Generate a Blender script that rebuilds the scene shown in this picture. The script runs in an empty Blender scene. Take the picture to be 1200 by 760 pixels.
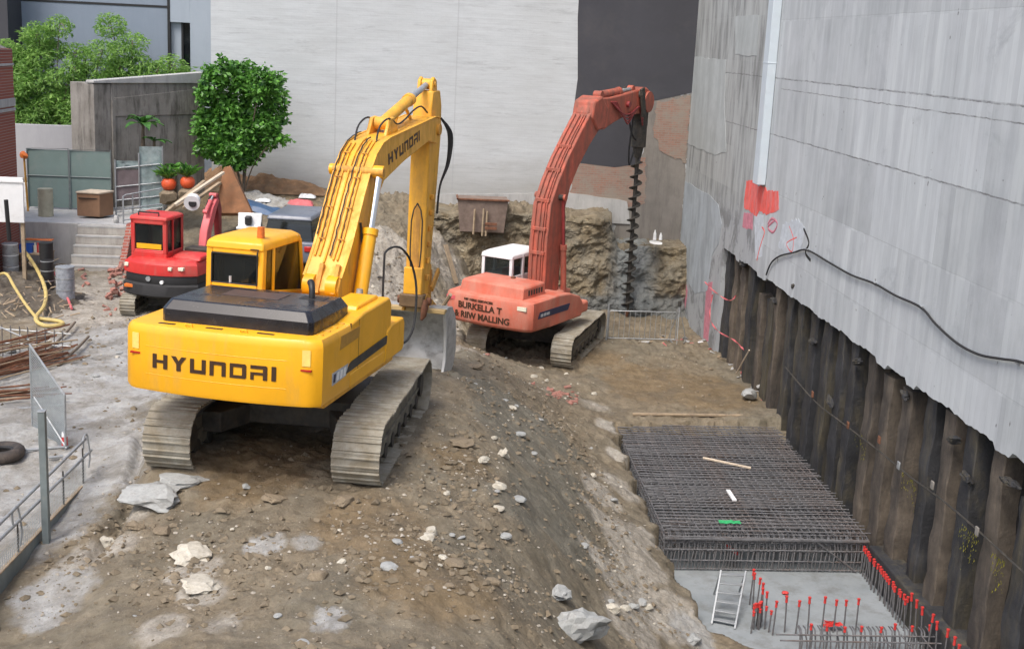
import bpy, bmesh, math, random
import numpy as np
from mathutils import Vector, Matrix, noise, Euler
R = math.radians
rnd = random.Random(7)
npr = np.random.RandomState(11)
SC = bpy.context.scene
COL = SC.collection

# ------------------------------------------------------------------ camera
FPX, CYP, TH, ROLL, PSI, CZ = 1381.0, 345.0, R(12.03), R(2.75), R(4.29), 6.437
cam_d = bpy.data.cameras.new('camera'); cam = bpy.data.objects.new('camera', cam_d); COL.objects.link(cam)
cam_d.sensor_width = 36; cam_d.lens = FPX / 1200 * 36; cam_d.clip_end = 800; cam_d.clip_start = .05; cam_d.shift_y = -(380 - CYP) / 1200
CAMR = Matrix.Rotation(-PSI, 3, 'Z') @ Matrix.Rotation(R(90) - TH, 3, 'X') @ Matrix.Rotation(ROLL, 3, 'Z')
cam.location = (0, 0, CZ); cam.rotation_euler = CAMR.to_euler()
SC.camera = cam

def ray(px, py): return CAMR @ Vector(((px - 600) / FPX, -(py - CYP) / FPX, -1))
def at_z(px, py, Z):
    d = ray(px, py); t = (Z - CZ) / d[2]; return Vector((d[0] * t, d[1] * t, Z))
def at_y(px, py, Y):
    d = ray(px, py); t = Y / d[1]; return Vector((d[0] * t, Y, CZ + d[2] * t))
def at_x(px, py, X):
    d = ray(px, py); t = X / d[0]; return Vector((X, d[1] * t, CZ + d[2] * t))

# ------------------------------------------------------------------ materials
def ramp(nt, fac, stops, interp='LINEAR'):
    n = nt.nodes.new('ShaderNodeValToRGB'); n.color_ramp.interpolation = interp
    e = n.color_ramp.elements
    while len(e) > 1: e.remove(e[0])
    e[0].position = stops[0][0]; e[0].color = stops[0][1]
    for p, c in stops[1:]:
        k = e.new(p); k.color = c
    nt.links.new(fac, n.inputs[0]); return n.outputs[0]
def g4(v): return (v, v, v, 1)
def c4(c): return (c[0], c[1], c[2], 1)
def mixc(nt, fac, a, b, mode='MIX'):
    n = nt.nodes.new('ShaderNodeMix'); n.data_type = 'RGBA'; n.blend_type = mode; n.clamp_factor = True
    for s, v in ((n.inputs[0], fac), (n.inputs[6], a), (n.inputs[7], b)):
        if isinstance(v, (int, float)): s.default_value = v
        elif isinstance(v, tuple): s.default_value = c4(v)
        else: nt.links.new(v, s)
    return n.outputs[2]
def math_(nt, op, a, b=None, c=None):
    n = nt.nodes.new('ShaderNodeMath'); n.operation = op
    for i, v in enumerate((a, b, c)):
        if v is None: continue
        if isinstance(v, (int, float)): n.inputs[i].default_value = v
        else: nt.links.new(v, n.inputs[i])
    return n.outputs[0]
def coords(nt, scale=(1, 1, 1), kind='Object', rot=(0, 0, 0), loc=(0, 0, 0)):
    t = nt.nodes.new('ShaderNodeTexCoord'); m = nt.nodes.new('ShaderNodeMapping')
    m.inputs['Scale'].default_value = scale; m.inputs['Rotation'].default_value = rot; m.inputs['Location'].default_value = loc
    nt.links.new(t.outputs[kind], m.inputs[0]); return m.outputs[0]
def noise_(nt, vec, scale, detail=6, rough=.6, dist=0):
    n = nt.nodes.new('ShaderNodeTexNoise'); n.inputs['Scale'].default_value = scale
    n.inputs['Detail'].default_value = detail; n.inputs['Roughness'].default_value = rough
    n.inputs['Distortion'].default_value = dist
    nt.links.new(vec, n.inputs['Vector']); return n.outputs['Fac']
def bump_(nt, bsdf, h, strength=.5, dist=.02):
    b = nt.nodes.new('ShaderNodeBump'); b.inputs['Strength'].default_value = strength; b.inputs['Distance'].default_value = dist
    nt.links.new(h, b.inputs['Height']); nt.links.new(b.outputs[0], bsdf.inputs['Normal'])
def newmat(name):
    m = bpy.data.materials.new(name); m.use_nodes = True
    nt = m.node_tree; return m, nt, nt.nodes['Principled BSDF']
def setc(nt, bsdf, v):
    if isinstance(v, tuple): bsdf.inputs['Base Color'].default_value = c4(v)
    else: nt.links.new(v, bsdf.inputs['Base Color'])

def pbr(name, col, rough=.5, metal=0, var=.15, vs=3, bump=0, bs=30, dirt=None, damt=.5, ds=2.5, streak=False, spec=.5, bdist=.01):
    m, nt, b = newmat(name)
    v = coords(nt); n1 = noise_(nt, v, vs, 8, .65)
    lo = tuple(max(0, c * (1 - var)) for c in col); hi = tuple(min(1, c * (1 + var)) for c in col)
    cc = ramp(nt, n1, [(.3, c4(lo)), (.7, c4(hi))])
    rr = rough
    if dirt:
        v2 = coords(nt, (1, 1, .22) if streak else (1, 1, 1), loc=(3.1, 1.7, .6))
        n2 = noise_(nt, v2, ds, 10, .72, .3)
        dm = ramp(nt, n2, [(.62 - damt * .35, g4(0)), (.78 - damt * .2, g4(1))])
        cc = mixc(nt, math_(nt, 'MULTIPLY', dm, min(1, .45 + damt * .5)), cc, dirt)
        rr = ramp(nt, dm, [(0, g4(rough)), (1, g4(.9))])
        nt.links.new(rr, b.inputs['Roughness'])
    else:
        b.inputs['Roughness'].default_value = rough
    setc(nt, b, cc)
    b.inputs['Metallic'].default_value = metal
    b.inputs['Specular IOR Level'].default_value = spec
    if bump: bump_(nt, b, noise_(nt, v, bs, 8, .7), bump, bdist)
    return m

M = {}
DUST = (.30, .26, .20)
M['yellow'] = pbr('yellow_paint', (.84, .41, .012), .34, 0, .08, 2, .02, 25, dirt=(.52, .31, .07), damt=.22, ds=2.2, streak=True)
M['yellow_worn'] = pbr('worn_yellow_paint', (.80, .40, .03), .42, 0, .12, 3, .12, 20, dirt=(.42, .24, .08), damt=.45, ds=4, streak=True)
M['yellow_rust'] = pbr('yellow_with_rust', (.72, .36, .05), .6, 0, .2, 4, .2, 25, dirt=(.26, .13, .05), damt=.6, ds=4, streak=True)
M['black_hood'] = pbr('black_hood_paint', (.014, .015, .020), .25, 0, .3, 3, .03, 60, dirt=(.06, .05, .04), damt=.25, ds=2)
M['black'] = pbr('black_plastic', (.014, .014, .015), .5, 0, .2, 5)
M['rubber'] = pbr('black_rubber', (.02, .02, .021), .75, 0, .3, 6, .1, 40)
M['letter'] = pbr('dark_lettering', (.045, .02, .008), .5, 0, .2, 6)
M['steel_mud'] = pbr('muddy_track_steel', (.34, .325, .275), .75, .05, .22, 5, .5, 30, dirt=(.20, .165, .11), damt=.8, ds=3)
M['wallpatch'] = pbr('pale_render_on_concrete', (.40, .43, .43), .85, 0, .12, 1.5, .2, 14, dirt=(.26, .28, .275), damt=.5, ds=1.2, streak=True)
M['wallpatch_b'] = pbr('bluish_washed_concrete', (.36, .40, .43), .85, 0, .15, 1.5, .2, 14, dirt=(.20, .215, .22), damt=.5, ds=1.6, streak=True)
M['mud_side'] = pbr('mud_caked_frame', (.11, .10, .08), .85, 0, .4, 5, .5, 12, dirt=(.26, .235, .175), damt=.6, ds=4)
M['dark_steel'] = pbr('dark_greasy_steel', (.05, .047, .042), .65, .3, .4, 6, .2, 25, dirt=(.14, .12, .09), damt=.45, ds=5)
M['bucket_steel'] = pbr('worn_bucket_steel', (.50, .51, .50), .5, .4, .15, 3, .1, 15, dirt=(.20, .18, .15), damt=.4, ds=3)
M['chrome'] = pbr('chromed_rod', (.75, .76, .77), .18, 1, .03, 5)
M['white'] = pbr('white_paint', (.74, .75, .75), .4, 0, .06, 4, dirt=(.45, .43, .4), damt=.2)
M['glass'] = pbr('dark_cab_glass', (.012, .016, .018), .06, 0, .3, 2, spec=.8)
def _seethrough(m, f):
    nt = m.node_tree; tr = nt.nodes.new('ShaderNodeBsdfTransparent'); tr.inputs[0].default_value = (.42, .47, .46, 1); mx = nt.nodes.new('ShaderNodeMixShader'); mx.inputs[0].default_value = f
    nt.links.new(nt.nodes['Principled BSDF'].outputs[0], mx.inputs[1]); nt.links.new(tr.outputs[0], mx.inputs[2]); nt.links.new(mx.outputs[0], nt.nodes['Material Output'].inputs['Surface'])
_seethrough(M['glass'], .5)
M['inside'] = pbr('grey_cab_lining', (.10, .10, .10), .8, 0, .2, 5)
M['beacon'] = pbr('orange_beacon_lens', (.62, .16, .03), .2, 0, .2, 20)
M['red_refl'] = pbr('red_reflector', (.40, .02, .015), .25)
M['decal_grey'] = pbr('grey_decal', (.42, .44, .46), .4, 0, .3, 14)
M['decal_white'] = pbr('white_decal', (.72, .70, .55), .45, 0, .15, 9)
M['orange'] = pbr('faded_orange_paint', (.56, .135, .08), .55, 0, .15, 2.5, .08, 20, dirt=(.50, .28, .21), damt=.6, ds=2, streak=True)
M['orange_boom'] = pbr('faded_orange_boom_paint', (.46, .095, .055), .55, 0, .3, 3, .2, 14, dirt=(.20, .10, .075), damt=.75, ds=4, streak=True)
M['blue_decal'] = pbr('dark_blue_decal', (.02, .03, .075), .4)
M['red'] = pbr('red_paint', (.56, .035, .032), .36, 0, .12, 3, .03, 30, dirt=(.36, .13, .10), damt=.42, ds=3, streak=True)
M['pinkred'] = pbr('sun_faded_red_paint', (.62, .11, .12), .4, 0, .12, 3, dirt=(.40, .2, .17), damt=.35)
M['darkred'] = pbr('dark_red_paint', (.22, .03, .03), .5, 0, .3, 4)
M['rust'] = pbr('rusty_steel', (.20, .085, .045), .8, .1, .4, 8, .3, 40, dirt=(.07, .04, .03), damt=.5, ds=9)
M['rebar'] = pbr('weathered_reinforcing_steel', (.15, .15, .155), .6, .3, .4, 7, .2, 60, dirt=(.20, .12, .075), damt=.35, ds=1.3)
M['cap'] = pbr('red_plastic_cap', (.55, .04, .035), .45, 0, .15, 10)
M['alu'] = pbr('aluminium', (.34, .36, .37), .5, .5, .1, 6, dirt=(.3, .29, .27), damt=.3)
M['galv'] = pbr('galvanised_steel', (.36, .38, .39), .5, .5, .2, 8, dirt=(.2, .18, .15), damt=.3, ds=5)
M['fencegrey'] = pbr('grey_green_fence_paint', (.17, .20, .20), .55, .1, .2, 4, .05, 20, dirt=(.3, .3, .27), damt=.3)
M['darkheap'] = None
M['warmsoil'] = pbr('orange_brown_earth', (.25, .145, .075), .9, 0, .4, 3, .8, 12, dirt=(.17, .12, .075), damt=.5, ds=4, bdist=.05)
M['timber'] = pbr('weathered_timber', (.34, .26, .17), .8, 0, .3, 6, .3, 30, dirt=(.2, .16, .12), damt=.5, ds=4)
M['paletimber'] = pbr('pale_sawn_timber', (.55, .46, .35), .75, 0, .2, 6, .2, 30)
M['pile'] = pbr('wet_brown_pile_timber', (.15, .122, .092), .8, 0, .45, 1.5, .6, 9, dirt=(.018, .018, .02), damt=.8, ds=1.2, streak=True, bdist=.04)
M['pile_b'] = pbr('dark_stained_pile', (.030, .031, .034), .7, 0, .5, 1.5, .6, 9, dirt=(.15, .125, .07), damt=.4, ds=1.6, streak=True, bdist=.04)
M['lagging'] = pbr('black_wet_lagging', (.013, .013, .014), .6, 0, .5, 2, .6, 8, dirt=(.06, .055, .035), damt=.4, ds=1.6, streak=True, bdist=.04)
M['brick'] = None
M['gravelmat'] = pbr('stone_chips', (.33, .30, .25), .85, 0, .35, 9)
M['clodmat'] = pbr('earth_clods', (.17, .137, .092), .9, 0, .35, 5)
M['decal_pale'] = pbr('pale_yellow_decal', (.80, .60, .16), .5, 0, .15, 9)
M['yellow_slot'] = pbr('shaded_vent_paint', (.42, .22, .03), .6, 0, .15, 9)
M['hood_dust'] = pbr('dusty_brown_hood_panel', (.075, .045, .033), .5, 0, .3, 6)
M['coupler'] = pbr('worn_brown_coupler', (.16, .10, .05), .6, .2, .3, 6, .2, 25)
M['lip'] = pbr('worn_pale_yellow_lip', (.50, .36, .16), .6, 0, .2, 4, dirt=(.3, .28, .22), damt=.4)
M['bucket_edge'] = pbr('polished_bucket_edge', (.46, .47, .46), .45, .4, .12, 6)
M['pink_paint'] = pbr('pink_spray_paint', (.52, .20, .25), .8, 0, .25, 6)
M['red_paint'] = pbr('red_spray_paint', (.74, .11, .09), .8, 0, .2, 3, dirt=(.55, .38, .38), damt=.35, ds=3, streak=True)
M['pale_paint'] = pbr('pale_blue_spray_paint', (.50, .54, .58), .8, 0, .2, 4)
M['blackpaint'] = pbr('matt_black_bitumen_wall', (.048, .049, .058), .75, 0, .12, .8, .25, 40, dirt=(.085, .083, .085), damt=.3, ds=.9, bdist=.006)
M['tarp'] = pbr('blue_tarpaulin', (.045, .10, .20), .45, 0, .3, 5, .1, 12)
M['bluecrate'] = pbr('blue_plastic', (.02, .09, .40), .4)
M['cardboard'] = pbr('brown_box_board', (.24, .135, .075), .7, 0, .1, 3, dirt=(.18, .1, .06), damt=.3)
M['creamdrum'] = pbr('cream_drum', (.42, .40, .29), .55, 0, .15, 4, dirt=(.25, .23, .17), damt=.4)
M['greengate'] = pbr('grey_green_sheet', (.17, .235, .22), .6, 0, .08, 2, dirt=(.26, .29, .27), damt=.3)
M['shade'] = pbr('green_grey_shade_cloth', (.20, .26, .26), .8, 0, .35, 3, .2, 12, dirt=(.42, .47, .47), damt=.4, ds=2.5)
M['purple'] = pbr('brown_purple_mesh_sheet', (.15, .12, .125), .8, 0, .2, 4)
M['hose'] = pbr('yellow_hose', (.55, .42, .15), .55, 0, .15, 4, dirt=(.3, .25, .15), damt=.4)
M['terracotta'] = pbr('orange_plastic_pot', (.68, .10, .03), .5, 0, .15, 5)
M['plastic_wrap'] = pbr('clear_grey_plastic', (.27, .29, .32), .25, 0, .4, 8, .4, 20)
M['carblue'] = pbr('dull_blue_grey_car_paint', (.13, .15, .19), .3, 0, .08, 3, dirt=(.2, .2, .2), damt=.2)
M['leaf_bamboo'] = None
M['pvc'] = pbr('pale_painted_pipe', (.54, .61, .66), .35, 0, .05, 3, dirt=(.55, .58, .6), damt=.15, streak=True)
M['yellowcone'] = pbr('faded_yellow_plastic', (.55, .40, .03), .5)
M['greencloth'] = pbr('green_cloth', (.03, .35, .12), .8)
M['tapepink'] = pbr('faded_red_tape', (.55, .13, .14), .6)

def leafmat(name, a, b, trans=.35):
    m, nt, bs = newmat(name)
    v = coords(nt); n1 = noise_(nt, v, 2.3, 4, .6)
    w = nt.nodes.new('ShaderNodeTexWhiteNoise'); sn = nt.nodes.new('ShaderNodeVectorMath'); sn.operation = 'SNAP'
    sn.inputs[1].default_value = (.09, .09, .09); nt.links.new(v, sn.inputs[0]); nt.links.new(sn.outputs[0], w.inputs['Vector'])
    f = math_(nt, 'ADD', math_(nt, 'MULTIPLY', n1, .6), math_(nt, 'MULTIPLY', w.outputs['Value'], .45))
    cc = ramp(nt, f, [(.25, c4(a)), (.8, c4(b))]); setc(nt, bs, cc)
    bs.inputs['Roughness'].default_value = .45
    tr = nt.nodes.new('ShaderNodeBsdfTranslucent'); nt.links.new(cc, tr.inputs[0])
    mx = nt.nodes.new('ShaderNodeMixShader'); mx.inputs[0].default_value = trans
    nt.links.new(bs.outputs[0], mx.inputs[1]); nt.links.new(tr.outputs[0], mx.inputs[2])
    nt.links.new(mx.outputs[0], nt.nodes['Material Output'].inputs['Surface'])
    return m
M['leaf_bamboo'] = leafmat('light_green_leaves', (.12, .27, .05), (.36, .58, .15), .45)
M['leaf_dark'] = leafmat('deep_green_leaves', (.022, .08, .018), (.09, .24, .04), .25)
M['leaf_bush'] = leafmat('glossy_green_leaves', (.014, .07, .016), (.19, .46, .07), .3)
M['bark'] = pbr('grey_brown_bark', (.14, .11, .08), .85, 0, .3, 6, .4, 20)

def brickmat(name, c1, c2, mortar, scale=1.0, dirt=None, vert='XZ'):
    m, nt, b = newmat(name)
    t = nt.nodes.new('ShaderNodeTexCoord'); s = nt.nodes.new('ShaderNodeSeparateXYZ'); nt.links.new(t.outputs['Object'], s.inputs[0])
    c = nt.nodes.new('ShaderNodeCombineXYZ'); nt.links.new(s.outputs[0 if vert[0] == 'X' else 1], c.inputs[0]); nt.links.new(s.outputs[2], c.inputs[1])
    br = nt.nodes.new('ShaderNodeTexBrick'); nt.links.new(c.outputs[0], br.inputs['Vector'])
    br.inputs['Color1'].default_value = c4(c1); br.inputs['Color2'].default_value = c4(c2); br.inputs['Mortar'].default_value = c4(mortar)
    br.inputs['Scale'].default_value = scale; br.inputs['Mortar Size'].default_value = .008
    br.inputs['Brick Width'].default_value = .23; br.inputs['Row Height'].default_value = .076
    cc = br.outputs['Color']
    if dirt:
        n2 = noise_(nt, t.outputs['Object'], 1.3, 8, .7)
        cc = mixc(nt, ramp(nt, n2, [(.42, g4(0)), (.6, g4(.85))]), cc, dirt)
    setc(nt, b, cc); b.inputs['Roughness'].default_value = .85
    bump_(nt, b, math_(nt, 'SUBTRACT', noise_(nt, t.outputs['Object'], 40, 4, .6), br.outputs['Fac']), .5, .008)
    return m
M['brick'] = brickmat('red_brick', (.30, .085, .055), (.24, .065, .045), (.30, .25, .22))
M['brickpatch'] = brickmat('exposed_brown_brickwork', (.27, .15, .11), (.33, .19, .14), (.26, .23, .2), 1, (.27, .24, .20))

# board-marked concrete of the right wall
def board_wall():
    m, nt, b = newmat('board_marked_concrete')
    t = nt.nodes.new('ShaderNodeTexCoord'); s = nt.nodes.new('ShaderNodeSeparateXYZ'); nt.links.new(t.outputs['Object'], s.inputs[0])
    Y, Z = s.outputs[1], s.outputs[2]
    big = noise_(nt, t.outputs['Object'], .55, 8, .65)
    med = noise_(nt, t.outputs['Object'], 2.3, 8, .7)
    wob = math_(nt, 'MULTIPLY', math_(nt, 'SUBTRACT', med, .5), .09)
    yb = math_(nt, 'DIVIDE', Y, .19); zb = math_(nt, 'DIVIDE', math_(nt, 'ADD', Z, .05), 1.47)
    c = nt.nodes.new('ShaderNodeCombineXYZ'); nt.links.new(math_(nt, 'FLOOR', yb), c.inputs[0]); nt.links.new(math_(nt, 'FLOOR', zb), c.inputs[1])
    w = nt.nodes.new('ShaderNodeTexWhiteNoise'); nt.links.new(c.outputs[0], w.inputs['Vector'])
    fy = math_(nt, 'FRACT', yb)
    line = math_(nt, 'LESS_THAN', fy, .07)
    def joint(z0, wd):
        return math_(nt, 'LESS_THAN', math_(nt, 'ABSOLUTE', math_(nt, 'SUBTRACT', math_(nt, 'ADD', Z, wob), z0)), wd)
    j = math_(nt, 'MAXIMUM', joint(5.86, .014), math_(nt, 'MAXIMUM', math_(nt, 'MULTIPLY', joint(5.60, .012), math_(nt, 'LESS_THAN', Y, 30.4)), joint(4.40, .014)))
    jm = math_(nt, 'MULTIPLY', j, ramp(nt, noise_(nt, t.outputs['Object'], 3.1, 4, .6), [(.35, g4(.25)), (.6, g4(1))]))
    base = ramp(nt, w.outputs['Value'], [(0, c4((.46, .49, .505))), (.5, c4((.52, .555, .57))), (1, c4((.56, .595, .605)))])
    sv = coords(nt, (1, 1, .16)); st = noise_(nt, sv, 2.6, 10, .7)
    base = mixc(nt, ramp(nt, st, [(.42, g4(0)), (.68, g4(.6))]), base, (.33, .35, .37))
    pb_ = nt.nodes.new('ShaderNodeTexBrick'); cp_ = nt.nodes.new('ShaderNodeCombineXYZ'); nt.links.new(Y, cp_.inputs[0]); nt.links.new(math_(nt, 'ADD', Z, math_(nt, 'MULTIPLY', wob, .6)), cp_.inputs[1]); nt.links.new(cp_.outputs[0], pb_.inputs['Vector'])
    pb_.inputs['Color1'].default_value = g4(.35); pb_.inputs['Color2'].default_value = g4(1); pb_.inputs['Mortar'].default_value = g4(0); pb_.inputs['Scale'].default_value = 1; pb_.inputs['Brick Width'].default_value = 3.1; pb_.inputs['Row Height'].default_value = 1.47; pb_.inputs['Mortar Size'].default_value = .006
    base = mixc(nt, .30, base, mixc(nt, 1.0, base, pb_.outputs['Color'], 'MULTIPLY'))
    smg = ramp(nt, noise_(nt, coords(nt, (1, .7, .7), loc=(0, 5, 3)), .8, 10, .75, .6), [(.56, g4(0)), (.66, g4(.5))]); base = mixc(nt, smg, base, (.27, .29, .31))
    base = mixc(nt, ramp(nt, big, [(.45, g4(0)), (.7, g4(.5))]), base, (.54, .565, .59))
    # the older, mould-stained far part of the wall and its paler patches
    far = math_(nt, 'MULTIPLY', math_(nt, 'MULTIPLY_ADD', Y, .9, -27.7), 1.0)
    farc = nt.nodes.new('ShaderNodeClamp'); nt.links.new(math_(nt, 'ADD', far, math_(nt, 'MULTIPLY', wob, 8)), farc.inputs[0])
    old = ramp(nt, st, [(.36, c4((.39, .415, .41))), (.48, c4((.30, .315, .31))), (.6, c4((.13, .135, .13)))])
    vb = nt.nodes.new('ShaderNodeTexBrick'); cb = nt.nodes.new('ShaderNodeCombineXYZ'); nt.links.new(Y, cb.inputs[0]); nt.links.new(Z, cb.inputs[1])
    nt.links.new(cb.outputs[0], vb.inputs['Vector']); vb.inputs['Color1'].default_value = g4(.0); vb.inputs['Color2'].default_value = g4(1)
    vb.inputs['Mortar'].default_value = g4(.5); vb.inputs['Scale'].default_value = 1; vb.inputs['Brick Width'].default_value = 2.1; vb.inputs['Row Height'].default_value = 1.25; vb.inputs['Mortar Size'].default_value = .01
    old = mixc(nt, math_(nt, 'MULTIPLY', vb.outputs['Color'], .45), old, (.43, .445, .43))
    base = mixc(nt, math_(nt, 'MULTIPLY', farc.outputs[0], .85), base, old)
    lowz = nt.nodes.new('ShaderNodeClamp'); nt.links.new(math_(nt, 'MULTIPLY_ADD', math_(nt, 'ADD', Z, math_(nt, 'MULTIPLY', wob, 22)), -1.6, 3.6), lowz.inputs[0])
    lowfar = math_(nt, 'MULTIPLY', lowz.outputs[0], farc.outputs[0])
    base = mixc(nt, math_(nt, 'MULTIPLY', lowfar, .75), base, (.36, .38, .40))
    spl = ramp(nt, noise_(nt, coords(nt, (1, 1, .8), loc=(0, 3, 2)), 1.1, 8, .7, .5), [(.5, g4(0)), (.58, g4(1))])
    base = mixc(nt, math_(nt, 'MULTIPLY', lowfar, math_(nt, 'MULTIPLY', spl, .7)), base, (.13, .135, .135))
    base = mixc(nt, math_(nt, 'MULTIPLY', line, math_(nt, 'MULTIPLY', ramp(nt, noise_(nt, t.outputs['Object'], .9, 4, .6), [(.4, g4(0)), (.6, g4(1))]), .30)), base, (.25, .26, .27))
    base = mixc(nt, math_(nt, 'MULTIPLY', jm, .8), base, (.12, .12, .12))
    pit = ramp(nt, noise_(nt, t.outputs['Object'], 5.0, 3, .5), [(.71, g4(0)), (.74, g4(.8))])
    base = mixc(nt, pit, base, (.17, .17, .17))
    setc(nt, b, base); b.inputs['Roughness'].default_value = .8
    h = math_(nt, 'ADD', math_(nt, 'MULTIPLY', w.outputs['Value'], .35), math_(nt, 'SUBTRACT', math_(nt, 'MULTIPLY', noise_(nt, t.outputs['Object'], 25, 6, .7), .5), math_(nt, 'ADD', math_(nt, 'MULTIPLY', line, .5), math_(nt, 'MULTIPLY', jm, .9))))
    bump_(nt, b, h, .28, .012)
    return m
M['board'] = board_wall()

def party_wall():
    m, nt, b = newmat('grey_painted_party_wall')
    t = nt.nodes.new('ShaderNodeTexCoord'); s = nt.nodes.new('ShaderNodeSeparateXYZ'); nt.links.new(t.outputs['Object'], s.inputs[0])
    v = coords(nt, (.5, 1, 5)); a = noise_(nt, v, 1.5, 10, .72)
    big = noise_(nt, coords(nt, (1, 1, 2)), .35, 8, .65)
    base = ramp(nt, a, [(.28, c4((.44, .47, .48))), (.5, c4((.52, .55, .56))), (.7, c4((.57, .60, .61)))])
    base = mixc(nt, ramp(nt, big, [(.44, g4(0)), (.62, g4(.4))]), base, (.44, .46, .455))
    v3 = coords(nt, (.6, 1, 4.5), loc=(2, 0, 1.3)); sm = noise_(nt, v3, .8, 10, .8)
    base = mixc(nt, ramp(nt, sm, [(.55, g4(0)), (.68, g4(.7))]), base, (.27, .28, .29))
    sm2 = noise_(nt, coords(nt, (.35, 1, 3.5), loc=(7, 0, 4)), 2.0, 12, .82); base = mixc(nt, ramp(nt, sm2, [(.5, g4(0)), (.62, g4(.45))]), base, (.40, .41, .42))
    # soil splash along the foot of the wall
    low = nt.nodes.new('ShaderNodeClamp'); nt.links.new(math_(nt, 'MULTIPLY_ADD', math_(nt, 'ADD', s.outputs[2], math_(nt, 'MULTIPLY', math_(nt, 'SUBTRACT', big, .5), 3.2)), -.75, 1.95), low.inputs[0])
    base = mixc(nt, math_(nt, 'MULTIPLY', low.outputs[0], .65), base, (.29, .28, .255))
    # vertical construction joints
    for x0 in (.83, -3.25):
        l = math_(nt, 'LESS_THAN', math_(nt, 'ABSOLUTE', math_(nt, 'SUBTRACT', math_(nt, 'ADD', s.outputs[0], math_(nt, 'MULTIPLY', a, .05)), x0)), .02)
        base = mixc(nt, math_(nt, 'MULTIPLY', l, .4), base, (.33, .34, .35))
    c = nt.nodes.new('ShaderNodeCombineXYZ'); nt.links.new(s.outputs[0], c.inputs[0]); nt.links.new(s.outputs[2], c.inputs[1])
    br = nt.nodes.new('ShaderNodeTexBrick'); nt.links.new(c.outputs[0], br.inputs['Vector']); br.inputs['Scale'].default_value = 1
    br.inputs['Brick Width'].default_value = .24; br.inputs['Row Height'].default_value = .078; br.inputs['Mortar Size'].default_value = .009
    base = mixc(nt, math_(nt, 'MULTIPLY', br.outputs['Fac'], .10), base, (.36, .37, .38))
    setc(nt, b, base); b.inputs['Roughness'].default_value = .85
    bump_(nt, b, math_(nt, 'SUBTRACT', math_(nt, 'MULTIPLY', noise_(nt, t.outputs['Object'], 9, 8, .7), .8), math_(nt, 'MULTIPLY', br.outputs['Fac'], .3)), .4, .012)
    return m
M['party'] = party_wall()
def oldconc(name, a, b_, st, vs=1.2, streak=True, amt=.6):
    m, nt, b = newmat(name)
    v = coords(nt); n1 = noise_(nt, v, vs, 10, .7)
    base = ramp(nt, n1, [(.3, c4(a)), (.7, c4(b_))])
    sv = coords(nt, (1.6, 1.6, .25) if streak else (1, 1, 1)); s = noise_(nt, sv, 2.2, 10, .75)
    base = mixc(nt, ramp(nt, s, [(.48, g4(0)), (.66, g4(amt))]), base, st)
    setc(nt, b, base); b.inputs['Roughness'].default_value = .85
    bump_(nt, b, noise_(nt, v, 20, 8, .75), .4, .012)
    return m
M['oldwall'] = oldconc('weathered_concrete_wall', (.17, .155, .135), (.30, .285, .26), (.055, .05, .042), amt=.9)
M['paleconc'] = oldconc('pale_concrete', (.36, .36, .35), (.47, .47, .46), (.25, .25, .24))
M['stepconc'] = oldconc('step_concrete', (.33, .31, .28), (.45, .43, .39), (.22, .2, .18), 3)
M['slab'] = oldconc('wet_blinding_slab', (.20, .225, .235), (.29, .315, .325), (.13, .13, .12), .9, False, .6)
M['bluegrey'] = oldconc('blue_grey_cladding', (.205, .25, .315), (.235, .28, .345), (.18, .21, .26), .4, True, .25)
M['bluegrey2'] = oldconc('pale_blue_grey_cladding', (.30, .35, .41), (.34, .39, .45), (.26, .3, .35), .4, True, .25)
M['greyrender'] = oldconc('grey_render', (.33, .33, .34), (.39, .39, .40), (.27, .27, .28), .6, True, .3)
M['brownrender'] = oldconc('brown_grey_render', (.19, .175, .155), (.26, .24, .215), (.11, .10, .09), 1.2, True, .6)
M['rock_grey'] = oldconc('grey_blue_rock', (.25, .26, .25), (.42, .43, .42), (.15, .14, .12), 4, False, .6)
M['rock_pale'] = oldconc('pale_broken_stone', (.40, .37, .30), (.58, .55, .47), (.24, .20, .14), 6, False, .6)
M['rock_brown'] = oldconc('brown_clod', (.16, .125, .08), (.26, .21, .145), (.11, .085, .055), 6, False, .6)
M['brickrubble'] = oldconc('broken_red_brick', (.30, .12, .09), (.38, .2, .16), (.22, .17, .14), 9, False, .6)

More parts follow.
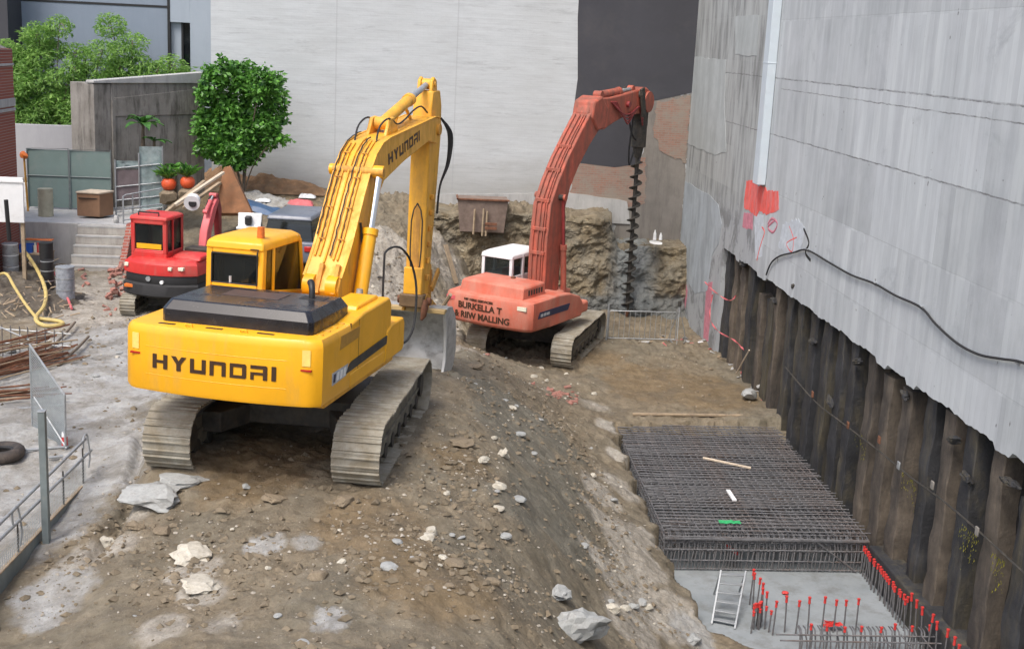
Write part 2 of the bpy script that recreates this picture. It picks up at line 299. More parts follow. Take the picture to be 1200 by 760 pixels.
# ------------------------------------------------------------------ mesh building
class MB:
    def __init__(s): s.v = []; s.f = []
    def add(s, vs, fs, mt=None):
        o = len(s.v)
        s.v += [tuple(mt @ Vector(p)) if mt is not None else tuple(p) for p in vs]
        s.f += [tuple(i + o for i in f) for f in fs]; return s
    def box(s, x0, x1, y0, y1, z0, z1, mt=None):
        vs = [(x, y, z) for x in (x0, x1) for y in (y0, y1) for z in (z0, z1)]
        return s.add(vs, [(0, 1, 3, 2), (4, 6, 7, 5), (0, 4, 5, 1), (2, 3, 7, 6), (0, 2, 6, 4), (1, 5, 7, 3)], mt)
    def prism_x(s, prof, x0, x1, mt=None):   # prof of (y,z)
        n = len(prof); vs = [(x0, y, z) for y, z in prof] + [(x1, y, z) for y, z in prof]
        fs = [tuple(range(n)), tuple(range(2 * n - 1, n - 1, -1))] + [(i, i + n, (i + 1) % n + n, (i + 1) % n) for i in range(n)]
        return s.add(vs, fs, mt)
    def prism_z(s, prof, z0, z1, mt=None, top=None):   # prof of (x,y)
        n = len(prof); t = top or prof
        vs = [(x, y, z0) for x, y in prof] + [(x, y, z1) for x, y in t]
        fs = [tuple(range(n - 1, -1, -1)), tuple(range(n, 2 * n))] + [(i, (i + 1) % n, (i + 1) % n + n, i + n) for i in range(n)]
        return s.add(vs, fs, mt)
    def tube(s, pts, r, seg=8, mt=None, cap=True):
        pts = [Vector(p) for p in pts]; n = len(pts)
        rs = r if isinstance(r, (list, tuple)) else [r] * n
        up = None; vs = []
        for i, p in enumerate(pts):
            d = (pts[min(i + 1, n - 1)] - pts[max(i - 1, 0)]).normalized()
            if up is None: up = Vector((0, 0, 1)) if abs(d.z) < .95 else Vector((1, 0, 0))
            a = d.cross(up).normalized()
            if a.length < .1: a = d.orthogonal().normalized()
            b = d.cross(a).normalized(); up = -b if b.dot(up) < 0 else b
            for k in range(seg):
                t = 2 * math.pi * k / seg; vs.append(p + (a * math.cos(t) + b * math.sin(t)) * rs[i])
        # keep ring orientation consistent
        fs = []
        for i in range(n - 1):
            for k in range(seg):
                fs.append((i * seg + k, i * seg + (k + 1) % seg, (i + 1) * seg + (k + 1) % seg, (i + 1) * seg + k))
        if cap: fs += [tuple(range(seg - 1, -1, -1)), tuple(range((n - 1) * seg, n * seg))]
        return s.add(vs, fs, mt)
    def cyl(s, p0, p1, r, r1=None, seg=16, mt=None): return s.tube([p0, p1], [r, r if r1 is None else r1], seg, mt)
    def bar(s, p0, p1, w, h, roll=0):
        p0 = Vector(p0); p1 = Vector(p1); d = p1 - p0; L = d.length
        q = d.to_track_quat('Y', 'Z').to_matrix().to_4x4()
        return s.box(-w / 2, w / 2, 0, L, -h / 2, h / 2, Matrix.Translation(p0) @ q @ Matrix.Rotation(roll, 4, 'Y'))
    def build(s, name, mat=None, parent=None, bevel=0, smooth=False, seg=2, loc=None, norm=True, sharp=None):
        me = bpy.data.meshes.new(name); me.from_pydata(s.v, [], s.f); me.update()
        if norm:
            b = bmesh.new(); b.from_mesh(me); bmesh.ops.recalc_face_normals(b, faces=b.faces); b.to_mesh(me); b.free()
        if mat: me.materials.append(M[mat] if isinstance(mat, str) else mat)
        o = bpy.data.objects.new(name, me); COL.objects.link(o)
        if parent: o.parent = parent
        if loc is not None: o.location = loc
        if bevel:
            md = o.modifiers.new('bevel', 'BEVEL'); md.width = bevel; md.segments = seg; md.limit_method = 'ANGLE'; md.angle_limit = R(35)
            smooth = True
        if smooth:
            me.polygons.foreach_set('use_smooth', [True] * len(me.polygons)); me.set_sharp_from_angle(angle=R(sharp or (50 if bevel else 38)))
        return o
def tag(o, label=None, cat=None, group=None, kind=None):
    if label: o['label'] = label
    if cat: o['category'] = cat
    if group: o['group'] = group
    if kind: o['kind'] = kind
    return o
def empty(name, loc=(0, 0, 0), rz=0, label=None, cat=None, group=None):
    o = bpy.data.objects.new(name, None); COL.objects.link(o); o.location = loc; o.rotation_euler = (0, 0, rz)
    o.empty_display_size = .3
    return tag(o, label, cat, group)
def copy_tree(o, parent=None):
    c = o.copy(); COL.objects.link(c); c.parent = parent
    for ch in list(o.children): copy_tree(ch, c)
    return c
def struct(o): o['kind'] = 'structure'; return o
def sstep(x, a, b):
    t = np.clip((x - a) / (b - a), 0, 1); return t * t * (3 - 2 * t)
# ================================================================== terrain
# yellow machine: where it stands, its heading and its slight lean
YROOT = Vector((-1.908, 18.774, 0)); YTILT = Matrix.Rotation(-R(15.49), 4, 'Z') @ Matrix.Rotation(-R(2.04), 4, 'X') @ Matrix.Rotation(R(.25), 4, 'Y')
CP = [(150,330,-.25),(100,340,-.25),(60,380,-.25),(130,385,-.25),(0,470,-.3),(60,420,-.28),(120,430,-.28),(20,540,-.4),(100,500,-.38),(0,620,-.45),(50,600,-.45),(0,760,-.5),(150,560,-.22),(120,620,-.27),(60,720,-.4),(300,620,.0),(250,700,.0),(400,700,.08),(150,740,-.15),(500,650,.03),(480,590,.02),(520,560,-.03),(540,500,-.12),(545,450,-.25),(515,440,-.2),
(580,700,-.2),(600,600,-.4),(590,540,-.45),(570,470,-.6),(548,412,-.95),(600,760,-.4),(650,740,-1.1),(640,680,-1.1),(650,610,-1.3),(650,550,-1.5),(640,500,-1.6),(610,450,-1.6),(590,420,-2.05),(700,720,-1.95),(700,650,-2.05),(700,590,-2.25),(690,530,-2.4),(670,470,-2.4),(650,430,-2.45),(760,740,-2.65),(740,680,-2.65),(735,620,-2.6),(720,560,-2.6),(715,500,-2.6),
(700,410,-2.5),(790,400,-2.6),(740,450,-2.6),(850,440,-2.65),(880,470,-2.65),(800,480,-2.65),(820,740,-3.35),(800,700,-3.1),(860,758,-3.5)]
pts = [tuple(at_z(*c)) for c in CP]
for x, y in ((1.4, 2.4), (-1.4, 2.4), (-1.4, 0), (1.4, 0), (0, 0), (0, 2.6), (0, -2.3), (1.2, -2.3), (-1.6, -2.2), (.3, 4.4)): pts.append(tuple(YROOT + YTILT @ Vector((x, y, -.02))))
pts += [(.5,24.6,-.56),(-.9,25.0,-.56),(.0,27.5,-.95),(2.0,29.5,-1.95),(3.4,34.2,-2.5),(2.2,32.5,-2.42),(4.6,32.5,-2.5),(5,36,-2.55),(.03,35,-1.0),(-.5,35.2,-.1),(-1.3,36.2,.55),(-8,30,-.3),(-6,29,-.3),(-4,26.5,-.35),(-2.6,30.5,-.3),(-4.5,33,.0),(-5,36,.65),(-6,40.9,1.3),(-2.5,40.9,1.1),(-.06,40.9,.8),(-1,38.5,.6),(.6,38.3,-.3),(-8,36.5,.5),(-12,32,-.3),(-12,27,-.3),(-3,36,.5),(2,38.8,-2.2),(4.5,39,-2.5),(8.5,39,-2.6),(1.2,37.5,-1.6),
(-15,20,-.35),(-15,34,-.2),(-10,11,-.5),(-5,8.5,-.4),(0,8.5,.05),(3,8.5,-1.6),(4.6,12,-2.9),(7,8.5,-3.5),(-11,18,-.35),(1,10,-.25),(9,28,-2.65),(9,34,-2.65)]
A = np.array(pts)
def _phi(r): return np.where(r > 1e-6, r * r * np.log(np.maximum(r, 1e-6)), 0)
def rbf_fit(P, z, lam=.02):
    n = len(P); d = np.hypot(P[:, None, 0] - P[None, :, 0], P[:, None, 1] - P[None, :, 1])
    K = np.zeros((n + 3, n + 3)); K[:n, :n] = _phi(d) + lam * np.eye(n); K[:n, n] = 1; K[:n, n + 1:] = P; K[n, :n] = 1; K[n + 1:, :n] = P.T
    return np.linalg.solve(K, np.concatenate([z, [0, 0, 0]]))
W = rbf_fit(A[:, :2], A[:, 2])
PITPOLY = [tuple(at_z(*p)[:2]) for p in ((722,496,-2.65),(727,520,-2.68),(741,548,-2.7),(752,580,-2.72),(768,606,-2.78),(774,638,-2.9),(788,668,-3.05),(803,695,-3.2),(833,737,-3.4),(890,752,-3.45),(930,760,-3.5))] + [(7.3, 15.0), (7.5, 9), (10.2, 9), (10.2, 28.3), (8.9, 28.2), (6.9, 28.1)]
def inside(x, y, poly):
    ins = np.zeros(x.shape, bool); n = len(poly)
    for i in range(n):
        x0, y0 = poly[i]; x1, y1 = poly[(i + 1) % n]
        if y0 == y1: continue
        c = ((y0 > y) != (y1 > y)) & (x < (x1 - x0) * (y - y0) / (y1 - y0) + x0)
        ins ^= c
    return ins
def base_h(x, y):
    x = np.asarray(x, float); y = np.asarray(y, float); sh = x.shape; X = x.ravel(); Y = y.ravel()
    xc = np.clip(X, -15, 9.3); yc = np.clip(Y, 8.5, 40.9)
    h = np.full(X.shape, W[-3]) + W[-2] * xc + W[-1] * yc
    for i in range(len(A)):
        h += W[i] * _phi(np.hypot(xc - A[i, 0], yc - A[i, 1]))
    up = np.where(X < 6.35, .84, -.2)
    w = sstep(Y, 39.65, 40.0) * sstep(X, -.1, .9)
    h = h * (1 - w) + up * w
    h = np.where((X > -15.8) & (X < -8.35) & (Y > 32.3) & (Y < 42), np.minimum(h, -.32), h)
    fx = np.maximum(sstep(X, 10, 32), sstep(-X, 16, 32)); fy = np.maximum(sstep(Y, 43, 56), sstep(-Y, -8, 4)); far = np.maximum(fx, fy)
    h = np.clip(h, -3.8, 1.9)
    h = h * (1 - far) + (-.1) * far
    return h.reshape(sh)
def flatmask(x, y):
    """1 where the ground is smooth: wet concrete-grey mud on the left, the drill floor"""
    a = sstep(-x, 4.2, 5.2) * sstep(32.6 - y, 0, 2)
    b = sstep(x, 4.3, 5.2) * sstep(y, 28.6, 29.4)
    return np.clip(a * .7 + b * .75, 0, 1)
def tn(x, y):
    v = Vector((x, y, 3.3))
    a = noise.fractal(v * .9, 1.0, 2.1, 3)
    r = noise.ridged_multi_fractal(v * 1.7, .9, 2.1, 4, 1, 2)
    c = noise.fractal(v * 5.5, .8, 2.2, 4)
    vo = noise.voronoi(v * 3.1)[0]; v2 = noise.voronoi(v * 8.3)[0]; g = noise.noise(v * .7)
    return .085 * a + .034 * (r - 1) + .038 * c + .12 * max(0, .40 - vo[0]) * max(0, min(1, g * 3 + .6)) + .06 * max(0, .42 - v2[0]) * max(0, min(1, .8 - g * 2))
def ground_h(x, y):
    m = float(flatmask(np.array(x), np.array(y)))
    return float(base_h(np.array([x]), np.array([y]))[0]) + tn(x, y) * (1 - .7 * m)

STEP = .055
xs = np.concatenate([[-220, -90, -45, -28, -20, -17], np.arange(-15, 9.4, .052), [10, 14, 26, 60, 220]])
ys = np.concatenate([[-220, -60, -20, -5, 2, 6], np.arange(8.8, 20, .04), np.arange(20, 41.3, .06), [42, 44, 50, 70, 140, 300]])
GX, GY = np.meshgrid(xs, ys)
GH = base_h(GX, GY); FM = flatmask(GX, GY)
nx, ny = len(xs), len(ys)
NZ = np.zeros_like(GH)
for j in range(ny):
    for i in range(nx):
        if -15.1 < xs[i] < 9.5 and 8.7 < ys[j] < 41.4: NZ[j, i] = tn(xs[i], ys[j]) * (1 + 2.2 * float(sstep(np.array(ys[j]), 31, 35)) * float(sstep(np.array(xs[i]), -4, -1)))
GH = GH + NZ * (1 - .7 * FM)
# ruts pressed by the tracks
pit = inside(GX + .10 * np.sin(GY * 5.1) + .05 * np.sin(GY * 13.7) + NZ * .9, GY + .04 * np.sin(GX * 9), PITPOLY)
# crumbled rim just outside the pit
GH = np.where(pit, -3.9, GH)
# trench / step on the left: the dark gully between mound and concrete
g0, g1 = at_z(150, 560, -.2), at_z(118, 640, -.25)
def segd(x, y, a, b):
    dx, dy = b[0] - a[0], b[1] - a[1]; L = dx * dx + dy * dy
    t = np.clip(((x - a[0]) * dx + (y - a[1]) * dy) / L, 0, 1); return np.hypot(x - a[0] - t * dx, y - a[1] - t * dy)
GUL = [at_z(*p)[:2] for p in ((168,505,-.15),(160,545,-.2),(150,590,-.2),(128,625,-.25),(110,650,-.3))]
dg = np.min([segd(GX, GY, GUL[i], GUL[i + 1]) for i in range(len(GUL) - 1)], axis=0)
GH = GH - .22 * np.exp(-(dg / .10) ** 2)
me = bpy.data.meshes.new('ground')
me.from_pydata(np.stack([GX.ravel(), GY.ravel(), GH.ravel()], 1).tolist(), [], [(j * nx + i, j * nx + i + 1, (j + 1) * nx + i + 1, (j + 1) * nx + i) for j in range(ny - 1) for i in range(nx - 1)])
me.polygons.foreach_set('use_smooth', [True] * len(me.polygons))
# soil type: r grey mud, g pale rubble, b brown earth, a = pale wet concrete crust
SP = [  # px,py,Z,radius(m),channel,weight
(620,520,-.9,1.1,0,1),(640,560,-1.2,1.0,0,1),(600,470,-.8,1.0,0,1),(650,620,-1.2,.8,0,1),(560,440,-.5,.8,0,.8),(690,640,-1.7,.5,0,.8),(600,600,-.5,.6,0,.7),(640,500,-1.3,.9,0,1),
(720,560,-2.2,.55,1,.7),(700,600,-1.9,.5,1,.75),(740,660,-2.3,.55,1,1),(770,710,-2.4,.75,1,1),(725,630,-2.2,.6,1,1.1),(745,700,-2.3,.7,1,1.1),(705,575,-2.0,.5,1,.9),(795,725,-2.8,.5,1,1),(755,620,-2.3,.35,1,1),(760,655,-2.3,.4,1,1),(735,575,-2.3,.3,1,1),(722,530,-2.3,.3,1,.9),(712,500,-2.3,.4,1,.8),(740,740,-2.2,.5,1,1),(700,650,-1.8,.4,1,.9),(640,450,-1.8,.8,1,.5),(810,750,-3,.5,3,.8),(700,470,-2.1,.7,1,.55),
(60,560,-.4,1.6,3,1),(100,520,-.3,1.3,3,.9),(20,620,-.45,1.2,3,1),(100,460,-.3,1.8,3,.9),(130,410,-.25,2,3,.8),(60,440,-.3,2,3,.9),(110,370,-.2,2,1,.7),(130,340,-.2,2,1,.8),(60,700,-.35,.6,3,.8),(30,500,-.4,1.5,3,1),
(130,640,-.2,.4,1,.8),(95,650,-.25,.35,1,.9),(160,600,-.15,.3,1,.7),(225,660,0,.38,1,1),(235,690,0,.3,1,1),(260,735,0,.4,1,.6),(190,730,0,.4,1,.7),(310,640,0,.3,3,.9),(360,640,0,.3,3,.6),(385,730,.05,.3,3,.7),(50,730,-.4,.25,3,1),
(545,395,-1,.8,1,.8),(480,300,.3,2,1,.9),(450,270,.8,1.6,1,.8),(520,270,.4,1.5,1,.7),(530,410,-.9,.5,1,.6),(640,330,-1,1,1,.4),
(760,450,-2.3,1.6,2,1),(830,460,-2.3,1.6,2,1),(700,420,-2.2,1.2,2,.8),(300,560,0,1.0,2,1),(350,520,0,1.2,2,1),(430,620,0,1,2,.9),(500,680,0,1,2,1),(540,540,-.1,.8,2,.8),(300,225,1.2,2.5,2,1)]
att = np.zeros((ny, nx, 4))
for px, py, Z, rad, ch, w in SP:
    p = at_z(px, py, Z * 1.15 if Z < 0 else Z); rad *= 1.08; d = np.hypot(GX - p.x, (GY - p.y) / 1.3)
    att[..., ch] = np.maximum(att[..., ch], w * 1.2 * np.exp(-(d / rad) ** 2))
ca = me.color_attributes.new('soil', 'FLOAT_COLOR', 'POINT'); ca.data.foreach_set('color', att.reshape(-1).astype('f4'))

m, nt, b = newmat('site_soil')
at = nt.nodes.new('ShaderNodeAttribute'); at.attribute_name = 'soil'
sp = nt.nodes.new('ShaderNodeSeparateColor'); nt.links.new(at.outputs['Color'], sp.inputs[0])
v = coords(nt)
n_big = noise_(nt, v, .55, 8, .65, .3); n_mid = noise_(nt, v, 2.6, 10, .72, .2); n_fine = noise_(nt, v, 14, 10, .75); n_mid2 = noise_(nt, coords(nt, loc=(5, 2, 1)), 1.5, 12, .75, .4)
def chan(sock, noi, gain=1.7, sharp=.42):
    # weight eaten into by noise so that patches have ragged edges
    x = math_(nt, 'SUBTRACT', math_(nt, 'MULTIPLY', sock, gain * 1.35), math_(nt, 'MULTIPLY', noi, 1.9))
    return ramp(nt, x, [(.0, g4(0)), (sharp, g4(1))])
brown = ramp(nt, math_(nt, 'ADD', math_(nt, 'MULTIPLY', n_mid, .6), math_(nt, 'MULTIPLY', n_fine, .4)), [(.34, c4((.10, .076, .045))), (.5, c4((.19, .152, .098))), (.66, c4((.28, .235, .165)))])
grey = ramp(nt, n_mid, [(.35, c4((.115, .104, .076))), (.65, c4((.19, .174, .134)))])
pale = ramp(nt, math_(nt, 'ADD', math_(nt, 'MULTIPLY', n_mid2, .5), math_(nt, 'MULTIPLY', n_fine, .5)), [(.36, c4((.20, .175, .135))), (.5, c4((.33, .30, .25))), (.64, c4((.50, .47, .41)))])
crust = ramp(nt, n_mid2, [(.34, c4((.22, .205, .175))), (.52, c4((.33, .325, .305))), (.66, c4((.42, .425, .42)))])
warm = ramp(nt, n_mid, [(.35, c4((.12, .085, .043))), (.65, c4((.225, .168, .098)))])
col = mixc(nt, ramp(nt, n_big, [(.4, g4(0)), (.62, g4(.65))]), brown, grey)
col = mixc(nt, chan(sp.outputs[2], n_mid2, 1.3), col, warm)
col = mixc(nt, chan(sp.outputs[0], n_mid), col, grey)
col = mixc(nt, chan(sp.outputs[1], n_mid2, 1.5), col, pale)
a_out = at.outputs['Alpha']
col = mixc(nt, chan(a_out, n_mid, 1.5), col, crust)
damp = ramp(nt, noise_(nt, coords(nt, loc=(9, 4, 0)), 1.1, 10, .7, .6), [(.5, g4(0)), (.62, g4(.5))])
col = mixc(nt, damp, col, (.10, .084, .06))
speck = ramp(nt, noise_(nt, v, 33, 3, .6), [(.66, g4(0)), (.70, g4(.8))])
col = mixc(nt, math_(nt, 'MULTIPLY', speck, .5), col, (.36, .33, .27))
setc(nt, b, col)
nt.links.new(ramp(nt, n_big, [(.35, g4(.62)), (.6, g4(.92))]), b.inputs['Roughness'])
vor = nt.nodes.new('ShaderNodeTexVoronoi'); vor.inputs['Scale'].default_value = 9; nt.links.new(v, vor.inputs['Vector'])
hh = math_(nt, 'ADD', math_(nt, 'MULTIPLY', n_fine, .5), math_(nt, 'ADD', math_(nt, 'MULTIPLY', n_mid, .6), math_(nt, 'MULTIPLY', vor.outputs['Distance'], -.25)))
bump_(nt, b, hh, .9, .07)
M['soil'] = m
me.materials.append(m)
M['darkheap'] = pbr('wet_dark_earth', (.085, .07, .052), .85, 0, .6, 3, .8, 12, dirt=(.22, .20, .17), damt=.35, ds=7, bdist=.05)
ground = bpy.data.objects.new('ground', me); COL.objects.link(ground); struct(ground)

def gz(x, y):   # height of the finished ground mesh
    i = np.clip(np.searchsorted(xs, x) - 1, 0, nx - 2); j = np.clip(np.searchsorted(ys, y) - 1, 0, ny - 2)
    tx = (x - xs[i]) / (xs[i + 1] - xs[i]); ty = (y - ys[j]) / (ys[j + 1] - ys[j])
    return (GH[j, i] * (1 - tx) + GH[j, i + 1] * tx) * (1 - ty) + (GH[j + 1, i] * (1 - tx) + GH[j + 1, i + 1] * tx) * ty
def hit(px, py, zmin=-5):
    """where the sight line through a pixel of the photograph meets the ground"""
    d = ray(px, py); t = 9.0
    while t < 60:
        x, y, z = d[0] * t, d[1] * t, CZ + d[2] * t
        if z < gz(x, y): return Vector((x, y, float(gz(x, y))))
        t += .03
    return at_z(px, py, 0)

# pit slab
mb = MB(); mb.prism_z([(4.2, 16.5), (7.0, 9.2), (9.6, 9.2), (9.6, 28.6), (4.3, 28.6)], -4.2, -3.6)
struct(mb.build('pit_slab', 'slab'))
mb = MB(); mb.box(8.93, 9.4, 10, 21.3, -4.0, -2.95)
struct(mb.build('wall_footing', 'pile_b', bevel=.03))

# rock face of the excavated bank
def bank():
    n, k = 190, 84; vs = []; fs = []; rr = []
    for i in range(n + 1):
        X = -.3 + 9.4 * i / n
        top = .86 + .08 * noise.noise(Vector((X * 2, 0, 0)))
        if X > 6.2: top = .86 - 1.0 * min(1, (X - 6.2) / .4) + .1 * noise.noise(Vector((X * 4, 3, 0)))
        for j in range(k + 1):
            t = j / k; z = -3.0 + (top + 3.0) * t
            Y = 39.15 + .75 * t ** 1.3 - .7 * max(0, 1.6 - X) * (1 - t)
            p = Vector((X, 0, z))
            q = noise.noise(Vector((X * .6, 9, z * .9)))
            Y += .28 * noise.fractal(p * 1.1, .9, 2.2, 5) + .10 * (noise.ridged_multi_fractal(Vector((X * 1.6 + z * .4, 2, z * 2.0)), .9, 2.1, 4, 1, 2) - 1) + .12 * q
            if z > .5 and X < 6: Y += -.10
            Y += 1.2 * max(0, (t - .97) / .03) * 1
            vs.append((X, Y, z))
    for i in range(n):
        for j in range(k):
            a = i * (k + 1) + j; fs.append((a, a + k + 1, a + k + 2, a + 1))
    b_ = MB(); b_.v = vs; b_.f = fs
    return b_.build('rock_bank', None, smooth=False, norm=False)
bk = bank(); struct(bk)
m, nt, b = newmat('cut_rock_and_clay')
v = coords(nt); vst = coords(nt, (1, 1, 1.5), rot=(0, R(12), 0))
n1 = noise_(nt, v, 1.1, 12, .7, .3); n2 = noise_(nt, vst, 2.4, 12, .75, .5); n3 = noise_(nt, v, 13, 8, .7)
c0 = ramp(nt, n2, [(.34, c4((.085, .068, .042))), (.47, c4((.19, .155, .10))), (.58, c4((.28, .24, .165))), (.68, c4((.44, .40, .30)))])
c1 = ramp(nt, n1, [(.4, c4((.21, .155, .08))), (.62, c4((.17, .165, .14)))])
col = mixc(nt, .42, c0, c1)
col = mixc(nt, ramp(nt, n3, [(.55, g4(0)), (.7, g4(.5))]), col, (.33, .31, .24))
s = nt.nodes.new('ShaderNodeSeparateXYZ'); nt.links.new(v, s.inputs[0])
# grey cement slurry washed down below the drill
cx = math_(nt, 'SUBTRACT', 1.0, math_(nt, 'MULTIPLY', math_(nt, 'ABSOLUTE', math_(nt, 'SUBTRACT', s.outputs[0], 7.1)), .55))
col = mixc(nt, ramp(nt, math_(nt, 'SUBTRACT', cx, math_(nt, 'MULTIPLY', n1, .9)), [(0, g4(0)), (.3, g4(.75))]), col, (.22, .25, .26))
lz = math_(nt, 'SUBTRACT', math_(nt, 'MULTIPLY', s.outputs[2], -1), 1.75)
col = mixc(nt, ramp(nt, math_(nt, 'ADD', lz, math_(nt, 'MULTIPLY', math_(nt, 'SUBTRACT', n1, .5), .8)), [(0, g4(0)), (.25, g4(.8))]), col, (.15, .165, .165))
setc(nt, b, col); b.inputs['Roughness'].default_value = .85
bump_(nt, b, math_(nt, 'ADD', n2, math_(nt, 'MULTIPLY', n3, .3)), 1, .12)
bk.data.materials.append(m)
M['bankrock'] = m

# ================================================================== gravel and rocks
def scatter(name, n, mat, regions, smin, smax, seed):
    r = np.random.RandomState(seed); V = []; Fc = []; o = 0
    octv = np.array([(1, 0, 0), (0, 1, 0), (-1, 0, 0), (0, -1, 0), (0, 0, 1), (0, 0, -1), (.6, .6, .5), (-.6, -.5, .55)], float)
    octf = [(0, 1, 6), (1, 4, 6), (4, 0, 6), (1, 2, 4), (2, 3, 7), (3, 4, 7), (4, 2, 7), (3, 0, 4), (1, 0, 5), (2, 1, 5), (3, 2, 5), (0, 3, 5)]
    tot = sum(w for *_, w in regions)
    for (px, py, Z, rx, ry, w) in regions:
        k = int(n * w / tot); p = at_z(px, py, Z * 1.15 if Z < 0 else Z); ry = ry * 1.35
        X = p.x + r.normal(0, rx, k); Y = p.y + r.normal(0, ry, k)
        for x, y in zip(X, Y):
            if x > 8.8 or y > 40.3 or y < 9: continue
            z = float(gz(x, y))
            if z < -3.8: continue
            s = smin + (smax - smin) * r.rand() ** 5
            a = r.rand() * 6.28; ca_, sa = math.cos(a), math.sin(a)
            v_ = octv * (1 + r.uniform(-.3, .3, (8, 3))) * np.array([1, .5 + .5 * r.rand(), .35 + .4 * r.rand()]) * s
            xx = v_[:, 0] * ca_ - v_[:, 1] * sa + x; yy = v_[:, 0] * sa + v_[:, 1] * ca_ + y; zz = v_[:, 2] + z + s * .08
            V += list(zip(xx.tolist(), yy.tolist(), zz.tolist())); Fc += [tuple(i + o for i in f) for f in octf]; o += 8
    b_ = MB(); b_.v = V; b_.f = Fc
    return tag(b_.build(name, mat, norm=False), kind='stuff')
REG = [(300,700,0,1.2,1.0,1.2),(480,650,0,1.0,.9,1.8),(540,540,-.1,.5,1.0,1.2),(580,470,-.5,.7,1.5,1.2),(640,470,-1.6,.5,1.5,1.2),(690,560,-1.9,.4,1.5,.8),(720,680,-2.1,.5,1,1.0),(560,620,-.2,.6,1.0,1.2),(560,400,-.9,.7,.8,1.4),(110,390,-.25,1.6,1.6,1.1),(90,650,-.3,.3,.8,.6),(220,640,0,.6,.6,.8),(800,440,-2.3,1.4,1.6,.5),(480,300,.2,1.1,1.4,1.3),(330,560,0,.9,1,.3),(150,500,-.25,.8,2.0,.4)]
tag(scatter('gravel', 3600, 'gravelmat', REG, .008, .042, 3), 'pale broken stone chips strewn over the soil', 'gravel')
tag(scatter('soil_clods', 8500, 'clodmat', REG, .010, .085, 5), 'small brown and grey clods of earth over the mound', 'soil clods')

def rock_mesh(seed, flat=.6, facets=9, sub=3, rough=.05):
    r = random.Random(seed); bm = bmesh.new(); bmesh.ops.create_icosphere(bm, subdivisions=sub, radius=1)
    planes = [(Vector((r.gauss(0, 1), r.gauss(0, 1), r.gauss(0, 1))).normalized(), r.uniform(.55, .85)) for _ in range(facets)]
    for v_ in bm.verts:
        for n_, d in planes:
            k = v_.co.dot(n_)
            if k > d: v_.co -= n_ * (k - d)
        v_.co *= 1 + rough * noise.fractal(v_.co * 2.5 + Vector((seed, 0, 0)), 1, 2, 4)
        v_.co.z *= flat
    me_ = bpy.data.meshes.new('rock'); bm.to_mesh(me_); bm.free()
    me_.polygons.foreach_set('use_smooth', [True] * len(me_.polygons)); me_.set_sharp_from_angle(angle=R(24))
    return me_
def put_rock(me_, p, s, rz, label, group=None, sink=.25, tilt=0, name='rock'):
    o = bpy.data.objects.new(name, me_); COL.objects.link(o)
    o.location = (p[0], p[1], p[2] + s[2] * (.6 - sink)); o.scale = s; o.rotation_euler = (tilt, tilt * .5, rz)
    return tag(o, label, 'rock', group)
def rk(mat, *a, **k):
    me_ = rock_mesh(*a, **k); me_.materials.append(M[mat]); return me_
big = [  # px py size label mat seed rz
 (680,748,(.36,.26,.33),'big pale grey boulder at the bottom edge of the mound, below the smaller stones','rock_grey',1,.5),
 (655,700,(.19,.14,.12),'grey stone leaning on the upper side of the big pale boulder','rock_grey',2,1.2),
 (717,716,(.13,.10,.09),'small rounded buff stone just right of the big pale boulder','rock_pale',3,.2),
 (176,590,(.42,.27,.20),'broad blue grey slab of rock below the rear end of the left track','rock_grey',4,-.5),
 (214,568,(.32,.16,.10),'flat thin grey rock directly behind the left track','rock_grey',5,.3),
 (590,535,(.09,.08,.11),'pale egg shaped stone on the right slope of the mound','rock_pale',6,0),
 (566,541,(.13,.06,.07),'flat tan stone just left of the pale egg shaped stone','rock_pale',7,.8),
 (322,588,(.14,.10,.08),'dark brown clod of earth in front of the shaded hollow under the machine','rock_brown',8,.2),
 (405,590,(.16,.10,.08),'dark brown clod of earth just behind the right track','rock_brown',9,.9),
 (542,520,(.20,.14,.07),'flat brown clod beside the outer edge of the right track','rock_brown',10,.4),
 (500,632,(.11,.08,.07),'tan stone in the middle of the foreground mound','rock_pale',11,.4),
 (288,572,(.06,.05,.05),'small grey stone at the edge of the shaded hollow','rock_grey',12,.4),
 (226,655,(.24,.2,.10),'low lump of cream weathered rock in the foreground soil, upper of two','rock_pale',13,.4),
 (238,690,(.22,.2,.09),'low lump of cream weathered rock in the foreground soil, lower of two','rock_pale',14,1.4),
 (570,752,(.10,.07,.06),'dark grey stone near the lower end of the pale path','rock_grey',15,.4),
 (812,752,(.18,.12,.08),'jagged grey slab lying where the path meets the pit slab','rock_grey',16,1.1),
 (742,712,(.10,.05,.06),'thin slate blue stone on the pale path','rock_grey',17,.2),
 (125,640,(.11,.09,.09),'buff stone beside the gully on the left of the mound','rock_pale',18,.2),
 (160,620,(.10,.07,.07),'brown stone in the gully beneath the blue grey slab','rock_brown',19,.2),
 (520,655,(.06,.05,.04),'small white stone on the foreground mound','rock_pale',20,.2),
 (556,432,(.16,.12,.10),'brown rock just in front of the bucket lip','rock_brown',21,.2)]
for px, py, s, lab, mt, sd, rz in big:
    if px == 570: continue
    put_rock(rk(mt, sd, .65, rough=.3, facets=13), hit(px, py), tuple(q * 1.3 for q in s), rz, lab, sink=.2, tilt=.15)
protos = [rk(mt, 30 + i, .6, sub=2) for i, mt in enumerate(('rock_brown', 'rock_grey', 'rock_pale', 'rock_brown'))]
GN = ['brown clod of earth scattered on the mound among many alike', 'grey stone scattered on the slope among many alike', 'pale chunk of stone scattered over the site among many alike']
GG = ['brown clods on the mound', 'grey stones on the slope', 'pale chunks scattered over the site']
r = random.Random(5)
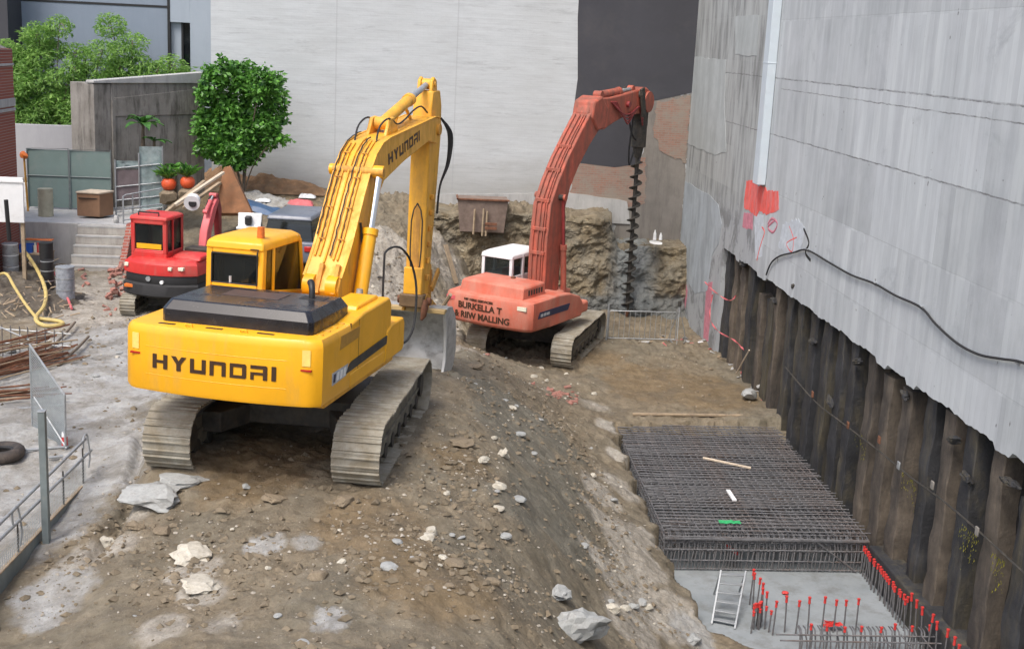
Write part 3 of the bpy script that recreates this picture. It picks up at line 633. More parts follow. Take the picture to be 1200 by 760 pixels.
for (cx_, cy_, Z, n_, sx_, sy_, kinds) in [(480,650,0,26,.9,.6,(0,2,3)),(560,600,-.2,18,.5,.8,(0,1,2)),(300,690,0,16,1,.6,(0,1,2)),(600,470,-.7,18,.5,1.2,(1,2)),(560,400,-1,16,.6,.6,(2,1,0)),(660,450,-2,14,.5,.8,(2,)),(700,560,-2,10,.3,1.0,(1,2)),(110,410,-.25,18,1.3,1.4,(1,2)),(480,300,.2,16,.9,1.1,(2,1,0)),(700,400,-2.2,6,1,.6,(0,)),(720,690,-2.1,8,.3,.6,(2,1))]:
    for _ in range(n_):
        p = at_z(cx_, cy_, Z * 1.15); x, y = p.x + r.gauss(0, sx_), p.y + r.gauss(0, sy_ * 1.35)
        if x > 8.7 or y < 9 or y > 39: continue
        z = float(gz(x, y))
        if z < -3.5: continue
        k = r.choice(kinds); s = .03 + .11 * r.random() ** 2.5
        put_rock(protos[k], (x, y, z), (s * r.uniform(.8, 1.4), s, s * r.uniform(.6, 1)), r.random() * 6, GN[k % 3], GG[k % 3], sink=.35, tilt=r.uniform(-.3, .3))
# broken brick rubble on the slope
pb = []
for i in range(3):
    mb = MB(); mb.box(-.1, .1, -.05, .05, -.03, .03); mb.v = [tuple(c + rnd.uniform(-.015, .015) for c in q) for q in mb.v]
    o = mb.build('broken_brick', 'brickrubble', bevel=.006); pb.append(o)
first = [True] * 3
for (cx_, cy_, Z, n_, sx_, sy_) in [(655,462,-2.0,26,.28,.45),(100,335,-.2,10,1,1),(150,350,-.1,9,.35,.5),(560,398,-1,5,.6,.5)]:
    for _ in range(n_):
        p = at_z(cx_, cy_, Z * 1.15); x, y = p.x + r.gauss(0, sx_), p.y + r.gauss(0, sy_ * 1.3); k = r.randrange(3)
        o = pb[k] if first[k] else pb[k].copy()
        if not first[k]: COL.objects.link(o)
        first[k] = False
        o.location = (x, y, float(gz(x, y)) + .02); o.rotation_euler = (r.uniform(-.5, .5), r.uniform(-.5, .5), r.random() * 6); s = r.uniform(.45, 1); o.scale = (s, s, s)
        tag(o, 'broken red brick lying in loose rubble among others alike', 'broken brick', 'broken bricks in the rubble')

def catm(P, k=6):
    P = [Vector(p) for p in P]; P = [P[0]] + P + [P[-1]]; out = []
    for i in range(1, len(P) - 2):
        for j in range(k):
            t = j / k; out.append(.5 * ((2 * P[i]) + (P[i + 1] - P[i - 1]) * t + (2 * P[i - 1] - 5 * P[i] + 4 * P[i + 1] - P[i + 2]) * t * t + (3 * P[i] - P[i - 1] - 3 * P[i + 1] + P[i + 2]) * t ** 3))
    out.append(P[-2]); return out
# ================================================================== walls and buildings
# party wall at the back (a building), its bitumen-black part, bare brick and render
pw = empty('neighbour_building', (0, 41, 0), 0, 'tall building with a pale grey painted brick side wall, black coating at its right end', 'building')
YB = 0  # front face at local y=0
MB().box(-7.45, 10.5, 0, 11, -4, 13).build('side_wall', 'party', pw)
def wall_sheet(name, mat, poly, d=.004, label=None, parent=pw, th=.02):
    b_ = MB(); n = len(poly)
    b_.add([(x, -d, z) for x, z in poly] + [(x, .001 + .0, z) for x, z in poly], [tuple(range(n))] + [(i, (i + 1) % n, (i + 1) % n + n, i + n) for i in range(n)])
    o = b_.build(name, mat, parent); return tag(o, label)
def yb(px, py, Y=41): p = at_y(px, py, Y); return (p.x, p.z)
def ragged(poly, step=.12, amp=.05, seed=1):
    out = []; r_ = random.Random(seed)
    for i in range(len(poly)):
        a, c = poly[i], poly[(i + 1) % len(poly)]; L = math.hypot(c[0] - a[0], c[1] - a[1]); k = max(1, int(L / step))
        for j in range(k):
            t = j / k; w = amp if 0 < j else amp * .4
            out.append((a[0] + (c[0] - a[0]) * t + r_.uniform(-w, w), a[1] + (c[1] - a[1]) * t + r_.uniform(-w, w)))
    return out
wall_sheet('render_patch', 'brownrender', ragged([yb(757,118), (9.0, yb(795,108)[1]), (9.0, -3), (6.9, -3), yb(720,250), yb(752,200)], seed=3), .004, 'brown grey rendered strip at the far right end')
wall_sheet('bare_brickwork', 'brickpatch', ragged([yb(672,188), yb(757,184), yb(756,238), yb(735,244), yb(668,229)], seed=4), .008, 'bare brown brickwork under the black coating')
wall_sheet('base_ledge', 'paleconc', ragged([yb(500,228), yb(668,226), yb(735,236), yb(738,262), yb(500,258)], .3, .03, 6), .05, 'pale grey concrete strip along the foot')
pc = [(yb(677, 20)[0], 13)] + [yb(677, y + rnd.uniform(-3, 3)) for y in (20, 60, 90)] + [yb(672,130), yb(680,150), yb(672,190), yb(720,196), yb(750,192), yb(757,120), (8.99, yb(795, 108)[1]), (8.99, 13)]
wall_sheet('black_coating', 'blackpaint', pc, .014, 'matt black coated part at the upper right')
wall_sheet('orange_brick_patch', 'brickpatch', ragged([yb(770,120), (8.98, yb(795,112)[1]), (8.98, 2.6), yb(776,178), yb(764,150)], .1, .06, 8), .018, 'orange brick patch in the corner')

# the high concrete wall on the right, over the piles
WX = 9.0
rw = empty('high_concrete_wall', (WX, 0, 0), 0, 'high pale grey board marked concrete wall along the right side of the pit', 'wall')
def jag():
    n = 360; vs = []; fs = []
    for i in range(n + 1):
        Y = -4 + 38.87 * i / n
        z = .66 + .05 * noise.noise(Vector((Y * 1.3, 0, 0))) + .04 * noise.noise(Vector((Y * 6, 0, 0))) - (.10 if noise.noise(Vector((Y * .8, 7, 0))) > .25 else 0)
        vs += [(0, Y, z), (0, Y, 14), (1.2, Y, 14), (1.2, Y, z + .05)]
    for i in range(n):
        a = 4 * i
        fs += [(a, a + 4, a + 5, a + 1), (a + 1, a + 5, a + 6, a + 2), (a + 2, a + 6, a + 7, a + 3), (a + 3, a + 7, a + 4, a)]
    fs += [(0, 1, 2, 3), (4 * n + 3, 4 * n + 2, 4 * n + 1, 4 * n)]
    b_ = MB(); b_.v = vs; b_.f = fs; return b_
jag().build('wall_face', 'board', rw)
MB().box(0, 1.2, 34.87, 41.3, -3.6, 14).build('lower_wall_face', 'board', rw)
# pipe
b2 = at_x(894.5, 216, WX)
dp = empty('down_pipe', (WX, b2.y, b2.z), 0, 'white square drain pipe running down the high concrete wall', 'pipe')
MB().box(-.24, -.002, -.24, .24, 0, 10).build('pipe_body', 'pvc', dp, bevel=.02)
for z in (3.2,): MB().box(-.245, 0, -.25, .25, z, z + .03).build('pipe_clip', 'pvc', dp, bevel=.005)

def xwp(px, py, d=0): p = at_x(px, py, WX); return (p.y, p.z)
def xsheet(name, mat, poly, d, label, parent=rw):
    b_ = MB(); n = len(poly)
    b_.add([(-d, y, z) for y, z in poly] + [(.001, y, z) for y, z in poly], [tuple(range(n))] + [(i, (i + 1) % n, (i + 1) % n + n, i + n) for i in range(n)])
    return tag(b_.build(name, mat, parent), label)
for nm_, mt_, pl_, d_, lb_ in (('render_patch', 'wallpatch', ((798,66),(851,70),(849,120),(851,178),(838,182),(812,171),(790,163),(793,110)), .010, 'smooth pale rendered panel high on the far part of the wall'),
    ('render_patch', 'wallpatch_b', ((789,200),(806,214),(828,226),(842,240),(846,262),(842,286),(834,300),(829,340),(815,345),(800,318),(790,300),(786,250)), .008, 'washed blue grey patch low on the far part of the wall'),
    ('render_patch', 'wallpatch', ((862,20),(890,18),(887,66),(862,64)), .009, 'small pale panel beside the pipe near the top')):
    xsheet(nm_, mt_, ragged([xwp(*p) for p in pl_], .35, .03, 20 + len(pl_)), d_, lb_)
xsheet('paint_mark', 'red_paint', ragged([xwp(*p) for p in ((875,212),(886,210),(888,218),(896,218),(899,224),(912,224),(913,246),(898,252),(890,246),(887,254),(872,243),(873,228))], .12, .03, 2), .006, 'bright red spray paint block below the pipe')
xsheet('paint_mark', 'pink_paint', ragged([xwp(*p) for p in ((872,249),(883,250),(882,270),(870,266))], .1, .03, 3), .004, 'small faded pink spray paint block')
xsheet('paint_mark', 'pale_paint', ragged([xwp(*p) for p in ((917,262),(936,256),(944,268),(938,292),(925,302),(912,290))], .1, .05, 4), .004, 'pale blue white spray paint blob')
xsheet('paint_mark', 'pale_paint', ragged([xwp(*p) for p in ((884,250),(895,252),(893,300),(885,303))], .1, .02, 9), .003, 'pale smear of paint under the pipe end')
def wstroke(name, mat, pts, r_, label):
    b_ = MB(); b_.tube(catm([at_x(x, y, WX) - Vector((WX, 0, 0)) for x, y in pts], 5), r_ * .8, 5); b_.v = [(x * .35, y, z) for x, y, z in b_.v]
    return tag(b_.build(name, mat, rw), label)
wstroke('paint_stroke', 'pink_paint', [(900,262),(905,256),(911,262),(906,272),(900,266),(908,258)], .05, 'looped pink paint squiggle')
wstroke('paint_stroke', 'red_paint', [(893,266),(896,272),(893,282),(890,292),(887,305)], .035, 'thin red paint drip')
wstroke('paint_stroke', 'red_paint', [(925,265),(930,280),(928,295),(922,285),(934,278)], .03, 'red scribble inside the pale blob')
wstroke('paint_stroke', 'lagging', [(942,268),(948,284),(944,296),(950,305)], .05, 'dark smudge beside the pale blob')
xsheet('pink_strip', 'pink_paint', ragged([xwp(*p) for p in ((793,300),(800,312),(806,340),(803,362),(794,345))], .2, .04, 11), .003, 'faded pink strip low in the far corner')
xsheet('pink_strip', 'pink_paint', ragged([xwp(*p) for p in ((828,330),(835,330),(830,400),(824,396))], .2, .03, 12), .003, 'faded pink strip beside the first pile')
# cable on wall
def xpts(L, d=.05): return [at_x(x, y, WX) - Vector((d, 0, 0)) for x, y in L]
cb = empty('wall_cable', (8.95, 22, 1.5), 0, 'thick black cable sagging across the high concrete wall', 'cable')
b_ = MB(); b_.tube([p - Vector((8.95, 22, 1.5)) for p in catm(xpts([(900,322),(906,308),(916,300),(932,296),(948,293),(975,308),(1000,322),(1027,332),(1052,346),(1082,360),(1100,380),(1125,402),(1150,415),(1175,420),(1200,424),(1240,440)]))], .022, 6)
b_.build('cable_run', 'rubber', cb, smooth=True)
for px, py in ((948,293),(1027,332),(1082,360),(1195,424)):
    p = at_x(px, py, WX) - Vector((8.95, 22, 1.5)); MB().box(p.x - .06, p.x + .0, p.y - .035, p.y + .035, p.z - .03, p.z + .03).build('cable_clip', 'galv', cb, bevel=.006)

# pile wall
rt = empty('retaining_wall', (9.1, 22, -1), 0, 'dark wet retaining wall of upright timber piles under the high concrete wall', 'retaining wall')
r = random.Random(21)
Y = 8.2; k = 0
while Y < 34.6:
    w = r.uniform(.34, .52); dpt = r.uniform(-.02, .07); top = 1.66 - r.choice([0, 0, 0, .1, .25, .6])
    b_ = MB(); n = 22; x0 = dpt; prof = [(.0 + .02, -w / 2), (0, -w / 2 + .02), (-.0, 0), (0, w / 2 - .02), (.02, w / 2), (.5, w / 2), (.5, -w / 2)]
    vs = []; fs = []
    for i in range(n + 1):
        z = -3.2 + (top + 3.2) * i / n
        for (a, c) in prof:
            q = .05 * noise.fractal(Vector((Y * 3 + c * 4, a, z * 1.6)), 1, 2, 4)
            vs.append((x0 + a + (q if a < .1 else 0), Y - 22 + c * (1 + .05 * noise.noise(Vector((Y, 0, z * 1.1)))) + .012 * noise.noise(Vector((Y, 4, z * .8))), z))
    m7 = len(prof)
    for i in range(n):
        for j in range(m7): fs.append((i * m7 + j, i * m7 + (j + 1) % m7, (i + 1) * m7 + (j + 1) % m7, (i + 1) * m7 + j))
    fs += [tuple(range(m7)), tuple(range(n * m7, (n + 1) * m7))[::-1]]
    b_.v = vs; b_.f = fs; b_.build('pile', 'pile' if r.random() < .6 else 'pile_b', rt, smooth=True)
    Y += w / 2 + r.uniform(.30, .62) + .22; k += 1
lg = MB(); n = 400; kk = 40; vs = []; fs = []
for i in range(n + 1):
    for j in range(kk + 1):
        Yv = 6 + 28.9 * i / n; z = -4.2 + 4.95 * j / kk
        vs.append((.36 + .06 * noise.fractal(Vector((1, Yv * 2.2, z * 1.2)), 1, 2, 4), Yv - 22, z + 1))
for i in range(n):
    for j in range(kk): a = i * (kk + 1) + j; fs.append((a, a + kk + 1, a + kk + 2, a + 1))
lg.v = vs; lg.f = fs; tag(lg.build('lagging', 'lagging', rt, smooth=True), 'black wet boards behind the piles')
r = random.Random(3)
for px, py in ((905,352),(950,400),(1003,424),(1057,462),(1115,515),(1180,565),(868,310),(930,335),(970,470),(1130,560)):
    p = at_x(px, py, WX); o = rk('pile_b', 60 + px % 17, .5, sub=3, rough=.3)
    o_ = bpy.data.objects.new('concrete_spill', o); COL.objects.link(o_); o_.parent = rt; o_.location = (p.x - 9.1 + .05, p.y - 22, p.z + 1); o_.scale = (.10, .22 * r.uniform(.7, 1.2), .16); o_.rotation_euler = (r.uniform(-.5, .5), .3, 0)
# horizontal cable with bracket plates
wl = empty('bracket_line', (8.95, 20, -1), 0, 'thin rusty line strung along the dark piles through small bracket plates', 'steel line')
P0 = Vector((8.95, 20, -1))
b_ = MB(); b_.tube([p - P0 for p in catm(xpts([(925,430),(960,470),(996,498),(1037,529),(1075,560),(1110,585),(1153,621),(1198,662),(1240,700)], .10), 5)], .018, 5); b_.build('line', 'dark_steel', wl)
for px, py, mt in ((958,462,'rust'),(1037,515,'rust'),(1060,545,'galv'),(1100,568,'oldwall'),(1153,622,'oldwall'),(1000,498,'rust')):
    p = at_x(px, py, WX) - Vector((.12, 0, 0)) - P0; s = .07
    MB().box(p.x - .015, p.x + .015, p.y - s, p.y + s * .6, p.z - s, p.z + s * 1.1, ).build('bracket', mt, wl, bevel=.01)
# moss and yellow-green straps hanging on the piles
r = random.Random(9)
b_ = MB()
for _ in range(620):
    u = r.random(); px = 975 + 215 * u; py = 478 + 190 * u; p = at_x(px, py, WX); L = r.uniform(.01, .05)
    y = p.y + r.gauss(0, .10); z = p.z - abs(r.gauss(0, .28)); x = 9.0 - r.uniform(-.02, .05)
    if math.sin(y * 5.1) + math.sin(y * 2.3) < .5: continue
    b_.add([(x, y - L * .4, z), (x - L * .5, y, z + L), (x, y + L * .4, z), (x - L * .3, y, z - L)], [(0, 1, 2), (0, 2, 3)])
M['moss'] = leafmat('yellow_green_moss', (.10, .11, .015), (.38, .34, .03), .2)
tag(b_.build('moss', 'moss', norm=False), 'yellow green moss and weeds hanging on the dark piles', 'moss', kind='stuff')
# ================================================================== machines
def rotz(a): return Matrix.Rotation(-a, 4, 'Z')   # heading a to the right of +Y
def track_set(root, x, L, H, Wd, nsh, M4, mud='steel_mud', frame='dark_steel', slack=.03):
    """one crawler track centred at x, running along local y; M4 places it in the machine"""
    Rr = H / 2; th = .035; straight = L - 2 * Rr
    per = 2 * straight + 2 * math.pi * Rr
    def pos(s):
        s %= per
        if s < straight: return (-straight / 2 + s, 0.0, 0.0)
        s -= straight
        if s < math.pi * Rr:
            a = s / Rr; return (straight / 2 + Rr * math.sin(a), Rr - Rr * math.cos(a), a)
        s -= math.pi * Rr
        if s < straight:
            t = s / straight; return (straight / 2 - s, 2 * Rr - slack * (1 - abs(math.cos(t * 3 * math.pi))), math.pi)
        s -= straight; a = s / Rr
        return (-straight / 2 - Rr * math.sin(a), Rr + Rr * math.cos(a), math.pi + a)
    mb = MB(); pw_ = per / nsh
    for i in range(nsh):
        y, z, a = pos(i * pw_ + .01)
        # shoe plate in (t,n): t along travel, n outward; a rotates
        T = M4 @ Matrix.Translation((x, y, z)) @ Matrix.Rotation(a, 4, 'X') @ Matrix.Rotation(rnd.uniform(-.02, .02), 4, 'X')
        e = rnd.uniform(-.006, .006)
        mb.box(-Wd / 2 + e, Wd / 2 + e, -pw_ * .49, pw_ * .49, 0.008, th, T)
        mb.prism_x([(-pw_ * .36, .012), (-pw_ * .30, -.018), (-pw_ * .24, -.018), (-pw_ * .18, .012)], -Wd / 2 + e, Wd / 2 + e, T)
        mb.prism_x([(pw_ * .20, .012), (pw_ * .25, -.014), (pw_ * .31, -.014), (pw_ * .36, .012)], -Wd / 2 + e, Wd / 2 + e, T)
        for xx in (-.10, .10): mb.box(xx - .03, xx + .03, -pw_ * .45, pw_ * .45, th, th + .085, T)
    t = mb.build('track', mud, root)
    f = MB(); hw = Wd * .27
    f.prism_x([(-straight / 2, Rr * .45), (straight / 2, Rr * .45), (straight / 2 + .1, Rr), (straight / 2, Rr * 1.45), (-straight / 2, Rr * 1.45), (-straight / 2 - .1, Rr)], x - hw, x + hw, M4)
    f.box(x - hw - .03, x + hw + .03, -straight / 2 + .1, straight / 2 - .1, Rr * .9, Rr * 1.02, M4)
    f.build('track_frame', 'mud_side', t, bevel=.012)
    for nm, yy in (('sprocket', -straight / 2), ('idler', straight / 2)):
        g = MB(); g.cyl((x - .12, yy, Rr), (x + .12, yy, Rr), Rr - th - .09, seg=26, mt=M4); g.cyl((x - hw - .05, yy, Rr), (x + hw + .05, yy, Rr), Rr * .42, seg=18, mt=M4)
        if nm == 'sprocket':
            for k in range(17):
                a = k * 2 * math.pi / 17; g.box(-.05, .05, -.03, .03, Rr - th - .10, Rr - th - .03, M4 @ Matrix.Translation((x, yy, Rr)) @ Matrix.Rotation(a, 4, 'X'))
        g.build(nm, frame, t, smooth=True)
    nr = 7 if L > 4 else 5
    for k in range(nr):
        yy = -straight / 2 + straight * (k + .5) / nr; g = MB(); g.cyl((x - hw - .02, yy, th + .19), (x + hw + .02, yy, th + .19), .12, seg=14, mt=M4); g.build('roller', frame, t, smooth=True)
    for k in (-.25, .25):
        g = MB(); g.cyl((x - hw, straight * k, 2 * Rr - th - .12), (x + hw, straight * k, 2 * Rr - th - .12), .06, seg=12, mt=M4); g.build('carrier_roller', frame, t, smooth=True)
    return t

def poly_letters(word, x0, x1, z0, z1, gap=.18):
    """squared block capitals as lists of 2-D polygons"""
    S = {'H': [[(0,0),(.27,0),(.27,1),(0,1)], [(.73,0),(1,0),(1,1),(.73,1)], [(.2,.4),(.8,.4),(.8,.6),(.2,.6)]],
         'Y': [[(0,1),(.31,1),(.5,.68),(.5,.36),(.39,.42)], [(1,1),(.69,1),(.5,.68),(.5,.36),(.61,.42)], [(.36,0),(.64,0),(.64,.45),(.36,.45)]],
         'U': [[(0,.05),(.25,.05),(.25,1),(0,1)], [(.75,.05),(1,.05),(1,1),(.75,1)], [(0,.0),(1,.0),(1,.25),(0,.25)]],
         'N': [[(0,0),(.25,0),(.25,.95),(0,.95)], [(.75,0),(1,0),(1,.95),(.75,.95)], [(0,.76),(1,.76),(.94,1),(0,1)]],
         'D': [[(0,.35),(.2,.35),(.2,.65),(0,.65)], [(.75,.08),(1,.08),(1,.92),(.75,.92)], [(0,0),(.94,0),(1,.2),(0,.2)], [(0,.76),(1,.76),(.94,1),(0,1)], [(0,.2),(.2,.2),(.2,.36),(0,.36)], [(0,.64),(.2,.64),(.2,.8),(0,.8)]],
         'A': [[(0,0),(.2,0),(.2,.5),(0,.5)], [(.75,0),(1,0),(1,.95),(.75,.95)], [(0,.76),(1,.76),(.94,1),(0,1)], [(0,.34),(.8,.34),(.8,.52),(0,.52)]],
         'I': [[(0,0),(.27,0),(.27,1),(0,1)]]}
    W_ = {'I': .27}; tot = sum(W_.get(c, 1) for c in word) + gap * (len(word) - 1) * 1.4; k = (x1 - x0) / tot; x = x0; out = []
    for c in word:
        for p in S[c]: out.append([(x + a * k, z0 + b_ * (z1 - z0)) for a, b_ in p])
        x += (W_.get(c, 1) + gap * 1.4) * k
    return out
def put_letters(name, polys, fmap, mat, parent, sub=4, label=None):
    b_ = MB()
    for p in polys:
        n = len(p); b_.add([fmap(u, v, 0) for u, v in p] + [fmap(u, v, 1) for u, v in p], [tuple(range(n)), tuple(range(2 * n - 1, n - 1, -1))] + [(i, (i + 1) % n, (i + 1) % n + n, i + n) for i in range(n)])
    return tag(b_.build(name, mat, parent), label)
def text_mesh(s, size, bold=.02):
    cu = bpy.data.curves.new('txt', 'FONT'); cu.body = s; cu.size = size; cu.offset = bold; cu.extrude = .004
    o = bpy.data.objects.new('txt', cu); COL.objects.link(o); bpy.context.view_layer.update()
    me_ = bpy.data.meshes.new_from_object(o.evaluated_get(bpy.context.evaluated_depsgraph_get()))
    bpy.data.objects.remove(o); bpy.data.curves.remove(cu); return me_

# ------------------------------------------------------------------ yellow excavator
ye = empty('excavator', YROOT, 0, 'large yellow crawler excavator with black engine hood standing on the dirt mound', 'excavator')
TC = YTILT @ rotz(-R(6.8)) @ Matrix.Translation((0, -.13, -.02))
tr = track_set(ye, 1.385, 4.92, .93, .70, 46, TC, frame='dark_steel'); tl = track_set(ye, -1.385, 4.92, .93, .70, 46, TC, frame='dark_steel')
mb = MB(); mb.box(-1.1, 1.1, -.9, .9, .42, .85, TC); mb.prism_z([(-1.2, -1.5), (-.9, -1.5), (-.5, -.6), (.5, -.6), (.9, -1.5), (1.15, -1.5), (1.15, 1.5), (.9, 1.5), (.5, .6), (-.5, .6), (-.9, 1.5), (-1.2, 1.5)], .4, .72, TC)
mb.cyl((0, 0.2, .8), (0, 0.2, 1.26), .72, seg=32, mt=TC); mb.build('undercarriage', 'dark_steel', ye, bevel=.02)
class HB(MB):
    """mesh builder whose coordinates are those of the slewing house"""
    def __init__(s, m4): super().__init__(); s.m4 = m4
    def add(s, vs, fs, mt=None): return super().add(vs, fs, s.m4 @ mt if mt is not None else s.m4)
Rh = YTILT
H = lambda: HB(Rh)
def frust(rings):
    m_ = len(rings[0]); vs = [p for rg in rings for p in rg]; fs = [tuple(range(m_))[::-1], tuple(range((len(rings) - 1) * m_, len(rings) * m_))]
    for i in range(len(rings) - 1):
        for j in range(m_): fs.append((i * m_ + j, i * m_ + (j + 1) % m_, (i + 1) * m_ + (j + 1) % m_, (i + 1) * m_ + j))
    return vs, fs
def rect(x0, x1, y0, y1, z): return [(x0, y0, z), (x1, y0, z), (x1, y1, z), (x0, y1, z)]
XL, XR = -1.45, 1.43
def backface(x):   # y of the counterweight's rear surface
    t = x / 1.44; return -3.38 + .15 * t * t + (.09 * (max(0, abs(t) - .88) / .12) ** 2)
n = 48; prof = [(XL + (XR - XL) * i / n, backface(XL + (XR - XL) * i / n)) for i in range(n + 1)]
def inset(p, d): return [(x * (1 - d / 1.5), y + d * .8) for x, y in p]
mb = H()
lev = [(1.385, .07), (1.40, .02), (1.45, .0), (2.20, .0), (2.27, .012), (2.315, .045), (2.325, .08)]
rings = [[(x, y, z) for x, y in inset(prof, d)] + [(XR * (1 - d / 3), -2.02, z), (XL * (1 - d / 3), -2.02, z)] for z, d in lev]
mb.add(*frust(rings)); cw = mb.build('counterweight', 'yellow', ye, smooth=True)
Hf = lambda u, v, d: tuple(Rh @ Vector((u, backface(u) - .003 - .007 * d, v)))
for (z_) in (2.03, 1.64):
    e_ = H(); e_.tube([(x, backface(x) + .001, z_) for x in np.linspace(-1.08, .98, 40)], .005, 6); e_.build('panel_ridge', 'yellow', cw, smooth=True)
put_letters('lettering', poly_letters('HYUNDAI', -.97, .84, 1.735, 1.935), Hf, 'letter', cw)
for xx in (-1.25, 1.24):
    e_ = H(); y_ = max(backface(xx - .07), backface(xx + .07)) - .012; e_.box(xx - .075, xx + .075, min(backface(xx - .07), backface(xx + .07)) - .006, y_ + .1, 1.90, 1.925); e_.build('reflector', 'red_refl', cw)
    put_letters('warning_decal', [[(xx - .055, 1.97), (xx + .055, 1.97), (xx + .055, 2.19), (xx - .055, 2.19)]], Hf, 'decal_pale', cw)
for xx in (-.85, -.15, .6):
    e_ = H(); e_.box(xx - .12, xx + .12, -3.17, -3.12, 2.32, 2.333); e_.build('slot', 'black', cw)
for xx in (-.5, .3):
    e_ = H(); e_.tube([(xx - .045, -3.2, 2.31), (xx - .045, -3.2, 2.36), (xx + .045, -3.2, 2.36), (xx + .045, -3.2, 2.31)], .016, 8); e_.build('lifting_eye', 'yellow', cw, smooth=True)
# right side housing with its raised covers
mb = H(); mb.prism_x([(-2.01, 1.40), (-.10, 1.40), (-.06, 1.46), (-.06, 2.30), (-.18, 2.42), (-1.4, 2.40), (-2.01, 2.33)], .72, XR - .012)
rh_ = mb.build('right_housing', 'yellow', ye, bevel=.035, seg=3)
mb = H(); mb.prism_x([(-1.35, 2.38), (-.3, 2.40), (-.36, 2.47), (-1.3, 2.46)], .82, XR - .16); mb.build('raised_cover', 'yellow', rh_, bevel=.02)
for yy in (-2.9, -2.62, -2.34, -2.06):
    e_ = H(); e_.cyl((1.29, yy, 2.30), (1.29, yy, 2.345), .05, .042, 12); e_.build('grip_pad', 'yellow_worn', rh_, smooth=True)
mb = H(); mb.prism_x([(-.4, 1.39), (.56, 1.41), (.64, 1.48), (.64, 1.88), (.56, 1.97), (-.04, 1.97), (-.3, 1.9)], .80, XR + .010)
st_ = mb.build('step_box', 'yellow', ye, bevel=.03)
mb = H(); mb.prism_x([(-2.01, 1.385), (-.05, 1.40), (-.05, 1.60), (-2.01, 1.60)], 1.0, XR - .002); mb.build('lower_skirt', 'yellow', rh_, bevel=.02)
e_ = H(); e_.prism_x([(-2.25, 1.64), (-.18, 1.70), (-.18, 1.83), (-2.05, 1.77)], XR - .01, XR + .006); e_.build('side_stripe', 'dark_steel', rh_)
e_ = H(); e_.prism_x([(-2.78, 1.60), (-2.20, 1.62), (-2.12, 1.78), (-2.78, 1.78)], XR - .02, XR + .004); e_.build('side_decal', 'decal_grey', rh_)
for k, yy in enumerate((-2.74, -2.60, -2.46, -2.32)):
    e_ = H(); e_.prism_x([(yy, 1.635), (yy + .08, 1.637), (yy + .10, 1.75), (yy + .02, 1.75)], XR + .0, XR + .009); e_.build('decal_block', 'blue_decal' if k == 0 else 'white', rh_)
e_ = H(); e_.prism_x([(-2.50, 2.05), (-1.68, 2.08), (-1.66, 2.24), (-2.46, 2.24)], XR - .03, XR + .004); e_.build('air_slot', 'yellow_slot', rh_)
for yy in (-1.66, -2.01): e_ = H(); e_.box(XR - .03, XR - .0095, yy, yy + .012, 1.45, 2.34); e_.build('door_gap', 'letter', rh_)
mb = H(); mb.box(XL, -.45, -2.02, .55, 1.40, 2.25); lh_ = mb.build('left_housing', 'yellow', ye, bevel=.04)
mb = H(); mb.box(-1.38, 1.3, -2.7, .5, 1.24, 1.42); mb.box(-.47, .74, -2.0, .15, 1.40, 2.20); mb.build('deck_frame', 'yellow_worn', ye, bevel=.02)
# engine hood
hx0, hx1, hy0, hy1 = -1.03, 1.20, -2.98, -1.55
mb = H(); c_ = .06
rings = [[(hx0 + d + c_, hy0 + d, z), (hx1 - d - c_, hy0 + d, z), (hx1 - d, hy0 + d + c_, z), (hx1 - d, hy1 - d, z), (hx0 + d, hy1 - d, z), (hx0 + d, hy0 + d + c_, z)] for z, d in [(2.30, .0), (2.50, .0), (2.62, .075), (2.635, .095)]]
mb.add(*frust(rings)); hd = mb.build('engine_hood', 'black_hood', ye, bevel=.008, seg=2, sharp=20)
mb = H(); mb.box(-.45, .42, -2.3, -1.85, 2.63, 2.644); mb.build('hood_panel', 'hood_dust', hd, bevel=.004)
mb = H(); mb.box(hx0 + .1, hx1 - .1, -1.75, -1.2, 2.1, 2.44); mb.build('front_cover', 'yellow', hd, bevel=.02)
mb = H(); mb.box(.62, 1.0, -2.05, -1.8, 2.63, 2.642); mb.build('exhaust_base', 'black', hd, bevel=.004)
mb = H(); mb.tube([(.78, -1.93, 2.61), (.78, -1.93, 2.75), (.75, -1.88, 2.82), (.71, -1.82, 2.85)], [.045, .045, .05, .052], 12); mb.build('exhaust_pipe', 'black', hd, smooth=True)
for (xx, yy) in ((.98, -1.45), (.90, -.15)):
    e_ = H(); e_.cyl((xx, yy, 2.40), (xx, yy, 2.50), .06, .05, 14); e_.build('filler_cap', 'galv', rh_, smooth=True)
# cab
cx0, cx1, cy0, cy1, cz0, cz1 = -1.41, -.45, -.84, .85, 1.42, 3.24
mb = H()
mb.prism_x([(cy0, cz0), (cy1 + .1, cz0), (cy1 + .12, 2.2), (cy0, 2.46)], cx0, cx1)
for (xx0, xx1) in ((cx0, cx0 + .10), (cx1 - .10, cx1)):
    mb.prism_x([(cy0, 2.40), (cy0 + .13, 2.40), (cy0 + .15, 3.08), (cy0 + .02, 3.08)], xx0, xx1)
    mb.prism_x([(cy0 + .42, 2.25), (cy0 + .50, 2.25), (cy0 + .50, 3.08), (cy0 + .42, 3.08)], xx0 + .004, xx1 - .004)
    mb.prism_x([(cy1 + .02, 2.15), (cy1 + .12, 2.15), (cy1 - .08, 3.1), (cy1 - .18, 3.1)], xx0, xx1)
mb.prism_x([(cy0 + .002, 2.40), (cy0 + .1, 2.40), (cy0 + .1, 2.53), (cy0 + .002, 2.53)], cx0 + .1, cx1 - .1)
mb.prism_x([(cy0 + .012, 2.99), (cy0 + .12, 2.99), (cy0 + .12, 3.12), (cy0 + .02, 3.12)], cx0 + .1, cx1 - .1)
cab = mb.build('cab', 'yellow', ye, bevel=.02)
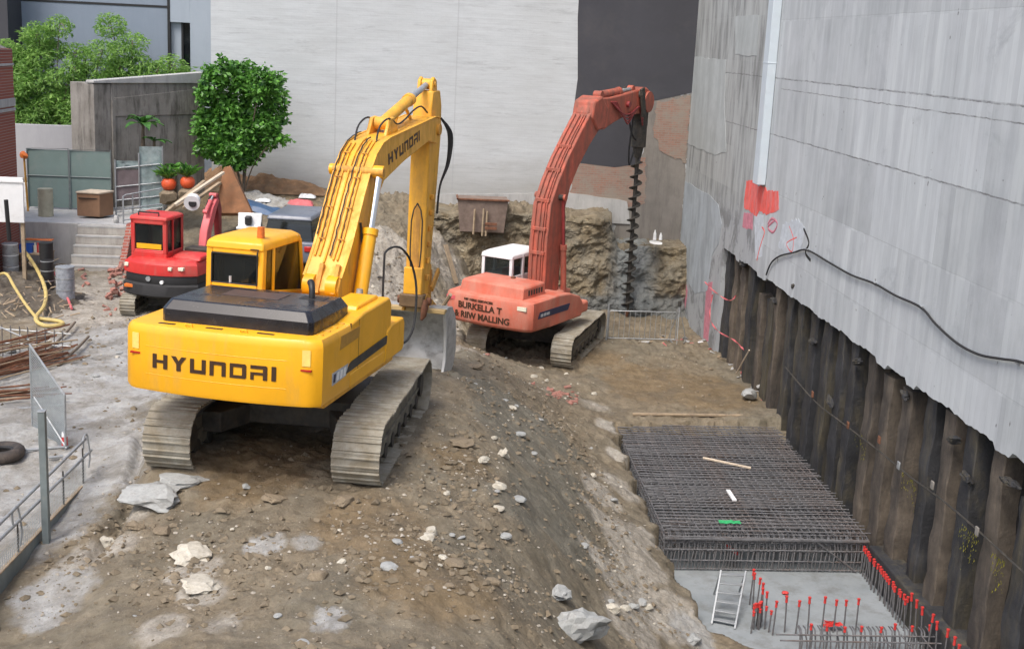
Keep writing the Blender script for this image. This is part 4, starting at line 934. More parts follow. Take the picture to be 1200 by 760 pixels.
mb = H(); mb.add(*frust([rect(cx0 - .004, cx1 + .004, cy0 - .004, cy1 - .1, 3.06), rect(cx0 + .01, cx1 - .01, cy0 + .02, cy1 - .14, 3.18), rect(cx0 + .10, cx1 - .10, cy0 + .14, cy1 - .28, 3.245)]))
mb.build('roof', 'yellow', cab, bevel=.028, seg=3)
mb = H(); mb.box(cx0 + .09, cx1 - .09, cy0 + .03, cy0 + .04, 2.50, 3.02); mb.build('rear_window', 'glass', cab)
mb = H()
for a, c in (((cx0 + .10, 2.53), (cx1 - .10, 2.53)), ((cx0 + .10, 2.99), (cx1 - .10, 2.99)), ((cx0 + .10, 2.53), (cx0 + .10, 2.99)), ((cx1 - .10, 2.53), (cx1 - .10, 2.99))):
    mb.tube([(a[0], cy0 + .008, a[1]), (c[0], cy0 + .008, c[1])], .012, 6)
mb.build('window_seal', 'rubber', cab, smooth=True)
for xx in (cx1 - .04, cx0 + .03): mb = H(); mb.prism_x([(cy0 + .12, 2.38), (cy1 + .06, 2.15), (cy1 - .12, 3.08), (cy0 + .12, 3.08)], xx, xx + .01); mb.build('side_window', 'glass', cab)
mb = H(); mb.prism_x([(cy1 + .06, 2.18), (cy1 + .08, 2.18), (cy1 - .12, 3.08), (cy1 - .14, 3.08)], cx0 + .1, cx1 - .1); mb.build('windscreen', 'glass', cab)
mb = H(); mb.cyl((-.6, -.6, 3.18), (-.6, -.6, 3.27), .03, seg=10); mb.cyl((-.6, -.6, 3.25), (-.6, -.6, 3.42), .062, .055, 16); mb.build('beacon', 'beacon', cab, smooth=True)
mb = H(); mb.box(-.66, -.52, -.855, -.84, 3.08, 3.095); mb.tube([(-.53, -.855, 3.09), (-.54, -.88, 2.98), (-.53, -.875, 2.90)], .010, 6); mb.build('aerial_bracket', 'black', cab)
mb = H(); mb.box(-.85, -.5, cy0 - .010, cy0 + .0, 2.455, 2.475); mb.build('sill_strip', 'white', cab, bevel=.003)
mb = H(); mb.box(cx0 + .25, cx1 - .28, .0, .16, 1.9, 2.78); mb.build('driver_seat', 'rubber', cab, bevel=.05)
mb = H(); mb.box(cx0 + .06, cx1 - .06, cy0 + .1, cy1, 2.05, 2.2); mb.build('cab_floor', 'inside', cab)
mb = H(); mb.cyl((-1.0, cy0 + .02, 2.52), (-1.0, cy0 + .02, 2.64), .022, seg=10); mb.build('washer_bottle', 'decal_grey', cab, smooth=True)

# boom (side outline, local y,z), centred at BX
class HW(MB):
    def add(s, vs, fs, mt=None):
        out = []
        for p in vs:
            p = (mt @ Vector(p)) if mt is not None else Vector(p)
            y = p.y + .25 * min(1, max(0, (6 - p.y) / 3)); z = p.z - .08 * max(0, p.z - 2.4) - .03 * max(0, p.y); out.append(YTILT @ Vector((p.x, y, z)))
        return super().add(out, fs)
H0 = H; H = lambda: HW()
BX = .08; BW = .32
def outl(pts, x0, x1, name, mat, parent, bevel=.03, mk=None):
    mb = (mk or H)(); mb.prism_x(pts, x0, x1); return mb.build(name, mat, parent, bevel=bevel)
top = [(-.02, 2.34), (.10, 2.56), (.52, 3.06), (.80, 3.50), (1.10, 3.98), (1.40, 4.42), (1.70, 4.74), (2.05, 4.95), (2.5, 5.06), (5.75, 5.52), (6.12, 5.50), (6.30, 5.32)]
bot = [(6.25, 5.08), (5.95, 4.93), (5.3, 4.98), (3.5, 4.58), (2.25, 4.22), (1.78, 3.78), (1.42, 3.15), (1.12, 2.6), (.86, 2.1), (.60, 1.9), (.18, 1.95)]
boom = outl(top + bot, BX - BW, BX + BW, 'boom', 'yellow_worn', ye, .02)
mb = H()
for xx in (BX - BW, BX + BW):
    for a, c in zip(top[1:10], top[2:11]): mb.bar((xx, a[0], a[1] + .004), (xx, c[0], c[1] + .004), .05, .02)
mb.build('boom_flange', 'yellow_worn', boom, bevel=.005)
for xx in (BX - .2, BX + .2): mb = H(); mb.cyl((xx - .09, .12, 2.40), (xx + .09, .12, 2.40), .20, seg=22); mb.build('foot_boss', 'yellow', boom, smooth=True)
for xx in (BX - .04, BX + .24): mb = H(); mb.bar((xx, -.02, 2.28), (xx, .22, 2.78), .07, .12); mb.build('foot_slot', 'yellow_rust', boom, bevel=.01)
mb = H(); mb.cyl((BX - BW - .04, 1.45, 4.42), (BX + BW + .24, 1.45, 4.42), .085, seg=18); mb.build('cylinder_pin', 'yellow_rust', boom, smooth=True)
mb = H(); mb.cyl((BX - BW - .05, 6.02, 5.24), (BX + BW + .05, 6.02, 5.24), .13, seg=20); mb.build('arm_pin', 'yellow_rust', boom, smooth=True)
def along(xo, off, ts):
    P = [Vector((0, y, z)) for y, z in top[1:11]]; seg = [0]
    for a, c in zip(P, P[1:]): seg.append(seg[-1] + (c - a).length)
    out = []
    for t in ts:
        s = t * seg[-1]; i = max(0, min(len(P) - 2, sum(1 for q in seg if q <= s) - 1)); u = (s - seg[i]) / (seg[i + 1] - seg[i])
        p = P[i].lerp(P[i + 1], u); d = (P[i + 1] - P[i]).normalized(); nn = Vector((0, -d.z, d.y)); out.append((xo, p.y + nn.y * off, p.z + nn.z * off))
    return out
for xo, t0, t1 in ((BX - .24, .06, .42), (BX - .16, .06, .42), (BX - .05, .04, .46), (BX + .10, .05, .44), (BX + .17, .05, .44)):
    mb = H(); mb.tube(along(xo, .025, np.linspace(t0, t1, 18)), .017, 8); mb.build('steel_pipe', 'yellow_worn', boom, smooth=True)
for xo, t0, t1, rad in ((BX - .30, .12, .52, .012), (BX - .20, .10, .40, .008), (BX + .03, .06, .46, .013), (BX + .14, .1, .40, .007)):
    mb = H(); mb.tube([(x + .008 * math.sin(9 * i), y, z) for i, (x, y, z) in enumerate(along(xo, .045, np.linspace(t0, t1, 22)))], rad, 8); mb.build('hose', 'rubber', boom, smooth=True)
for t in (.11, .20, .29, .37):
    for xo in (BX - .20, BX + .14):
        p = along(xo, .05, [t])[0]; mb = H(); mb.box(p[0] - .06, p[0] + .06, p[1] - .012, p[1] + .012, p[2] - .012, p[2] + .012); mb.build('pipe_clamp', 'yellow_rust', boom, bevel=.006)
def warp(p): return YTILT @ Vector((p.x, p.y + .25 * min(1, max(0, (6 - p.y) / 3)), p.z - .08 * max(0, p.z - 2.4) - .03 * max(0, p.y)))
a0, a1 = Vector((BX + BW, 2.45, 4.50)), Vector((BX + BW, 4.55, 4.98)); dv = (a1 - a0); Lb = dv.length; du = dv.normalized(); dw = Vector((0, -du.z, du.y))
put_letters('lettering', poly_letters('HYUNDAI', 0, Lb, .02, .24), lambda u, v, d: tuple(warp(a0 + du * u + dw * v + Vector((.002 + .004 * d, 0, 0)))), 'letter', boom)
def cylinder(root, p0, p1, r_, frac, mk, matb='yellow', name='boom_cylinder', rod='chrome', rr=None):
    p0, p1 = Vector(p0), Vector(p1); q = p0.lerp(p1, frac)
    mb = mk(); mb.cyl(p0, q, r_, seg=20); b_ = mb.build(name, matb, root, smooth=True)
    mb = mk(); mb.cyl(p0.lerp(q, .93), q + (q - p0).normalized() * .02, r_ * 1.18, seg=20); mb.build('gland', matb, b_, smooth=True)
    mb = mk(); mb.cyl(p0 - Vector((r_ * 1.1, 0, 0)), p0 + Vector((r_ * 1.1, 0, 0)), r_ * 1.1, seg=18); mb.build('base_eye', matb, b_, smooth=True)
    mb = mk(); mb.cyl(q, p1, rr or r_ * .55, seg=16); mb.build('piston_rod', rod, b_, smooth=True)
    mb = mk(); mb.cyl(p1 - Vector((.09, 0, 0)), p1 + Vector((.09, 0, 0)), r_ * 1.05, seg=18); mb.build('rod_eye', matb, b_, smooth=True); return b_
for xo in (BX - .34, BX + .46): cylinder(ye, (xo, .62, 1.95), (xo, 1.5, 4.42), .12 if xo > BX else .10, .57, H)
mb = H(); mb.tube(catm([(BX + .34, .95, 3.5), (BX + .37, .98, 3.1), (BX + .40, .92, 2.7), (BX + .42, 1.02, 2.35), (BX + .40, .9, 2.1)]), .02, 8); mb.build('hose', 'rubber', boom, smooth=True)
# arm
ax0, ax1 = BX - .20, BX + .20
arm_o = [(5.86, 5.66), (5.96, 6.08), (6.50, 6.12), (6.66, 5.80), (6.72, 5.2), (6.62, 4.2), (6.42, 2.6), (6.28, 1.55), (6.10, 1.36), (5.88, 1.42), (5.84, 1.9), (5.84, 3.2), (5.84, 4.6), (5.80, 5.0)]
arm = outl(arm_o, ax0, ax1, 'arm', 'yellow_worn', ye, .025)
for sx in (-.13, .13): mb = H(); mb.prism_x([(5.95, 5.95), (6.02, 6.32), (6.14, 6.40), (6.32, 6.34), (6.42, 6.0)], BX + sx - .035, BX + sx + .035); mb.build('arm_lug', 'yellow_worn', arm, bevel=.02)
mb = H(); mb.cyl((BX - .19, 6.17, 6.24), (BX + .19, 6.17, 6.24), .065, seg=16); mb.build('lug_pin', 'yellow_rust', arm, smooth=True)
for q, w_ in ((0, 0), (1, .05), (2, .09)): mb = H(); mb.tube(catm([(BX + .24, 6.5, 5.5), (BX + .36 + w_ * .6, 6.72 + w_, 5.15), (BX + .35 + w_ * .5, 6.78, 4.5), (BX + .29, 6.5, 3.95), (BX + .28, 6.4, 3.4 - w_)]), .022, 8); mb.build('hose', 'rubber', arm, smooth=True)
for k in range(6):
    mb = H(); z = 3.7 - .36 * k; mb.box(ax1, ax1 + .07, 6.10 - .03 * k, 6.24 - .03 * k, z - .06, z + .06); mb.build('pipe_clamp', 'yellow_rust', arm, bevel=.015)
for sx in (-1, 1): mb = H(); mb.tube([(BX + sx * w_, 5.835, z) for z, w_ in ((3.56, .0), (3.40, .08), (3.15, .12), (2.5, .12), (2.15, .10), (2.0, .05))], .014, 6); mb.build('guard_rim', 'dark_steel', arm, smooth=True)
mb = H(); mb.prism_x([(5.83, 2.0), (5.842, 2.0), (5.842, 3.5), (5.83, 3.5)], BX - .07, BX + .07); mb.build('guard_plate', 'yellow_rust', arm)
mb = H(); mb.box(BX - .20, BX + .20, 5.70, 5.92, 1.55, 2.12); mb.build('worn_panel', 'yellow_worn', arm, bevel=.02)
mb = H(); mb.box(BX - .26, BX + .26, 5.62, 5.95, 1.28, 1.56); mb.build('coupler', 'coupler', arm, bevel=.03)
cylinder(ye, (BX, 3.0, 5.32), (BX, 6.17, 6.24), .115, .58, H, 'yellow_worn', 'arm_cylinder', 'galv')
for sx in (-.17, .17): mb = H(); mb.prism_x([(2.6, 5.0), (2.85, 5.42), (3.1, 5.46), (3.45, 5.12)], BX + sx - .035, BX + sx + .035); mb.build('cylinder_bracket', 'yellow_worn', boom, bevel=.015)
for xo in (BX - .22, BX + .18):
    mb = H(); mb.tube(catm([(xo, 2.1, 4.92), (xo - .02, 2.35, 5.25), (xo, 2.8, 5.42), (xo + .02, 3.3, 5.32), (xo, 3.9, 5.42), (xo, 4.5, 5.62), (xo + .02, 5.0, 5.72), (xo, 5.6, 5.6)]), .018, 8); mb.build('hose', 'rubber', boom, smooth=True)
mb = H(); mb.tube(catm([(BX - .1, 4.2, 5.3), (BX - .08, 4.35, 5.6), (BX - .06, 4.7, 5.68), (BX - .04, 5.1, 5.45)]), .035, 8); mb.build('hose_guard', 'yellow_worn', boom, smooth=True)
cylinder(ye, (BX, 6.75, 4.4), (BX, 6.75, 2.0), .10, .62, H, 'yellow_worn', 'bucket_cylinder', 'galv')
for xx, a, c in ((BX - .28, (6.75, 1.98), (6.25, 1.62)), (BX + .28, (6.75, 1.98), (6.25, 1.62)), (BX - .1, (6.75, 1.98), (6.72, 1.2)), (BX + .1, (6.75, 1.98), (6.72, 1.2))): mb = H(); mb.bar((xx, *a), (xx, *c), .06, .15); mb.build('linkage', 'yellow_rust', arm, bevel=.015)
# bucket: opening towards the machine
bx0, bx1 = -.72, .72
outer = [(5.95, 1.20), (6.3, 1.28), (6.8, 1.24), (7.25, 1.0), (7.5, .6), (7.5, .2), (7.28, -.12), (6.85, -.30), (6.2, -.34)]
inner = [(6.22, -.28), (6.83, -.23), (7.2, -.06), (7.4, .22), (7.4, .58), (7.18, .92), (6.78, 1.15), (6.3, 1.19), (5.97, 1.12)]
_q = lambda L: [(6.0 + (y - 6.0) * (.68 if y > 6 else 1), z) for y, z in L]
bucket = outl(_q(outer + inner), bx0, bx1, 'bucket', 'bucket_steel', ye, .01)
side = [(5.97, 1.22), (6.3, 1.28), (6.8, 1.24), (7.25, 1.0), (7.5, .6), (7.5, .2), (7.28, -.12), (6.85, -.30), (6.2, -.34), (6.10, -.26), (6.32, .05), (6.34, .7), (6.10, 1.0)]
for xa, xb_ in ((bx0 - .05, bx0 + .012), (bx1 - .012, bx1 + .05)): outl(_q(side), xa, xb_, 'side_plate', 'bucket_steel', bucket, .012)
for xa, xb_ in ((bx0 - .052, bx0 + .014), (bx1 - .014, bx1 + .052)): outl([(5.93, 1.16), (6.0, 1.2), (6.20, .78), (6.20, .05), (6.02, -.32), (5.95, -.30), (6.15, .1), (6.14, .74)], xa, xb_, 'side_cutter', 'bucket_edge', bucket, .008)
mb = H(); mb.box(bx0 - .05, bx1 + .05, 5.86, 6.06, 1.16, 1.25); mb.build('top_lip', 'lip', bucket, bevel=.012)
for sx in (-.20, .24): outl([(5.75, 1.18), (5.82, 1.50), (6.0, 1.56), (6.3, 1.42), (6.8, 1.2)], BX + sx - .03, BX + sx + .03, 'bucket_ear', 'yellow_rust', bucket, .01)
mb = H(); mb.cyl((BX - .36, 5.93, 1.40), (BX + .36, 5.93, 1.40), .085, seg=18); mb.build('bucket_pin', 'rust', bucket, smooth=True)
mb = H(); mb.tube([(BX + .27, 5.72, 1.45), (BX + .29, 5.68, 1.3), (BX + .27, 5.70, 1.12), (BX + .22, 5.72, 1.02)], [.07, .08, .065, .03], 10); mb.build('lifting_hook', 'rust', bucket, smooth=True)
for k in range(5):
    xx = bx0 + .12 + k * (bx1 - bx0 - .24) / 4; outl([(6.24, -.36), (6.24, -.25), (5.92, -.32), (5.90, -.34)], xx - .06, xx + .06, 'tooth', 'bucket_edge', bucket, .008)
mb = H(); hp = [(1.02, .45, 2.0), (1.02, .45, 2.9), (1.03, .48, 3.06), (1.08, .70, 3.13), (1.15, 1.0, 3.08), (1.22, 1.35, 2.8), (1.30, 1.48, 2.3), (1.34, 1.30, 1.7), (1.36, .9, 1.5), (1.36, .6, 1.48)]
mb.tube(catm(hp, 4), .020, 8); mb.build('handrail', 'rubber', ye, smooth=True)
mb = H(); mb.tube([(1.02, .45, 2.6), (.92, .45, 2.6)], .016, 6); mb.build('handrail_stub', 'rubber', ye, smooth=True)

# ------------------------------------------------------------------ orange drilling excavator
OZ = -2.50
RC, RHD = (3.41, 34.24), R(34.8)
oe = empty('drilling_excavator', (*RC, OZ), 0, 'faded orange excavator with a long auger drill standing on the lower pit floor', 'excavator')
Ro = rotz(RHD); Rot = rotz(R(21)) @ Matrix.Translation((.0, .12, 0))
O = lambda: HB(Ro)
track_set(oe, 1.26, 4.4, .9, .6, 42, Rot); track_set(oe, -1.26, 4.4, .9, .6, 42, Rot)
mb = MB(); mb.box(-.9, .9, -.7, .7, .35, .8, Rot); mb.cyl((0, 0, .7), (0, 0, 1.3), .6, seg=28, mt=Rot); mb.build('undercarriage', 'dark_steel', oe, bevel=.02)
zb = 1.21; ox0, ox1 = -1.41, 1.41
def ob(x): t = x / 1.41; return -3.06 + .12 * t * t + .10 * (max(0, abs(t) - .85) / .15) ** 2
pr = [(ox0 + (ox1 - ox0) * i / 40, ob(ox0 + (ox1 - ox0) * i / 40)) for i in range(41)]
def oin(p, d): return [(x * (1 - d / 1.5), y + d) for x, y in p]
rings = []
for z, d in ((zb, .12), (zb + .06, .03), (zb + .12, 0), (zb + .76, 0), (zb + .82, .02), (zb + .86, .09)): rings.append([(x, y, z) for x, y in oin(pr, d)] + [(ox1 * (1 - d / 3), -1.9, z), (ox0 * (1 - d / 3), -1.9, z)])
mb = O(); mb.add(*frust(rings)); oc = mb.build('counterweight', 'orange', oe, smooth=True)
mb = O(); mb.prism_x([(-1.92, zb), (.0, zb), (.10, zb + .10), (.10, zb + .40), (-.1, zb + .62), (-.7, zb + .80), (-1.4, zb + .86), (-1.92, zb + .85)], .55, ox1 - .005); mb.build('right_housing', 'orange', oe, bevel=.05, seg=3)
mb = O(); mb.box(ox1 - .55, ox1 - .05, .05, .55, zb + .05, zb + .40); mb.build('front_step', 'orange', oe, bevel=.08, seg=3)
mb = O(); mb.box(ox0, -.42, -1.92, 1.0, zb, zb + .7); mb.box(-.45, .6, -1.95, .8, zb, zb + .6); mb.build('deck_frame', 'orange', oe, bevel=.04)
mb = O(); mb.add(*frust([rect(-1.08, 1.0, -2.75, -1.5, zb + .82), rect(-1.04, .98, -2.70, -1.5, zb + 1.16), rect(-.95, .9, -2.58, -1.55, zb + 1.21)])); eh = mb.build('engine_hood', 'orange', oe, bevel=.03)
for k in range(6): mb = O(); mb.box(.985, 1.0, -2.45 + .14 * k, -2.37 + .14 * k, zb + .93, zb + 1.08); mb.build('grille_slot', 'dark_steel', eh)
mb = O(); mb.cyl((.1, -1.8, zb + 1.2), (.1, -1.8, zb + 1.26), .07, seg=12); mb.build('exhaust_cap', 'rust', eh, smooth=True)
mb = O(); mb.prism_x([(-2.6, zb + .36), (-.85, zb + .34), (-.75, zb + .52), (-2.5, zb + .54)], ox1 - .02, ox1 + .008); sd = mb.build('side_decal', 'blue_decal', oe, bevel=.004)
for k in range(3): mb = O(); mb.prism_x([(-2.45 + .18 * k, zb + .40), (-2.31 + .18 * k, zb + .40), (-2.31 + .18 * k, zb + .48), (-2.45 + .18 * k, zb + .48)], ox1 + .004, ox1 + .013); mb.build('decal_block', 'decal_grey', sd)
for xx in (-1.2, 1.12): mb = O(); y_ = min(ob(xx - .14), ob(xx + .14)); mb.box(xx - .14, xx + .14, y_ - .008, y_ + .2, zb + .62, zb + .73); mb.build('reflector', 'pinkred' if xx < 0 else 'decal_white', oc)
def wrap_text(s, size, x0, z0, width, parent, bold=.007):
    me_ = text_mesh(s, size, bold); xs_ = [v_.co.x for v_ in me_.vertices]; a_, c_ = min(xs_), max(xs_); k = width / (c_ - a_)
    for v_ in me_.vertices:
        x = x0 + (v_.co.x - a_) * k; d = v_.co.z; v_.co = Ro @ Vector((x, ob(x) - .014 - max(0, d), z0 + v_.co.y))
    me_.materials.append(M['letter']); o = bpy.data.objects.new('lettering', me_); COL.objects.link(o); o.parent = parent; return o
wrap_text('MB HIRE SERVICES', .085, -.72, zb + .68, .95, oc, .004)
wrap_text('BURKELLA T', .25, -.92, zb + .44, 1.45, oc)
wrap_text('& RIIW MALLING', .25, -1.05, zb + .17, 1.82, oc)
# cab: white with dark glass
mb = O(); kx0, kx1, ky0, ky1 = -1.45, -.42, -1.05, .6
mb.box(kx0, kx1, ky0, ky1, zb + .4, zb + 1.06)
for xx in (kx0, kx1 - .08):
    for yy in (ky0, ky0 + .62, ky1 - .1): mb.box(xx, xx + .10, yy, yy + .11, zb + .9, zb + 1.66)
mb.add(*frust([rect(kx0 - .02, kx1 + .02, ky0 - .02, ky1, zb + 1.56), rect(kx0, kx1, ky0, ky1, zb + 1.68), rect(kx0 + .14, kx1 - .14, ky0 + .14, ky1 - .1, zb + 1.76)]))
oc2 = mb.build('cab', 'white', oe, bevel=.02)
mb = O(); mb.box(kx0 + .03, kx1 - .03, ky0 + .03, ky1 - .03, zb + 1.0, zb + 1.60); mb.build('cab_windows', 'glass', oc2)
# boom
OX = .12; OW = .30
def bwarp(y, z):
    # stretch the outline drawn for a shorter boom to the real one
    return (y * 1.0, z)
ot = [(-.50, 1.3), (-.52, 2.0), (-.52, 3.3), (-.40, 4.40), (.0, 5.08), (.50, 5.72), (1.10, 6.34), (1.70, 6.92), (2.1, 7.15)]
obt = [(2.65, 7.0), (2.75, 6.75), (2.45, 6.5), (1.85, 6.05), (1.22, 5.45), (.75, 4.85), (.50, 4.25), (.42, 3.3), (.36, 2.0), (.30, 1.3), (-.1, 1.2)]
ot = [(y, z) for y, z in ot]
obm = outl(ot + obt, OX - OW, OX + OW, 'boom', 'orange_boom', oe, .03, O)
mb = O()
for xx in (OX - .16, OX, OX + .12, OX + .19): mb.tube([(xx, y - .04, z + .03) for y, z in ((-.51, 2.0), (-.52, 3.3), (-.40, 4.40), (.0, 5.08), (.50, 5.72), (1.10, 6.34), (1.70, 6.92))], .022, 6)
mb.build('steel_pipe', 'orange_boom', obm, smooth=True)
for y, z in ((-.50, 3.0), (-.47, 3.7), (-.33, 4.52), (.22, 5.37), (.8, 6.02)): mb = O(); mb.box(OX - .22, OX + .24, y - .08, y + .0, z - .05, z + .06); mb.build('pipe_clamp', 'orange_boom', obm, bevel=.015)
mb = O(); mb.cyl((OX - OW - .14, .10, 4.60), (OX + OW + .14, .10, 4.60), .09, seg=14); mb.build('pivot_pin', 'dark_steel', obm, smooth=True)
for sx in (-1, 1): cylinder(oe, (OX + sx * .42, .48, 1.4), (OX + sx * .42, .12, 4.6), .09, .55, O, 'orange_boom', rod='darkred')
mb = O(); mb.tube(catm([(OX + .33, .3, 3.9), (OX + .38, .4, 3.4), (OX + .38, .45, 2.8), (OX + .36, .45, 2.2)]), .02, 6); mb.build('hose', 'rubber', obm, smooth=True)
# stick, laid out nearly level towards the drill
st = outl([(1.75, 6.95), (1.90, 7.28), (2.3, 7.42), (3.2, 7.44), (4.2, 7.54), (5.8, 7.72), (6.15, 7.58), (6.22, 7.22), (6.0, 6.96), (5.6, 6.88), (4.3, 6.82), (3.5, 6.64), (2.9, 6.46), (2.4, 6.45), (2.0, 6.68)], OX - .24, OX + .24, 'stick', 'orange_boom', oe, .05, O)
mb = O(); mb.prism_x([(1.78, 6.85), (1.9, 7.34), (2.4, 7.5), (2.85, 7.1), (2.7, 6.5), (2.2, 6.45)], OX - .36, OX + .36); mb.build('boom_joint', 'orange_boom', st, bevel=.06)
cylinder(oe, (OX + .05, 2.7, 7.50), (OX + .05, 5.0, 7.66), .12, .6, O, 'orange_boom', 'bucket_cylinder', 'galv')
mb = O(); mb.cyl((OX - .32, 5.92, 7.25), (OX + .32, 5.92, 7.25), .34, seg=24); mb.build('tip_joint', 'orange_boom', st, smooth=True)
for sx in (-.33, .33): mb = O(); mb.bar((OX + sx, 5.25, 7.7), (OX + sx, 5.5, 6.8), .07, .26); mb.build('link_bar', 'dark_steel', st, bevel=.015)
mb = O(); mb.cyl((OX - .38, 5.3, 7.5), (OX + .38, 5.3, 7.5), .13, seg=14); mb.build('link_pin', 'dark_steel', st, smooth=True)
mb = O(); mb.cyl((OX - .34, 4.4, 7.2), (OX + .34, 4.4, 7.2), .10, seg=14); mb.build('link_pin', 'darkred', st, smooth=True)
for q in range(4): mb = O(); mb.tube(catm([(OX + .26, 3.2 + .12 * q, 7.3), (OX + .36, 3.8 + .12 * q, 6.95 - .1 * q), (OX + .3, 4.5, 6.9 - .08 * q), (OX + .28, 5.2, 7.1), (OX + .22, 5.7, 6.8 - .1 * q)]), .028, 6); mb.build('hose', 'darkred', st, smooth=True)
mb = O(); mb.tube(catm([(OX + .2, 5.0, 7.0), (OX + .12, 5.1, 6.4), (OX + .05, 5.15, 5.7), (OX, 5.35, 5.2), (OX, 5.6, 5.6)]), .03, 6); mb.build('hose', 'rubber', st, smooth=True)
mb = O(); mb.tube(catm([(OX - .1, 5.2, 7.0), (OX - .05, 5.35, 6.4), (OX, 5.5, 6.1), (OX, 5.7, 6.0)]), .03, 6); mb.build('hose', 'rubber', st, smooth=True)
# auger with drive head
AY = 5.95
mb = O(); mb.cyl((OX, AY, 7.2), (OX, AY, 6.8), .14, seg=16); mb.box(OX - .2, OX + .2, AY - .2, AY + .2, 6.45, 6.95); mb.cyl((OX, AY, 6.6), (OX, AY, 5.75), .25, seg=24); mb.cyl((OX, AY, 5.75), (OX, AY, 5.4), .19, .12, seg=24)
for k in range(4): mb.box(OX + .12 * math.cos(k * 1.57), OX + .12 * math.cos(k * 1.57) + .06, AY + .18 * math.sin(k * 1.57) - .03, AY + .18 * math.sin(k * 1.57) + .03, 5.8, 6.6)
mb.build('drill_drive', 'dark_steel', oe, bevel=.012)
mb = O(); mb.cyl((OX, AY, .12), (OX, AY, 5.5), .07, seg=14); au = mb.build('auger_shaft', 'dark_steel', oe, smooth=True)
mb = O(); N = 14 * 20; pit_ = .365; vs = []; fs = []
for i in range(N + 1):
    a = i / 20 * 2 * math.pi; z = .15 + pit_ * i / 20; w = .215
    for rr_, dz in ((.07, 0), (w, -.012), (w, .014), (.07, .03)): vs.append((OX + rr_ * math.cos(a), AY + rr_ * math.sin(a), z + dz))
for i in range(N):
    for j in range(4): fs.append((i * 4 + j, i * 4 + (j + 1) % 4, i * 4 + 4 + (j + 1) % 4, i * 4 + 4 + j))
mb.add(vs, fs); mb.build('auger_flight', 'dark_steel', au)
mb = O(); mb.cyl((OX, AY, .14), (OX, AY, -.1), .10, .02, seg=12); mb.build('auger_tip', 'rust', au)

# ------------------------------------------------------------------ small red excavator on the left
ml = Vector((-6.05, 28.6, -.32)); MHd = R(14)
mi = empty('mini_excavator', ml, 0, 'small bright red excavator with folded boom parked beside the stairs', 'excavator')
Rm = rotz(MHd); Q = lambda: HB(Rm)
Rmt = Matrix.Translation((-.1, .05, 0)) @ rotz(R(4))
track_set(mi, .62, 2.1, .5, .36, 34, Rmt); track_set(mi, -.80, 2.1, .5, .36, 34, Rmt)
mb = MB(); mb.box(-.5, .5, -.4, .4, .2, .5, Rmt); mb.cyl((.05, 0, .4), (.05, 0, .56), .35, seg=20, mt=Rmt); mb.build('undercarriage', 'dark_steel', mi, bevel=.015)
def mbk_(x): t = x / .95; return -1.15 + .30 * t * t
pr = [(-.95 + 1.9 * i / 16, mbk_(-.95 + 1.9 * i / 16)) for i in range(17)]
def ring(z, d, p=None): return [(x * (1 - d / .95), y + d, z) for x, y in pr] + [(.95 * (1 - d / 2), .3, z), (-.95 * (1 - d / 2), .3, z)]
mb = Q(); mb.add(*frust([ring(.50, .08), ring(.56, .0), ring(.80, .0), ring(.84, .03)])); bp = mb.build('rear_bumper', 'rubber', mi, smooth=True)
mb = Q(); mb.box(-.84, -.52, -1.02, -.90, .70, .78); mb.build('tail_light', 'beacon', bp, bevel=.01)
mb = Q(); mb.add(*frust([ring(.84, .06), ring(1.00, .05), ring(1.06, .07)])); gr_ = mb.build('black_grille', 'black', mi, smooth=True)
mb = Q(); mb.cyl((-.18, -1.12, .96), (-.18, -1.07, .96), .06, seg=18); mb.build('round_badge', 'galv', gr_, smooth=True)
mb = Q(); mb.cyl((.16, -1.13, .90), (.16, -1.07, .90), .045, seg=14); mb.build('badge', 'white', gr_, smooth=True)
mb = Q(); mb.add(*frust([ring(1.05, .03), ring(1.12, .02), ring(1.30, .04), ring(1.40, .14), ring(1.43, .26)])); rb_ = mb.build('tail_hood', 'red', mi, smooth=True)
for xx, w in ((-.82, .10), (.36, .09), (.60, .13)):
    mb = Q(); y_ = mbk_(xx) + .02; mb.box(xx - w / 2, xx + w / 2, y_ - .03, y_ + .08, 1.19, 1.27); mb.build('hood_decal', 'decal_white', rb_, bevel=.01)
mb = Q(); mb.add(*frust([rect(.2, .93, -.70, .15, 1.38), rect(.22, .92, -.62, .12, 1.48), rect(.3, .85, -.5, .1, 1.52)])); mb.build('side_hood', 'red', mi, bevel=.03)
# cab
mx0, mx1, my0, my1 = -.74, .16, -.84, .05
mb = Q(); mb.box(mx0, mx1, my0, my1, 1.3, 1.56)
for xx in (mx0, mx1 - .10):
    for yy in (my0, my1 - .07): mb.box(xx, xx + .10, yy, yy + .09, 1.5, 2.34)
mb.box(mx0, mx1, my0, my0 + .08, 2.20, 2.34); mb.box(mx0, mx1, my0 + .005, my0 + .085, 1.5, 1.60)
mb.add(*frust([rect(mx0 - .02, mx1 + .02, my0 - .02, my1 + .02, 2.30), rect(mx0 - .01, mx1 + .01, my0, my1, 2.38), rect(mx0 + .08, mx1 - .08, my0 + .09, my1 - .08, 2.42)]))
mc = mb.build('cab', 'red', mi, bevel=.022)
mb = Q(); mb.box(mx0 + .08, mx1 - .08, my0 + .03, my0 + .045, 1.56, 2.26); mb.build('rear_window', 'glass', mc)
for xx in (mx0 + .03, mx1 - .045): mb = Q(); mb.box(xx, xx + .015, my0 + .08, my1 - .05, 1.54, 2.32); mb.build('side_window', 'glass', mc)
mb = Q(); mb.box(mx0 + .14, mx1 - .14, my0 + .012, my0 + .03, 1.62, 1.74); mb.build('yellow_sticker', 'yellow', mc)
mb = Q(); mb.box(mx1 - .03, mx1 + .005, -.50, -.46, 1.54, 2.32); mb.build('door_post', 'red', mc)
